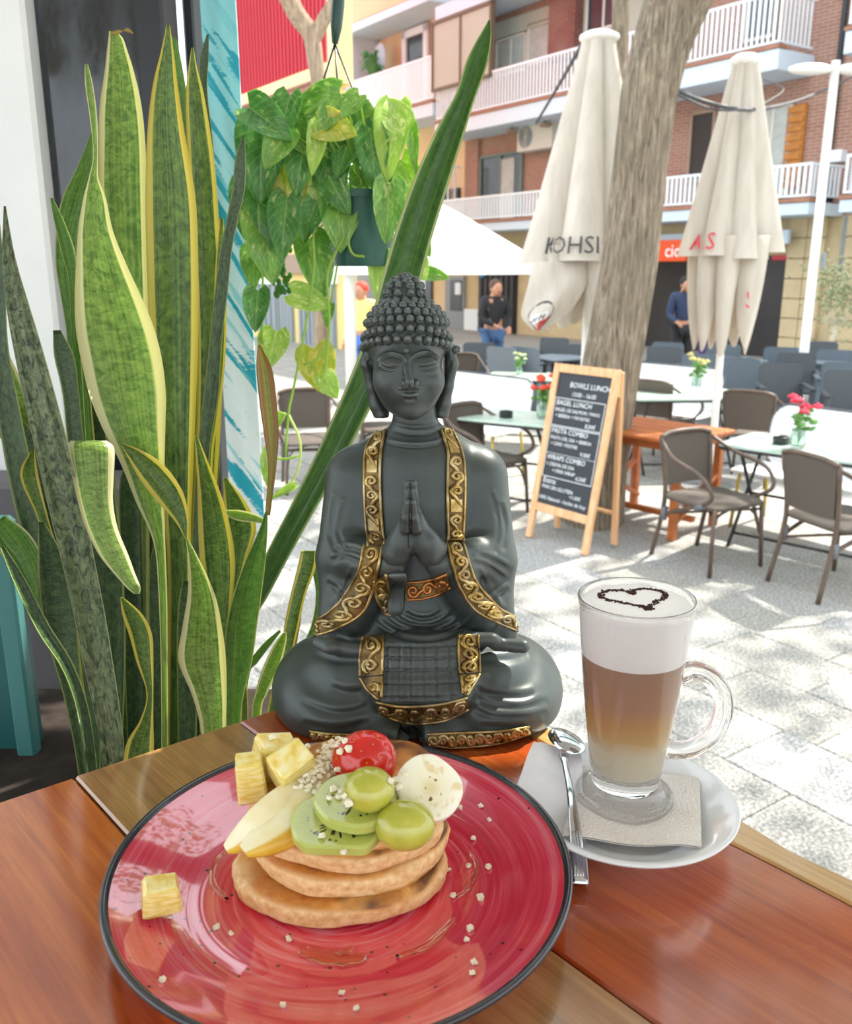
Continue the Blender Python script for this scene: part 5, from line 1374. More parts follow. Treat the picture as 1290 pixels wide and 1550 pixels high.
leaf(s2, along([(-5, 790), (20, 820), (40, 850), (70, 930), (110, 1040), (150, 1280)], [16, 26, 24, 16, 13, 12]), .80, 'E', .3)
leaf(s2, [(790, 58, 66), (830, 57, 90), (880, 57, 112), (940, 64, 118), (1000, 80, 121), (1050, 95, 125), (1130, 112, 136), (BOT, 135, 155)], .78, 'C', .25, .1)
leaf(s2, along([(3, 828), (30, 880), (65, 950), (105, 1015), (130, 1100), (150, 1280)], [3, 9, 10, 9, 9, 8]), .76, 'C', .4, .5)
leaf(s2, [(680, 48, 52), (720, 30, 58), (780, 55, 72), (850, 75, 92), (920, 100, 112), (1000, 112, 122), (BOT, 150, 160)], .82, 'A', .3, .3)
leaf(s2, [(500, 80, 92), (540, 82, 112), (600, 95, 120), (700, 105, 130), (900, 130, 155), (BOT, 155, 175)], .88, 'C')
for (a, b_, Y, m) in (((560, 120, 160), (BOT, 160, 190), .97, 'C'), ((900, 120, 150), (BOT, 150, 175), .88, 'C'), ((520, 100, 135), (BOT, 170, 195), .96, 'A')):
    leaf(s2, [(a[0], a[1] + 8, a[2] - 8), (a[0] + 60, a[1], a[2]), ((a[0] + b_[0]) / 2, (a[1] + b_[1]) / 2, (a[2] + b_[2]) / 2), b_], Y, m)
s3 = empty('snake_plant', (atY(390, 1090, .90).x, .92, RB), 0, 'small young snake plant with thin yellow green leaves beside the statue knee', 'plant', 'snake plants in the trough')
leaf(s3, [(834, 456, 480), (860, 450, 478), (900, 440, 463), (950, 430, 452), (1000, 424, 440), (1080, 404, 420), (BOT, 380, 395)], .90, 'A', .3, .3)
leaf(s3, [(905, 452, 456), (935, 446, 456), (970, 440, 450), (1030, 430, 440), (BOT, 395, 405)], .92, 'F', .3, .3)
leaf(s3, [(958, 428, 434), (975, 415, 433), (1010, 398, 424), (1050, 386, 405), (1090, 380, 395), (BOT, 372, 388)], .86, 'B', .3)
leaf(s3, along([(424, 955), (405, 975), (385, 1000), (372, 1020), (365, 1100), (365, 1260)], [2, 5, 6, 6, 5, 5]), .85, 'E', .3)
leaf(s3, [(840, 472, 477), (870, 474, 492), (900, 478, 500), (950, 470, 498), (1050, 430, 470), (BOT, 385, 405)], .94, 'E', .2)
leaf(s3, [(1000, 365, 370), (1040, 366, 374), (1090, 364, 376), (BOT, 362, 374)], .84, 'A', .2)

# ------------------------------------------------------------------ hanging pothos
PY = 1.5
pot_c = atY(548, 290, PY)
pothos = empty('hanging_pothos', (pot_c.x, PY, atY(546, 403, PY).z), 0, 'leafy light green pothos in a dark green hanging pot by the window', 'plant')
PO = pothos.location
t = NT('dark_green_plastic'); t.p(Base_Color=t.ramp(t.noise(t.co(), 30, 3), [(.3, '1c4a40'), (.7, '2a5d51')]), Roughness=.4); m_pot = t.mat
hpot = atY(548, 290, PY).z - PO.z; sc_ = PY * 1.0 / F_PX
b = MB(); rt = 52 * sc_; rbm = 42 * sc_
b.lathe([(1e-5, 0), (rbm, 0), (rbm + .001, .004), (rt - .003, hpot * .9), (rt + .002, hpot * .9), (rt + .003, hpot), (rt - .002, hpot), (rt - .005, hpot * .85), (1e-5, hpot * .85)], 40, cap=False); b.build('pot', m_pot, pothos, 40)
b = MB(); b.lathe([(1e-5, hpot * .86), (rt - .006, hpot * .86), (rt - .01, hpot * .9), (1e-5, hpot * .92)], 24, cap=False); b.build('soil', M('potting_soil', '2b211a'), pothos, True)
hk = atY(507, 66, PY) - PO
for (u, v) in ((484, 140), (515, 186), (556, 190)):
    e = atY(u, v, PY) - PO; e2 = Vector((e.x * .9, .0, hpot)) if abs(e.x) < .2 else e
    dirx = (-.05, .0, .05)[(484, 515, 556).index(u)]
    b = MB(); b.tube([hk, e, Vector((dirx * (rt / .06), 0.02 * (1 if u == 515 else -.5), hpot))], .0016, 6); b.build('hanger_wire', m_blackframe, pothos, True)
b = MB(); a = atY(514, -20, PY) - PO
b.tube([hk, hk.lerp(a, .3), hk.lerp(a, .7), a, a + Vector((0, 0, .16))], [.005, .010, .011, .009, .004], 10, flat=.9); b.build('hanger_strap', M('hanger_dark_green', '2c4a44', .4), pothos, True)
beam = MB(); ab = a + PO + Vector((0, 0, .16)); beam.box((ab.x, ab.y, ab.z + .05), (2.4, .08, .10), None, 0, .005)
tag(beam.build('trim_2', m_blackframe, None, 30), 'dark beam above the window from which the pothos hangs', None, None, 'structure')
def pothosmat(name, a, b_, cream, amt):
    t = NT(name); u, v, _ = t.xyz(t.co('UV')); rnd = t.n('ShaderNodeObjectInfo').outputs['Random']
    cv = t.n('ShaderNodeCombineXYZ', None, X=t.math('MULTIPLY', u, 3), Y=t.math('MULTIPLY', v, 2), Z=t.math('MULTIPLY', rnd, 60)); nz = t.noise(cv, 1.6, 4)
    c = t.mix(t.ramp(nz, [(.35, 0.0), (.65, 1.0)]), a, b_)
    c = t.mix(t.ramp(t.noise(cv, 2.6, 5, .7, .5), [(.62 - amt, 0.0), (.68 - amt, .85)]), c, cream)
    au = t.math('ABSOLUTE', t.math('MULTIPLY_ADD', u, 2, -1))
    vein = t.math('SINE', t.math('ADD', t.math('MULTIPLY', v, 52), t.math('MULTIPLY', au, -16)))
    c = t.mix(t.ramp(vein, [(.86, 0.0), (.98, .25)]), c, cream)
    c = t.mix(t.ramp(au, [(.02, .5), (.05, 0.0)]), c, cream)
    t.p(Base_Color=c, Roughness=.28); t.bump(vein, .1, .001)
    out = t.t.nodes['Material Output']; tr = t.n('ShaderNodeBsdfTranslucent', None, Color=t.mix(.3, c, 'd8f060', 'MULTIPLY'))
    mx = t.n('ShaderNodeMixShader', None, Fac=.42); t.t.links.new(t.b.outputs[0], mx.inputs[1]); t.t.links.new(tr.outputs[0], mx.inputs[2]); t.t.links.new(mx.outputs[0], out.inputs[0]); return t.mat
PM = [pothosmat('pothos_mid', '6ea846', '9aca62', 'd9e494', .06), pothosmat('pothos_dark', '4d8f44', '76b45a', 'cfdf98', .04), pothosmat('pothos_light', 'a2cc56', 'c4de70', 'ecf0b4', .08), pothosmat('pothos_yellow', 'a9c23e', 'd0cf4e', 'eedf86', .10)]
pm = {}
for k, m in enumerate(PM):
    for fold_ in (0, 1):
        b = MB(); rows = []; uv = []
        for i in range(13):
            f = i / 12; w = .5 * (max(0, math.sin(math.pi * min(1, .05 + f * .95) ** .58))) ** .72 * (1 if f > 0 else .8); row = []
            w = max(w, .004) * 1.03
            for j in range(9):
                x_ = j / 4 - 1
                y_ = f - (.16 * abs(x_) * (1 - f) ** 2.2 if f < .5 else 0)
                z_ = -.22 * (f - .35) ** 2 + (.16 if fold_ else .08) * abs(x_) ** 1.3 * w * 2 - .02 * math.sin(f * 9 + x_ * 2)
                row.append((x_ * w, y_, z_)); uv.append((j / 8, f))
            rows.append(row)
        back = [[(p[0], p[1], p[2] - .012) for p in r_] for r_ in rows]
        b.grid(rows); b.grid([r_[::-1] for r_ in back]); uv += [(1 - j / 8, i / 12) for i in range(13) for j in range(9)]
        b.uv = uv; pm[(k, fold_)] = b.mesh('leaf', m, True)
stems = []
def pleaf(u, v, ln, wd, ang, k, tx=0.0, tz=0.0, Y=PY, src=None, lab=None):
    """centre (u,v), length and width in pixels, pointing direction ang (90 = down)"""
    a = math.radians(ang); s_ = Y / F_PX * .99; L = ln * s_; W_ = wd * s_
    tip = Vector((math.cos(a), 0, -math.sin(a))); n_ = Vector((RND.uniform(-.2, .2) + tz, -1, .25 + RND.uniform(-.12, .15) + tx)).normalized()
    y_ = (tip - n_ * tip.dot(n_)).normalized(); x_ = y_.cross(n_)
    R = Matrix((x_, y_, n_)).transposed()
    c = atY(u, v, Y) - PO; fs = 1 / max(.5, abs(tip.dot(y_)))
    o = bpy.data.objects.new('leaf', pm[(k, RND.randrange(2))]); COL.objects.link(o); o.parent = pothos
    base = c - y_ * (L * fs * .48)
    o.location = base; o.rotation_euler = R.to_euler(); o.scale = (W_, L * fs, L * .9)
    if lab: o['label'] = lab
    s0 = src if src is not None else Vector((RND.uniform(-.03, .03), RND.uniform(-.03, .03), hpot * .9))
    if (base - s0).length < .17: stems.append((s0, s0.lerp(base, .5) + Vector((0, -.01, .012)), base))
for a in ((435, 285, 108, 70, 88, 3, -.1), (503, 250, 112, 66, 82, 1), (478, 225, 70, 30, 100, 2), (480, 292, 66, 40, 100, 2), (513, 335, 84, 56, 88, 0), (480, 405, 88, 56, 80, 0), (587, 322, 84, 48, 95, 0),
          (592, 215, 100, 52, 95, 2), (598, 170, 46, 44, 250, 2), (626, 225, 66, 18, 85, 0), (620, 278, 74, 42, 70, 2), (545, 228, 104, 36, 80, 0), (565, 238, 84, 48, 85, 1), (450, 205, 64, 46, 60, 0), (408, 185, 78, 52, 40, 1),
          (470, 165, 92, 42, 150, 0), (500, 172, 60, 40, 120, 0), (396, 245, 110, 74, 95, 1), (392, 330, 110, 80, 88, 1), (405, 375, 100, 66, 84, 0), (430, 345, 90, 50, 95, 1), (510, 195, 56, 50, 20, 3), (545, 285, 60, 34, 95, 0),
          (548, 372, 50, 30, 60, 2), (573, 418, 70, 34, 92, 2), (471, 454, 62, 40, 20, 2), (412, 528, 54, 48, 100, 2), (482, 560, 68, 60, 80, 3), (500, 585, 40, 34, 60, 2), (640, 368, 44, 26, 60, 0), (637, 402, 42, 28, 70, 2), (657, 416, 46, 22, 10, 0),
          (497, 478, 34, 18, 100, 0), (388, 470, 60, 40, 95, 1), (525, 225, 80, 50, 110, 1), (455, 250, 80, 50, 100, 1), (575, 270, 70, 44, 70, 1), (530, 160, 40, 30, 130, 0), (418, 225, 60, 44, 120, 0), (385, 405, 60, 40, 90, 0),
          (420, 640, 30, 16, 110, 2), (428, 745, 44, 12, 150, 2), (408, 710, 60, 26, 95, 2), (510, 290, 70, 46, 60, 1), (470, 330, 70, 44, 110, 1), (560, 195, 60, 36, 100, 0), (430, 180, 70, 44, 100, 1)):
    d = RND.uniform(-.05, .05)
    pleaf(*a[:6], *(a[6:] if len(a) > 6 else ()), Y=PY + d * .7 - .055, src=None)
for s_ in stems:
    b = MB(); b.tube([tuple(p) for p in catmull(s_, 3)], .0016, 5); b.build('stem', PM[2], pothos, True)
for vp in ([(545, 290), (480, 330), (476, 400), (470, 450), (458, 520), (444, 590), (437, 625), (432, 690)], [(437, 628), (452, 660), (455, 690), (445, 725), (418, 745)], [(560, 290), (500, 400), (497, 450), (499, 490), (494, 545), (488, 575)], [(434, 628), (420, 625), (412, 640)],
           [(494, 525), (478, 545), (460, 552)], [(395, 380), (398, 430), (396, 520)], [(560, 300), (540, 340), (528, 365), (535, 385), (552, 388)], [(452, 690), (430, 695), (408, 690)]):
    P3 = [atY(u, v, PY - .05) - PO for u, v in vp]; b = MB(); b.tube([tuple(p) for p in catmull(P3, 4)], .0022, 6); b.build('vine', PM[2], pothos, True)
# fine asparagus-like sprig hanging beside the pothos
b = MB(); rr = random.Random(9)
for k in range(60):
    u = 425 + rr.gauss(0, 12); v = 405 + rr.uniform(-35, 42); p = atY(u, v, PY + .02) - PO
    b.ball(p, (.004, .003, .006), 6, 4)
tag(b.build('sprig', PM[1], pothos, True), 'tuft of tiny leaves', None, None, 'stuff')
# ------------------------------------------------------------------ lettering
def text_mesh(s, size=1.0, extrude=0.0, shear=0.0, align='LEFT'):
    cu = bpy.data.curves.new('text', 'FONT'); cu.body = s; cu.size = size; cu.extrude = extrude; cu.shear = shear; cu.align_x = align; cu.resolution_u = 2
    o = bpy.data.objects.new('text', cu); COL.objects.link(o)
    me = bpy.data.meshes.new_from_object(o.evaluated_get(bpy.context.evaluated_depsgraph_get()))
    v = [tuple(x.co) for x in me.vertices]; f = [tuple(p.vertices) for p in me.polygons]
    bpy.data.objects.remove(o); bpy.data.meshes.remove(me); bpy.data.curves.remove(cu); return v, f
m_ink = M('dark_print', '3c3a3a', .7); m_chalk = M('chalk', 'f0f2f2', .9); m_redprint = M('red_print', 'd8434c', .7); m_whiteprint = M('white_print', 'ffffff', .6)
bx, BB = SIGN
v, f = text_mesh('cio', .5)
b = MB(); w_ = max(p[0] for p in v); k_ = (bx[3] - bx[2]) * .62 / .36
b.add([(p[0] * k_ + bx[1] - w_ * k_ - .12 - BB.X, .25 - .07, p[1] * k_ + bx[2] + .10) for p in v], f); b.build('sign_lettering', m_whiteprint, [o for o in kids(BB.o) if o.name.startswith('shop_sign')][0], False)

# ------------------------------------------------------------------ the leaning tree and a forked one behind
def barkmat(name, a, b_, c3):
    t = NT(name); co = t.co(); n1 = t.noise(t.mapping(co, (1, 1, .10)), 46, 6, .7, .6); n2 = t.noise(co, 3, 4)
    c = t.ramp(n1, [(.34, a), (.5, b_), (.66, c3)]); c = t.mix(t.ramp(n2, [(.4, .0), (.7, .3)]), c, '6f6a55')
    t.p(Base_Color=c, Roughness=.9); t.bump(n1, .9, .03); return t.mat
m_bark = barkmat('tree_bark', '594d40', '8d7d69', 'b7a78f')
TY = 6.65
tb0 = atZ(893, 842, 0); tree = empty('street_tree', (tb0.x, TY, 0), 0, 'leaning grey brown tree trunk rising behind the chalkboard sign', 'tree')
st = [(893, 835, 58), (896, 800, 48), (902, 740, 44), (910, 650, 43), (924, 560, 42), (938, 480, 41), (950, 400, 41), (961, 300, 39), (971, 220, 40), (984, 130, 43), (1004, 60, 46), (1026, 0, 51), (1044, -50, 52), (1062, -110, 48)]
pts = []; rad = []
for i, (u, v, hw) in enumerate(st):
    p = atY(u, v, TY + .1 * (i / 13)); pts.append(p - tree.location); rad.append(hw * (p.y * cP - (p.z - CAM_H) * sP) / F_PX)
pts[0].z = 0
P = catmull([(*p, r_) for p, r_ in zip(pts, rad)], 5); rows = []; rr = random.Random(4); W = 40
for i, p in enumerate(P):
    row = []
    for k in range(W):
        a = 2 * math.pi * k / W
        rr_ = p[3] * (1 + .05 * math.sin(3 * a + i * .05) + .035 * math.sin(7 * a + i * .11) + .03 * math.sin(13 * a - i * .08) + .02 * math.sin(19 * a + i * .3))
        if i < 4: rr_ *= 1 + .10 * (4 - i) / 4 * (.5 + .5 * math.sin(5 * a))
        for (ka, ki, am) in ((4.3, 47, .12), (4.9, 40, .06), (4.0, 22, .05)):
            rr_ *= 1 + am * math.exp(-((a - ka) ** 2) / .06 - ((i - ki) ** 2) / 4)
        row.append((p[0] + rr_ * math.cos(a), p[1] + rr_ * math.sin(a), p[2]))
    rows.append(row)
b = MB(); b.grid(rows, 0, True)
top = Vector(P[-1][:3])
for d, r_ in (((.9, .6, 1.8), .10), ((-.8, .2, 2.0), .09), ((2.2, .3, 1.6), .09), ((1.6, -1.0, 2.0), .07)):
    b.tube([tuple(p) for p in catmull([top - Vector((0, 0, .3)), top + Vector(d) * .5, top + Vector(d) * 1.2 + Vector((0, 0, .2))], 4)], list(np.linspace(r_ * 1.3, r_ * .35, 9)), 8)
b.build('trunk', m_bark, tree, 60)
# crown above the frame: it throws the dappled shade on the paving
cr = MB(); rr = random.Random(11)
for k in range(4300):
    while True:
        d = Vector((rr.uniform(-1, 1), rr.uniform(-1, 1), rr.uniform(-1, 1)))
        if d.length < 1: break
    c = Vector((tree.location.x + 3.2 + d.x * 4.6, TY + .2 + d.y * 3.2, 6.9 + d.z * 1.7)) - tree.location
    n_ = Vector((rr.gauss(0, .6), rr.gauss(0, .6), 1)).normalized(); x_ = n_.orthogonal().normalized(); x_ = Matrix.Rotation(rr.uniform(0, 6.28), 3, n_) @ x_; y_ = n_.cross(x_); s_ = rr.uniform(.06, .12)
    cr.add([c - x_ * s_, c - y_ * s_ * .5 + n_ * s_ * .12, c + x_ * s_, c + y_ * s_ * .5 + n_ * s_ * .12], [(0, 1, 2), (0, 2, 3)])
tag(cr.build('foliage', M('tree_leaf', '6f9a3f', .6, var=.2, scale=2), tree, False), None, None, None, 'stuff')
ft = empty('forked_tree', (atY(485, 520, 11.0).x, 11.0, 0), 0, 'thin pale forked tree behind the hanging pothos', 'tree'); O = ft.location
b = MB()
def px3(u, v, Y): return atY(u, v, Y) - O
b.tube([tuple(p) for p in catmull([Vector((0, 0, 0)), px3(487, 300, 11), px3(488, 170, 11), px3(478, 95, 11), px3(470, 52, 11), px3(448, 20, 11), px3(425, -30, 11)], 4)], list(np.linspace(.10, .09, 12)) + list(np.linspace(.09, .11, 13)), 14)
b.tube([tuple(p) for p in catmull([px3(474, 60, 11), px3(490, 30, 11), px3(512, -10, 11), px3(525, -50, 11)], 4)], list(np.linspace(.09, .05, 13)), 12)
b.build('trunk', barkmat('pale_bark', '7d6856', 'b39a80', 'c9b49a'), ft, True)
# second thin trunk behind the big umbrella
bt_ = empty('far_tree', (atY(915, 500, 13.5).x, 13.5, 0), 0, 'slim far trunk rising between the folded umbrella and the leaning tree', 'tree'); O = bt_.location
b = MB(); b.tube([tuple(p) for p in catmull([Vector((0, 0, 0)), px3(925, 200, 13.5), px3(938, 60, 13.5), px3(941, -40, 13.5)], 4)], .12, 12); b.build('trunk', m_bark, bt_, True)

# ------------------------------------------------------------------ folded umbrellas
m_canvas = M('umbrella_canvas', 'e6ddcf', .85, var=.05, scale=3); m_polew = M('white_pole', 'f3f1ea', .4)
t = NT('umbrella_canvas_thin'); nz = t.noise(t.mapping(t.co(), (4, 4, .6)), 3, 4); c = t.ramp(nz, [(.3, 'd8cec0'), (.7, 'ebe3d6')]); t.p(Base_Color=c, Roughness=.85)
out = t.t.nodes['Material Output']; tr = t.n('ShaderNodeBsdfTranslucent', None, Color=c); mx = t.n('ShaderNodeMixShader', None, Fac=.3); t.t.links.new(t.b.outputs[0], mx.inputs[1]); t.t.links.new(tr.outputs[0], mx.inputs[2]); t.t.links.new(mx.outputs[0], out.inputs[0]); m_canvas = t.mat
def umbrella(name, uax, vax, Y, vtop, vhem, vbot, rtop, rhem, folds, ph, label, seed):
    ax = atY(uax, vax, Y); o = empty(name, (ax.x, Y, 0), 0, label, 'umbrella', 'folded canvas umbrellas')
    zt = atY(uax, vtop, Y).z; zh = atY(uax, vhem, Y).z; zb = atY(uax, vbot, Y).z; s_ = Y * .97 / F_PX
    rr = random.Random(seed); amp = [rr.uniform(.7, 1.25) for _ in range(folds)]; drop_ = [rr.uniform(-.10, .12) for _ in range(folds)]
    def R(z, a):
        f = max(0, (zt - z) / (zt - zh)); base = (rtop + (rhem - rtop) * f ** .92) * s_
        k = (a * folds / (2 * math.pi) + ph); i = int(k) % folds; w = abs(math.sin(math.pi * (k % 1)))
        return base * (.60 + .42 * w ** .7 * amp[i] * (.7 + .3 * f)) if f > 0 else base
    n = folds * 14; b = MB(); rows = []
    for i in range(25):
        f = i / 24; row = []
        for k in range(n):
            a = 2 * math.pi * k / n; fi = int(a * folds / (2 * math.pi) + ph) % folds
            zl = zh + drop_[fi] * .35; z = zt + (zl - zt) * f; r_ = R(z, a); row.append((r_ * math.cos(a), r_ * math.sin(a), z))
        rows.append(row)
    inner = [[(p[0] * .96, p[1] * .96, p[2] + .004) for p in r_] for r_ in rows[::-1]]
    b.grid(rows + inner, 0, True); b.build('canopy', m_canvas, o, 60)
    b = MB(); rows = []
    for i in range(13):          # the lower edge: corners of the cloth hang down in points
        f = i / 12; row = []
        for k in range(n):
            a = 2 * math.pi * k / n; kk_ = a * folds / (2 * math.pi) + ph + .5; fi = int(kk_) % folds; w = math.sin(math.pi * (kk_ % 1))
            zl = zb + (1 - w ** .6) * (zh - zb) * .75 + drop_[fi] * .5; z0 = zh + .15
            z = z0 + (zl - z0) * f; base = rhem * s_ * .86 * (1 - .10 * f)
            r_ = base * (.55 + .42 * w ** .6 * amp[fi]) * (1 - .25 * f ** 3); row.append((r_ * math.cos(a), r_ * math.sin(a), z))
        rows.append(row)
    inner = [[(p[0] * .96, p[1] * .96, p[2] + .003) for p in r_] for r_ in rows[::-1]]
    b.grid(rows + inner, 0, True); b.build('hanging_corners', m_canvas, o, 60)
    b = MB(); b.lathe([(1e-4, .05), (rtop * s_ * .75, .045), (rtop * s_ * 1.15, .02), (rtop * s_ * 1.18, -.005), (rtop * s_ * .9, -.03), (1e-4, -.03)], 28, (0, 0, zt), cap=False); b.build('cap', m_polew, o, 40)
    b = MB(); b.tube([(0, 0, .05), (0, 0, zt)], .030, 12); b.build('pole', m_polew, o, 40)
    b = MB(); b.box((0, 0, .04), (.55, .55, .08), None, 0, .02); b.build('base', M('grey_base', '6d6d6b', .8), o, 30)
    tree_ = None
    def wrap(txt, size, adir, z, m, nm, shear=0, rfix=None):
        v, f = text_mesh(txt, size, 0, shear, 'CENTER'); bm_ = MB(); Rm = R(z, adir) + .012
        bm_.add([(0, 0, 0)] * 0, [])
        vs = []
        for p in v:
            a = adir + p[0] / Rm; zz = z + p[1]; r_ = max(R(zz, a + d_) for d_ in (-.16, -.1, -.05, 0, .05, .1, .16)) + .008; r_ = rfix or r_; vs.append((r_ * math.cos(a), r_ * math.sin(a), zz))
        bm_.add(vs, f); return bm_.build(nm, m, o, False)
    return o, wrap, R, zt, zh, zb
um, wrap, R, zt, zh, zb = umbrella('folded_umbrella', 886, 520, 7.7, 58, 402, 505, 24, 98, 6, .33, 'beige folded umbrella with dark lettering, left of the leaning tree', 5)
wrap('KOHSI', .185, -math.pi / 2 - .50, zh + .09, m_ink, 'lettering')
# the lower corner of the cloth hangs forward and carries a round emblem
LE = catmull([(806, 396, 7.36), (800, 430, 7.32), (792, 460, 7.30), (790, 480, 7.30), (806, 499, 7.30)], 4)
RE = catmull([(895, 396, 7.36), (889, 430, 7.32), (868, 465, 7.30), (846, 485, 7.30), (822, 501, 7.30)], 4)
def flap(i, tt, lift=0.0):
    i = min(i, len(LE) - 1.001); k = int(i); f = i - k; a = LE[k] * (1 - f) + LE[k + 1] * f; c = RE[k] * (1 - f) + RE[k + 1] * f; p = a + (c - a) * tt
    return atY(p[0], p[1], p[2] - .09 * math.sin(math.pi * tt) - .02 * math.sin(tt * 9 + i * .3) - lift) - um.location
rows = [[flap(i, j / 10) for j in range(11)] for i in range(len(LE))]
b = MB(); b.grid(rows + [[p + Vector((0, .006, 0)) for p in r_] for r_ in rows[::-1]], 0, True); b.build('corner_flap', m_canvas, um, 60)
ROT_ = math.radians(-22)
def emb(nm, r1, lift, m, lo=-1.0, hi=1.0):
    n = 30; vs = []
    for k in range(n):
        a = 2 * math.pi * k / n; x_, y_ = math.cos(a), min(max(math.sin(a), lo), hi)
        X_ = x_ * math.cos(ROT_) - y_ * math.sin(ROT_); Y_ = x_ * math.sin(ROT_) + y_ * math.cos(ROT_)
        vs.append(flap(12.2 + Y_ * r1 * 5.2, .44 + X_ * r1 * .28, .004 + lift))
    b = MB(); b.add(vs, [tuple(range(n - 1, -1, -1))]); return b.build(nm, m, um, False)
emb('emblem', 1.0, 0, m_ink); emb('emblem_red', .88, .004, M('emblem_red', 'c4423f', .6), .1, 1); emb('emblem_white', .72, .008, m_whiteprint, -.5, .25)
for k in range(4):
    p = flap(12.0 - .55 * k + .8, .30 + .085 * k, .016); b = MB(); b.box(p, (.009, .003, .045), (0, .45, 0)); b.build('emblem_stroke', m_ink, um, False)
um2, wrap2, R2, zt2, zh2, zb2 = umbrella('folded_umbrella', 1092, 520, 7.4, 92, 388, 532, 18, 72, 7, .1, 'beige folded umbrella with red lettering, right of the leaning tree', 8)
for a_, s_ in ((-2.75, 'A'), (-2.3, 'S'), (-.42, 'DA')): wrap2(s_, .18, a_, zh2 + .05, m_redprint, 'lettering')
wrap2('ST', .19, -1.02, zb2 + .36, m_redprint, 'lettering', 0, 72 * 7.4 * .97 / F_PX * .74)
# open white parasol
wp = atY(640, 390, 10.2); par = empty('open_parasol', (wp.x, 10.2, 0), 0, 'large open white parasol over the terrace behind the statue', 'umbrella'); O = par.location
hz = atY(650, 296, 10.2).z; ez = atY(815, 392, 10.2).z; hw = atY(818, 390, 10.2).x - wp.x
b = MB(); rim_ = [(hw * math.cos(a) * 1.0, hw * math.sin(a) * 1.0) for a in np.linspace(0, 2 * math.pi, 9)[:-1] + .39]
def oct_(f, z, n=8): return [(x * f, y * f, z) for x, y in rim_]
rows = [oct_(.02, hz), oct_(.3, hz - (hz - ez) * .26), oct_(.65, hz - (hz - ez) * .62), oct_(1.0, ez), oct_(1.0, ez - .16), oct_(.99, ez - .16), oct_(.985, ez - .02), oct_(.3, hz - (hz - ez) * .26 - .03), oct_(.02, hz - .03)]
b.grid(rows, 0, True); b.build('canopy', M('white_canvas', 'f6f4ee', .8), par, 20)
b = MB(); b.tube([(0, 0, .05), (0, 0, hz)], .03, 10); b.build('pole', m_polew, par, True)
b = MB(); b.box((0, 0, .04), (.6, .6, .08), None, 0, .02); b.build('base', M('grey_base', '6d6d6b'), par, 30)
wpst = atY(532, 560, 9.5); b = MB(); b.tube([(0, 0, 0), (0, 0, 3.0)], .06, 12); tag(b.build('white_post', m_polew, None, True, (wpst.x, 9.5, 0)), 'round cream post standing on the terrace left of the statue head', 'post')

# ------------------------------------------------------------------ lamp post and cables
lp = atY(1216, 545, 11.5); lamp = empty('street_lamp', (lp.x, 11.5, 0), 0, 'white street lamp post with two short arms right of the umbrella', 'lamp'); zt = atY(1243, 92, 11.5).z
b = MB(); b.tube([(0, 0, 0), (0, 0, .4), (0, 0, zt)], [.075, .06, .05], 14); b.build('post', m_polew, lamp, True)
for s_, ln in ((-1, .38), (1, .28)):
    b = MB(); b.ball((s_ * ln * .75, 0, zt - .09), (ln * .72, .12, .065), 16, 8); b.bar((0, 0, zt - .08), (s_ * ln * .4, 0, zt - .08), .04); b.build('lamp_head', m_polew, lamp, True)
b = MB(); b.box((.11, -.02, atY(1225, 395, 11.5).z), (.05, .05, .2), None, 0, .01); b.build('bracket', m_grey, lamp, 30)
def cable(name, pts, r, lab):
    P = [atY(*p) for p in pts]; o = P[0]; b = MB(); b.tube([tuple(Vector(p) - o) for p in catmull([tuple(x) for x in P], 6)], r, 6); tag(b.build(name, M('black_cable', '4a4a4c', .6), None, True, o), lab, 'cable', 'cables over the street')
cable('hanging_cable', [(1015, 132, 6.6), (1062, 152, 6.8), (1125, 166, 7.0), (1180, 160, 8.5), (1235, 142, 11.4), (1300, 112, 15)], .014, 'thick dark cable sagging from the tree past the right umbrella')
cable('hanging_cable', [(1020, 140, 6.6), (1075, 164, 6.8), (1125, 165, 7.0), (1165, 152, 9), (1185, 132, 12), (1150, 118, 17.5)], .008, 'thin cable crossing in front of the brick balcony')
cable('hanging_cable', [(812, 186, 22), (850, 122, 16), (880, 70, 12), (905, 50, 8)], .03, 'slanting cable between the brick balcony and the left umbrella')
for _o in list(bpy.data.objects): pass

# ------------------------------------------------------------------ chalkboard sign
m_pine = None
t = NT('pine_frame'); co = t.co(); t.p(Base_Color=t.ramp(t.noise(t.mapping(co, (14, 14, 1.2)), 3, 4), [(.3, 'd19a6a'), (.7, 'ebbd8c')]), Roughness=.5); m_pf = t.mat
m_board = M('chalkboard', '2c3136', .6, var=.12, scale=3)
fL = atZ(797, 812, 0); fR = atZ(889, 842, 0); wS = (fR - fL).length; ex = (fR - fL).normalized(); az = math.atan2(ex.y, ex.x)
sign = empty('chalkboard_sign', (fL + fR) / 2, az, 'wooden framed chalkboard menu standing on the pavement before the tree', 'sign')
lean = math.radians(11); HS = 1.27; Rl = Matrix.Rotation(-lean, 3, 'X')
def sp3(x, z, y=0): return Rl @ Vector((x, y, z))
def sbar(nm, a, b_, w, d, m, par=sign, y=0, ch=.004):
    bm_ = MB(); A = sp3(*a, y); B2 = sp3(*b_, y); up = Rl @ Vector((0, 1, 0)); bm_.bar(A, B2, w, d, 0, ch, up); return bm_.build(nm, m, par, 30)
hw_ = wS / 2
sbar('stile', (-hw_ + .025, 0.003), (-hw_ + .025, HS), .055, .03, m_pf); sbar('stile', (hw_ - .025, 0.003), (hw_ - .025, HS), .055, .03, m_pf)
sbar('rail', (-hw_ + .05, HS - .03), (hw_ - .05, HS - .03), .06, .03, m_pf); sbar('rail', (-hw_ + .05, .24), (hw_ - .05, .24), .06, .03, m_pf)
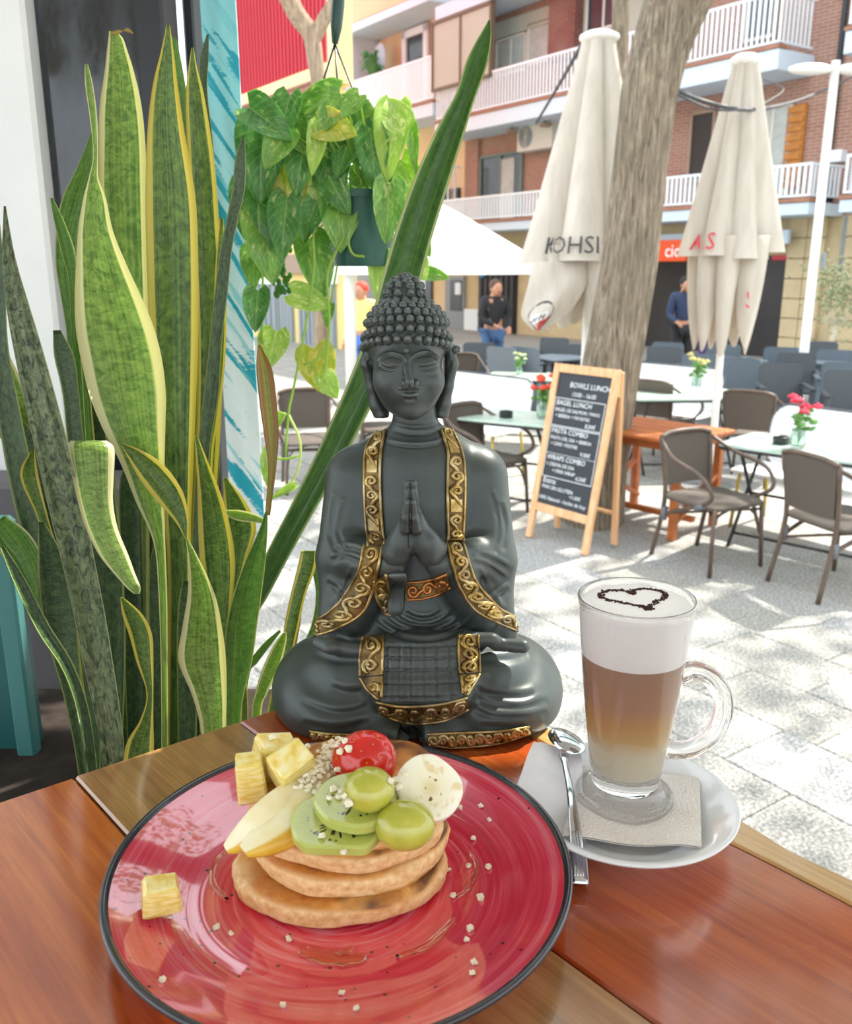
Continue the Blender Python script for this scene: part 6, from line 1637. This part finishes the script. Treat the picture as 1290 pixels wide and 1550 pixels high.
bm_ = MB(); bm_.box(sp3(0, (HS - .06 + .27) / 2, .004), (wS - .10, .010, HS - .06 - .27), Rl, 0, .001); board = bm_.build('board', m_board, sign, 30)
for s_ in (-1, 1):      # rear legs
    bm_ = MB(); bm_.bar(sp3(s_ * (hw_ - .02), HS - .01, .03), Vector((s_ * (hw_ - .02), .30, 0.02)), .045, .03, 0, .004, (0, 1, 0)); bm_.build('rear_leg', m_pf, sign, 30)
bm_ = MB(); bm_.bar(Vector((-hw_ + .03, .29, .25)), Vector((hw_ - .03, .29, .25)), .04, .02); bm_.build('rear_rail', m_pf, sign, 30)
bm_ = MB(); bm_.bar(sp3(hw_ - .01, HS - .18, .03), sp3(hw_ - .01, HS - .05, .03), .012, .05); bm_.build('hinge', M('brass_hinge', 'c9b26a', .4), sign, 30)
rr = random.Random(21)
def chalk(txt, x, z, size, shear=.12):
    v, f = text_mesh(txt, size, 0, shear); bm_ = MB()
    bm_.add([sp3(x + p[0], z + p[1] - .06 * (x + p[0] + .2) * 0, -.0035) for p in v], f); return bm_.build('chalk_line', m_chalk, board, False)
xl0 = -hw_ + .07
for (txt, x, z, s_) in (('BOWLS LUNCH', xl0 + .10, 1.115, .052), ('13:00 - 16:00', xl0 + .13, 1.055, .042), ('BAGEL LUNCH', xl0 + .0, .985, .05), ('BAGEL DE SALMON / PAVO', xl0 + .0, .94, .034), ('+ BEBIDA + PATATAS', xl0 + .01, .898, .034), ('8,50€', xl0 + .30, .852, .040),
                        ('PASTA COMBO', xl0 - .0, .785, .05), ('PASTA DEL DIA + BEBIDA', xl0 - .0, .74, .034), ('+ CAFE / POSTRE', xl0 + .01, .698, .034), ('9,00€', xl0 + .30, .655, .040),
                        ('WRAPS COMBO', xl0 + .0, .595, .05), ('1 CREMA DE DIA', xl0, .55, .036), ('+ MINI WRAP', xl0 + .07, .508, .036), ('6,50€', xl0 + .30, .487, .040),
                        ('Extra:', xl0 - .0, .425, .055), ('PAN SIN GLUTEN', xl0, .383, .038), ('+1,00€', xl0 + .27, .352, .036), ('100% Natural - hecho de hoy', xl0 - .02, .305, .038)):
    chalk(txt, x, z, s_)
for (z0, z1) in ((.838, 1.032), (.640, .828), (.470, .640)):
    for a, b_ in (((xl0 - .015, z0), (hw_ - .075, z0)), ((xl0 - .015, z1), (hw_ - .075, z1)), ((xl0 - .015, z0), (xl0 - .015, z1)), ((hw_ - .075, z0), (hw_ - .075, z1))):
        bm_ = MB(); bm_.bar(sp3(*a, -.003), sp3(*b_, -.003), .004, .002, 0, 0, Rl @ Vector((0, 1, 0))); bm_.build('chalk_rule', m_chalk, board, False)

# ------------------------------------------------------------------ terrace furniture
def weave(name, a, b_, sc):
    t = NT(name); co = t.co(); x, y, z = t.xyz(co)
    w1 = t.math('SINE', t.math('MULTIPLY', x, sc)); w2 = t.math('SINE', t.math('MULTIPLY', t.math('ADD', z, y), sc)); m = t.math('MULTIPLY', w1, w2)
    t.p(Base_Color=t.mix(t.math('MULTIPLY_ADD', m, .5, .5), a, b_), Roughness=.7); t.bump(m, .5, .004); return t.mat
m_weave = weave('taupe_weave', '453c36', '6f6458', 500)
m_cane = M('brown_cane_frame', '5a493c', .45, var=.2, scale=14)
m_wrap = M('grey_cane_wrap', '6a6a6e', .6)
def rounded(w, h, r, n=6):
    pts = []
    for cx, cy, a0 in ((w / 2 - r, h / 2 - r, 0), (-w / 2 + r, h / 2 - r, 90), (-w / 2 + r, -h / 2 + r, 180), (w / 2 - r, -h / 2 + r, 270)):
        for k in range(n + 1):
            a = math.radians(a0 + 90 * k / n); pts.append((cx + r * math.cos(a), cy + r * math.sin(a)))
    return pts
def bistro(label, grp='cane bistro armchairs'):
    o = empty('bistro_chair', (0, 0, 0), 0, label, 'chair', grp)
    for s_ in (-1, 1):
        b = MB(); b.tube([(s_ * .215, -.22, .44), (s_ * .235, -.245, 0)], .014, 8); b.build('leg', m_cane, o, True)
        b = MB(); b.tube([tuple(p) for p in catmull([(s_ * .215, .30, 0), (s_ * .205, .22, .43), (s_ * .225, .27, .82)], 5)], .015, 8); b.build('leg', m_cane, o, True)
        b = MB(); b.tube([tuple(p) for p in catmull([(s_ * .225, .265, .80), (s_ * .275, .10, .715), (s_ * .295, -.12, .665), (s_ * .29, -.22, .60), (s_ * .27, -.24, .52), (s_ * .24, -.12, .445), (s_ * .215, .10, .36), (s_ * .205, .21, .31)], 5)], .0135, 8); b.build('arm', m_cane, o, True)
    b = MB(); b.tube([tuple(p) for p in catmull([(-.225, .27, .82), (-.12, .285, .845), (.12, .285, .845), (.225, .27, .82)], 4)], .017, 8)
    b.build('back_frame', m_cane, o, True)
    rows = []
    for sh in (0, 1):
        for i in range(5):
            f = i / 4 if not sh else 1 - i / 4; rows.append([(x * (.195 + .02 * f) / .2, .238 + .045 * f + .02 * (1 - (x / .2) ** 2) - .010 * sh, .50 + .335 * f) for x in np.linspace(-.2, .2, 7)])
    b = MB(); b.grid(rows); b.build('backrest', m_weave, o, 40)
    b = MB(); P = rounded(.47, .48, .09); b.add([(x, y - .01, .425) for x, y in P] + [(x * 1.02, y * 1.02 - .01, .445) for x, y in P] + [(x * .96, y * .96 - .01, .458) for x, y in P], [])
    n = len(P); F = [(i, (i + 1) % n, n + (i + 1) % n, n + i) for i in range(n)] + [(n + i, n + (i + 1) % n, 2 * n + (i + 1) % n, 2 * n + i) for i in range(n)] + [tuple(range(2 * n, 3 * n)), tuple(range(n - 1, -1, -1))]
    b.f = F; b.m = [0] * len(F); b.build('seat', m_weave, o, 40)
    for s_ in (-1, 1):
        b = MB(); b.tube([(s_ * .22, -.22, .39), (-s_ * .205, .22, .30 + .012 * s_)], .009, 6); b.build('stretcher', m_cane, o, True)
        b = MB(); b.tube([tuple(p) for p in catmull([(s_ * .225, -.235, .2), (s_ * .18, -.2, .36), (s_ * .05, -.2, .42)], 4)], .009, 6); b.build('corner_brace', m_cane, o, True)
        b = MB(); b.tube([(s_ * .21, .215, .27), (s_ * .207, .215, .36)], .022, 8); b.build('cane_wrap', m_wrap, o, True)
        b = MB(); b.tube([(s_ * .255, -.16, .45), (s_ * .235, -.09, .42)], .02, 8); b.build('cane_wrap', m_wrap, o, True)
    return o
m_resin = M('charcoal_resin', '4a4f54', .5, var=.08, scale=6); m_resinb = M('blue_grey_resin', '6c7882', .5, var=.08, scale=6); m_resinp = M('pale_grey_resin', '7d878f', .5)
def resin(m, label, grp):
    o = empty('resin_armchair', (0, 0, 0), 0, label, 'chair', grp)
    for sx in (-1, 1):
        b = MB(); b.bar((sx * .25, -.24, 0), (sx * .245, -.22, .64), .05, .04, 0, .008); b.build('leg', m, o, 30)
        b = MB(); b.bar((sx * .25, .30, 0), (sx * .23, .22, .62), .05, .04, 0, .008); b.build('leg', m, o, 30)
        b = MB(); b.bar((sx * .255, -.27, .655), (sx * .24, .24, .66), .06, .03, 0, .01); b.build('arm', m, o, 30)
    b = MB(); b.box((0, -.01, .43), (.48, .48, .035), None, 0, .012); b.build('seat', m, o, 30)
    P = rounded(.47, .45, .06, 5); n = len(P); b = MB(); vs = []
    for sh in (0, 1):
        for x, z in P: f = (z + .225) / .45; vs.append((x * (.95 + .05 * f), .225 + .07 * f + .03 * (1 - (x / .24) ** 2) - .025 * sh, .645 + z))
    b.add(vs, [tuple(range(n)), tuple(range(2 * n - 1, n - 1, -1))] + [(i, n + i, n + (i + 1) % n, (i + 1) % n) for i in range(n)]); b.build('backrest', m, o, 30)
    return o
t = NT('perforated_white_metal'); co = t.co(); x, y, z = t.xyz(co)
hx = t.math('PINGPONG', t.math('ADD', x, t.math('MULTIPLY', t.math('FLOOR', t.math('MULTIPLY', z, 36)), .014)), .014); hzn = t.math('PINGPONG', z, .0139)
d2 = t.math('ADD', t.math('MULTIPLY', hx, hx), t.math('MULTIPLY', hzn, hzn)); hole = t.math('LESS_THAN', d2, .00003)
t.p(Base_Color=t.mix(hole, 'f4f4f4', '8c8c8c'), Roughness=.45); m_perf = t.mat
m_tube = M('grey_tube_frame', '5b5f64', .4, metal=.3); m_brass = M('brass_leg', 'b9a24e', .4, metal=.5)
def bench(label, w=1.0):
    o = empty('white_bench', (0, 0, 0), 0, label, 'bench', 'white metal benches')
    P = rounded(w, .46, .14, 6); n = len(P); b = MB(); vs = []
    for sh in (0, 1):
        for x, z in P: vs.append((x, .22 + .10 * (z + .23) / .46 - .012 * sh, .66 + z))
    b.add(vs, [tuple(range(n)), tuple(range(2 * n - 1, n - 1, -1))] + [(i, n + i, n + (i + 1) % n, (i + 1) % n) for i in range(n)]); b.build('backrest', m_perf, o, 30)
    b = MB(); b.tube([(x * 1.005, .218 + .10 * (z + .23) / .46, .66 + z * 1.01) for x, z in P], .012, 8, closed=True); b.build('back_frame', m_tube, o, True)
    b = MB(); b.box((0, -.02, .44), (w, .46, .025), None, 0, .01); b.build('seat', m_perf, o, 30)
    for sx in (-1, 1):
        for sy in (-1, 1):
            b = MB(); b.tube([(sx * (w / 2 - .06), sy * .19, .43), (sx * (w / 2 - .04), sy * .23, 0)], .014, 8); b.build('leg', m_brass, o, True)
    return o
t = NT('mint_table_top'); nz = t.noise(t.co(), 7, 4); t.p(Base_Color=t.ramp(nz, [(.35, 'dfeee0'), (.65, 'c3e0cb')]), Roughness=.18, Coat_Weight=.3); m_mint = t.mat
m_iron = M('black_iron', '2e2d2c', .45)
def ctable(label, w, d, grp='mint topped terrace tables', par=None):
    o = empty('terrace_table', (0, 0, 0), 0, label, 'table', grp)
    P = rounded(w, d, .05, 4); n = len(P); b = MB(); b.prism(P, .715, .74); b.build('table_top', m_mint, o, 30)
    b = MB(); b.tube([(x * .99, y * .99, .712) for x, y in P], .012, 6, closed=True); b.build('top_frame', m_iron, o, True)
    for s_ in (-1, 1):
        xx = s_ * (w / 2 - .12)
        b = MB(); b.tube([(xx, -d / 2 + .06, 0.01), (xx, d / 2 - .08, .71)], .013, 8); b.build('leg', m_iron, o, True)
        b = MB(); b.tube([(xx * .96, d / 2 - .06, 0.01), (xx * .96, -d / 2 + .08, .71)], .013, 8); b.build('leg', m_iron, o, True)
    b = MB(); b.tube([(-w / 2 + .12, -d / 2 + .12, .10), (w / 2 - .12, -d / 2 + .12, .10)], .010, 6); b.tube([(-w / 2 + .12, 0, .36), (w / 2 - .12, 0, .36)], .010, 6); b.build('stretcher', m_iron, o, True)
    return o
def put(o, u, v, z, yaw): p = atZ(u, v, z); o.location = (p.x, p.y, 0); o.rotation_euler = (0, 0, yaw); return o
D = math.radians
# the orange wooden table
m_teak = M('orange_teak', 'b5652f', .5, var=.18, scale=9)
p = atZ(1000, 648, .74); wt = empty('wooden_terrace_table', (p.x - .02, p.y, 0), FROT + D(8), 'orange brown wooden terrace table with crossed legs beside the tree', 'table')
for k in range(5):
    b = MB(); b.box((0, -.30 + .15 * k, .725), (.86, .142, .03), None, 0, .006); b.build('plank', m_teak, wt, 30)
b = MB(); b.box((0, 0, .675), (.74, .60, .06), None, 0, .006); b.build('apron', m_teak, wt, 30)
for sx in (-1, 1):
    for sy in (-1, 1):
        b = MB(); b.box((sx * .36, sy * .28, .33), (.055, .055, .66), None, 0, .005); b.build('leg', m_teak, wt, 30)
    b = MB(); b.bar((sx * .36, -.28, .12), (sx * .36, .28, .42), .05, .03, 0, .004); b.build('cross_brace', m_teak, wt, 30)
    b = MB(); b.bar((sx * .33, .28, .12), (sx * .33, -.28, .42), .05, .03, 0, .004); b.build('cross_brace', m_teak, wt, 30)
b = MB(); b.bar((-.36, 0, .10), (.36, 0, .10), .05, .04, 0, .004); b.build('stretcher', m_teak, wt, 30)
# tables with their things
TT = []
def tbl(u, v, w, d, yaw, lab):
    o = ctable(lab, w, d); put(o, u, v, .74, yaw); return o
T1 = tbl(1245, 679, 1.20, .61, FROT + D(12), 'mint topped table with a flower vase and ashtray at the right edge')
T2 = tbl(1035, 596, 1.10, .66, FROT + D(60), 'mint topped table behind the wooden table, right of the tree')
T3 = tbl(772, 629, .95, .62, FROT + D(25), 'mint topped table with red flowers left of the chalkboard')
T4 = tbl(802, 569, .95, .62, FROT + D(40), 'far mint topped table behind the red flowers')
m_ash = M('black_ashtray', '1f2122', .4)
def ashtray(u, v, lab):
    p = atZ(u, v, .74); b = MB(); b.lathe([(1e-4, 0), (.052, 0), (.055, .004), (.055, .05), (.050, .052), (.046, .05), (.044, .012), (1e-4, .01)], 24, cap=False); tag(b.build('ashtray', m_ash, None, 40, (p.x, p.y, .741)), lab, 'ashtray', 'black ashtrays')
ashtray(1182, 672, 'black round ashtray beside the pink flower vase'); ashtray(1011, 590, 'black ashtray on the mint table right of the tree'); ashtray(766, 632, 'black ashtray on the table left of the chalkboard')
m_jar = NT('vase_glass'); m_jar.p(Base_Color='dfeee6', Roughness=.03, Transmission_Weight=.9, IOR=1.2); m_jar = m_jar.mat
m_stem = M('flower_leaf', '5f8f45', .6, var=.2, scale=20)
def vase(u, v, col, cname, sz, lab, seed):
    p = atZ(u, v, .74); o = empty('flower_vase', (p.x, p.y, .742), 0, lab, 'vase'); rr = random.Random(seed)
    b = MB(); b.lathe([(1e-4, 0), (.045 * sz, 0), (.052 * sz, .02 * sz), (.05 * sz, .08 * sz), (.042 * sz, .11 * sz), (.046 * sz, .125 * sz), (.043 * sz, .125 * sz), (.038 * sz, .11 * sz), (.046 * sz, .075 * sz), (.047 * sz, .02 * sz), (1e-4, .01 * sz)], 24, cap=False); b.build('jar', m_jar, o, True)
    b = MB()
    for k in range(30):
        a = rr.uniform(0, 6.28); r_ = rr.uniform(0, .09) * sz; z = rr.uniform(.12, .25) * sz
        b.ball((r_ * math.cos(a), r_ * math.sin(a), z), (.028 * sz, .024 * sz, .012 * sz), 7, 4, 0, None, Euler((rr.uniform(-.8, .8), rr.uniform(-.8, .8), 0)).to_matrix())
        if k < 8: b.tube([(0, 0, .02 * sz), (r_ * .5 * math.cos(a), r_ * .5 * math.sin(a), z)], .003 * sz, 5)
    tag(b.build('greenery', m_stem, o, True), None, None, None, 'stuff')
    for k in range(8):
        a = 6.28 * k / 8 + rr.uniform(-.2, .2); r_ = rr.uniform(.03, .12) * sz; z = rr.uniform(.24, .34) * sz; b = MB()
        for j in range(7):
            aj = 6.28 * j / 7; b.ball((r_ * math.cos(a) + .020 * sz * math.cos(aj), r_ * math.sin(a) + .020 * sz * math.sin(aj), z + .005 * rr.uniform(-1, 1)), (.016 * sz, .016 * sz, .012 * sz), 7, 5)
        b.ball((r_ * math.cos(a), r_ * math.sin(a), z + .01 * sz), .017 * sz, 7, 5); b.build('blossom', M(cname, col, .6, var=.15, scale=30), o, True)
vase(1207, 678, 'd8344f', 'pink_petal', 1.0, 'glass jar of pink red flowers on the right mint table', 3)
vase(1054, 586, 'b7b06a', 'dull_yellow_petal', .95, 'green vase with yellowish sprigs on the mint table right of the tree', 5)
vase(822, 634, 'e2482c', 'orange_red_petal', 1.0, 'vase of orange red flowers half hidden by the chalkboard', 6)
vase(786, 567, 'c3cf9a', 'pale_petal', .7, 'small pale green sprig in a glass on the far mint table', 8)
# cane chairs
def chair_at(o, u, v, yaw): return put(o, u, v, 0, yaw)
base = bistro('brown cane armchair with taupe woven back, in front of the right mint table'); chair_at(base, 1070, 850, FROT + D(85))
def more(src, label, u, v, yaw, grp=None):
    c = copy_tree(src); c['label'] = label; chair_at(c, u, v, yaw); return c
more(base, 'cane armchair cut off by the right edge of the picture', 1258, 888, FROT + D(165))
more(base, 'cane armchair behind the right mint table turned towards the white bench', 1135, 725, FROT + D(-160))
more(base, 'cane armchair tucked under the mint table right of the tree', 1000, 700, FROT + D(190))
more(base, 'cane armchair beside the statue shoulder at the table with red flowers', 735, 775, FROT + D(100))
more(base, 'far cane armchair left of the far mint table', 700, 640, FROT + D(60))
more(base, 'cane armchair seen between the vines and the rolled leaf', 470, 738, FROT + D(70))
more(base, 'cane armchair behind the statue neck', 585, 715, FROT + D(150))
# benches
bn = bench('white perforated bench behind the pink flower vase', 1.25); put(bn, 1262, 634, .88, FROT + D(4))
def moreb(label, u, v, yaw):
    c = copy_tree(bn); c['label'] = label; put(c, u, v, .88, yaw); return c
moreb('white bench right of the leaning tree behind the black ashtray', 994, 558, FROT + D(8))
moreb('white bench behind the statue ear left of the red flowers', 703, 573, FROT + D(8))
# resin chairs at the back
rk = [resin(m_resin, 'charcoal resin armchair under the folded umbrella', 'charcoal resin armchairs'), resin(m_resinb, 'blue grey resin armchair with a smooth curved back', 'blue grey resin armchairs'), resin(m_resinp, 'pale grey resin armchair', 'pale grey resin armchairs')]
used = [0, 0, 0]
for (k, u, v, yaw, lab) in ((1, 1133, 540, 175, 'blue grey armchair under the hanging corners of the right umbrella'), (1, 1187, 524, 185, 'blue grey armchair at the foot of the lamp post'), (0, 1208, 538, 10, 'charcoal armchair right behind the lamp post foot'),
                            (0, 1190, 556, 20, 'nearest charcoal armchair, left of the pink flowers'), (1, 1270, 528, 180, 'far blue grey armchair below the drain pipe at the right edge'), (1, 1276, 546, 190, 'blue grey armchair at the right edge in the second row'),
                            (0, 1292, 566, 15, 'charcoal armchair cut by the right edge above the bench'), (0, 1000, 528, 5, 'charcoal armchair directly right of the leaning trunk'), (1, 1070, 534, 180, 'blue grey armchair left of the umbrella corners'), (1, 1022, 517, 175, 'far blue grey armchair before the dark shop'),
                            (0, 829, 514, 0, 'far charcoal armchair below the emblem of the left umbrella'), (0, 858, 524, 10, 'charcoal armchair at the foot of the left umbrella'), (2, 812, 524, 170, 'pale grey armchair left of the umbrella foot'), (0, 722, 522, 20, 'dark armchair right of the statue head'),
                            (2, 775, 524, 175, 'pale grey armchair before the standing person'), (0, 1245, 520, 10, 'charcoal armchair far behind the lamp post'), (1, 1100, 520, 185, 'far blue grey armchair behind the umbrella corners')):
    src = rk[k]; o = src if not used[k] else copy_tree(src); used[k] = 1; o['label'] = lab; put(o, u, v, .86, FROT + D(yaw + 25))
# resin tables of the far terrace
for (u, v, lab) in ((1105, 545, 'grey far terrace table between the blue grey armchairs'), (1240, 545, 'grey far terrace table right of the lamp post'), (845, 540, 'grey far terrace table left of the umbrella pole')):
    p = atZ(u, v, .72); o = empty('resin_table', (p.x, p.y, 0), FROT, lab, 'table', 'grey resin tables')
    b = MB(); b.box((0, 0, .71), (.7, .7, .03), None, 0, .01); b.build('table_top', m_resinp, o, 30)
    b = MB(); b.tube([(0, 0, .03), (0, 0, .7)], .035, 10); b.build('column', m_tube, o, True)
    b = MB(); b.bar((-.3, 0, .02), (.3, 0, .02), .06, .04); b.bar((0, -.3, .02), (0, .3, .02), .06, .04); b.build('foot', m_tube, o, 30)
# small olive tree in a pot at the far right
p = atZ(1258, 560, 0); ot = empty('young_olive_tree', (atY(1262, 500, 15.5).x, 15.5, 0), 0, 'young pale trunked olive tree at the right edge before the stone wall', 'tree'); O = ot.location
b = MB(); b.tube([(0, 0, 0), px3(1258, 520, 15.5), px3(1266, 492, 15.5)], [.06, .05, .045], 8)
for (u, v) in ((1245, 480), (1285, 482), (1275, 465), (1255, 470)): b.tube([px3(1266, 492, 15.5), px3(u, v, 15.5)], [.035, .012], 6)
b.build('trunk', M('pale_olive_bark', 'cdc2a8', .8), ot, True)
b = MB(); rr = random.Random(6)
for k in range(420):
    c = px3(1272 + rr.gauss(0, 22), 440 + rr.gauss(0, 24), 15.5 + rr.gauss(0, .25)); b.ball(c, (.05, .02, .02), 5, 3, 0, None, Euler((rr.uniform(0, 3), rr.uniform(0, 3), rr.uniform(0, 3))).to_matrix())
tag(b.build('foliage', M('olive_leaf', 'a9ad84', .7, var=.2, scale=3), ot, True), None, None, None, 'stuff')

# ------------------------------------------------------------------ people far down the terrace: one skin over a jointed figure
m_skin = M('skin', 'c99072', .6)
def figure(name, label, loc, yaw, top_m, leg_m, hair_m, arms, H=1.70, lean_=0.0):
    o = empty(name, loc, yaw, label, 'person'); k = H / 1.72
    J = dict(pel=(0, 0, .95), spine=(0, .01 - lean_ * .3, 1.15), chest=(0, -lean_ * .7, 1.36), neck=(0, -.01 - lean_, 1.48), head=(0, -.03 - lean_ * 1.1, 1.60))
    for s_, n_ in ((-1, 'l'), (1, 'r')):
        J['sh' + n_] = (s_ * .185, -lean_ * .8, 1.41); J['el' + n_] = arms[n_][0]; J['wr' + n_] = arms[n_][1]
        J['hip' + n_] = (s_ * .095, 0, .90); J['kn' + n_] = (s_ * .11, -.02, .50); J['an' + n_] = (s_ * .12, .02, .09)
    rad = dict(pel=.15, spine=.135, chest=.15, neck=.06, head=.10, sh=.075, el=.05, wr=.036, hip=.10, kn=.068, an=.048)
    def skinmesh(nm, names, edges, m, extra=None):
        me = bpy.data.meshes.new(nm); me.from_pydata([tuple(c * k for c in J[n_]) for n_ in names], [(names.index(a), names.index(b_)) for a, b_ in edges], [])
        ob = bpy.data.objects.new(nm, me); COL.objects.link(ob); md = ob.modifiers.new('skin', 'SKIN'); md.use_smooth_shade = True
        ob.modifiers.new('sub', 'SUBSURF').levels = 1
        for i, n_ in enumerate(names):
            r_ = rad.get(n_, rad.get(n_[:-1], .05)) * k * (extra or 1); me.skin_vertices[0].data[i].radius = (r_, r_ * (.75 if n_ in ('pel', 'spine', 'chest') else 1)); me.skin_vertices[0].data[i].use_root = (i == 0)
        dg = bpy.context.evaluated_depsgraph_get(); m2 = bpy.data.meshes.new_from_object(ob.evaluated_get(dg)); bpy.data.objects.remove(ob)
        m2.name = nm; m2.materials.clear(); m2.materials.append(m); m2.polygons.foreach_set('use_smooth', [True] * len(m2.polygons))
        r = bpy.data.objects.new(nm, m2); COL.objects.link(r); r.parent = o; return r
    alln = ['pel', 'spine', 'chest', 'neck', 'head'] + [a + s_ for s_ in 'lr' for a in ('sh', 'el', 'wr', 'hip', 'kn', 'an')]
    ed = [('pel', 'spine'), ('spine', 'chest'), ('chest', 'neck'), ('neck', 'head')] + [e for s_ in 'lr' for e in (('chest', 'sh' + s_), ('sh' + s_, 'el' + s_), ('el' + s_, 'wr' + s_), ('pel', 'hip' + s_), ('hip' + s_, 'kn' + s_), ('kn' + s_, 'an' + s_))]
    skinmesh('body', alln, ed, m_skin)
    skinmesh('jacket', ['pel', 'spine', 'chest', 'neck', 'shl', 'ell', 'wrl', 'shr', 'elr', 'wrr'], [('pel', 'spine'), ('spine', 'chest'), ('chest', 'neck'), ('chest', 'shl'), ('shl', 'ell'), ('ell', 'wrl'), ('chest', 'shr'), ('shr', 'elr'), ('elr', 'wrr')], top_m, 1.16)
    skinmesh('trousers', ['pel', 'hipl', 'knl', 'anl', 'hipr', 'knr', 'anr'], [('pel', 'hipl'), ('hipl', 'knl'), ('knl', 'anl'), ('pel', 'hipr'), ('hipr', 'knr'), ('knr', 'anr')], leg_m, 1.12)
    hx, hy, hz_ = [c * k for c in J['head']]
    b = MB(); b.ball((hx, hy + .018 * k, hz_ + .035 * k), (.102 * k, .112 * k, .105 * k), 18, 12); b.build('hair', hair_m, o, True)
    b = MB(); b.ball((hx, hy - .025 * k, hz_ - .01), (.085 * k, .095 * k, .115 * k), 18, 12); b.ball((hx, hy - .122 * k, hz_ - .015), (.014, .018, .02), 8, 6)
    for s_ in (-1, 1): b.ball((hx + s_ * .085 * k, hy, hz_ - .01), (.012, .022, .032), 8, 6)
    b.build('face', m_skin, o, True)
    b = MB()
    for s_ in (-1, 1): b.ball((hx + s_ * .034, hy - .108 * k, hz_ + .01), (.013, .008, .007), 8, 6)
    b.box((hx, hy - .108 * k, hz_ - .06), (.04, .012, .008)); tag(b.build('eyes_and_mouth', M('dark_features', '3a2622', .5), o, True), None, None, None, 'stuff')
    for s_, n_ in ((-1, 'l'), (1, 'r')):
        w = Vector(J['wr' + n_]) * k; e = Vector(J['el' + n_]) * k; d = (w - e).normalized(); sd = d.cross(Vector((0, 0, 1))).normalized() if abs(d.z) < .9 else Vector((1, 0, 0)); up = sd.cross(d)
        b = MB(); b.tube([w - d * .02, w + d * .05, w + d * .09], [.03, .036, .034], 8, flat=.5, up=up)
        for j, ln in enumerate((.055, .07, .075, .065)): q0 = w + d * .085 + sd * (.018 * (j - 1.5)); b.tube([q0, q0 + d * ln * .55, q0 + d * ln * .9 - up * .02], [.009, .0085, .007], 6)
        q0 = w + d * .02 + sd * .03 * s_; b.tube([q0, q0 + (d + sd * s_ * .8) * .035, q0 + (d + sd * s_ * .4) * .065], [.011, .010, .008], 6); b.build('hand', m_skin, o, True)
        b = MB(); a = Vector(J['an' + n_]) * k; b.ball((a.x, a.y - .07, .045), (.048, .135, .045), 12, 8); b.build('shoe', M('dark_shoe', '26221f', .6), o, True)
    return o
m_black = M('black_jacket', '2b2a2c', .8); m_jean = M('blue_jeans', '4d6c94', .8, var=.15, scale=20); m_hair = M('dark_hair', '2a2320', .7)
p = atY(745, 540, 14.3); figure('person', 'standing person in a black jacket and blue jeans looking down at their hands', (p.x, 14.3, 0), D(25), m_black, m_jean, M('brown_hair', '5c4232', .7), dict(l=((-.26, -.06, 1.14), (-.10, -.26, 1.05)), r=((.26, -.06, 1.14), (.14, -.27, 1.0))), 1.72, .05)
p = atY(550, 540, 13.2); figure('person', 'person in a yellow top with a red cap by the cream post', (p.x, 13.2, 0), D(-30), M('yellow_top', 'f0dc8a', .8), M('blue_trousers', '4a78c8', .8), M('red_cap', 'c8452f', .7), dict(l=((-.25, .02, 1.12), (-.24, -.10, .90)), r=((.25, .02, 1.12), (.24, -.10, .90))), 1.70)
p = atY(1030, 540, 15.2); figure('person', 'person in dark blue standing before the dark shop behind the right umbrella', (p.x, 15.2, 0), D(10), M('navy_jacket', '34405c', .8), m_black, m_hair, dict(l=((-.25, .02, 1.12), (-.20, -.20, 1.02)), r=((.25, 0, 1.16), (.12, -.14, 1.40))), 1.76)
p = atY(1072, 520, 16.0); figure('person', 'person in red half hidden by the right umbrella corners', (p.x, 16.0, 0), D(-10), M('red_jumper', 'c03a3e', .8), M('violet_trousers', '5a3a78', .8), m_hair, dict(l=((-.25, .02, 1.12), (-.24, -.10, .90)), r=((.25, .02, 1.12), (.24, -.10, .90))), 1.5)
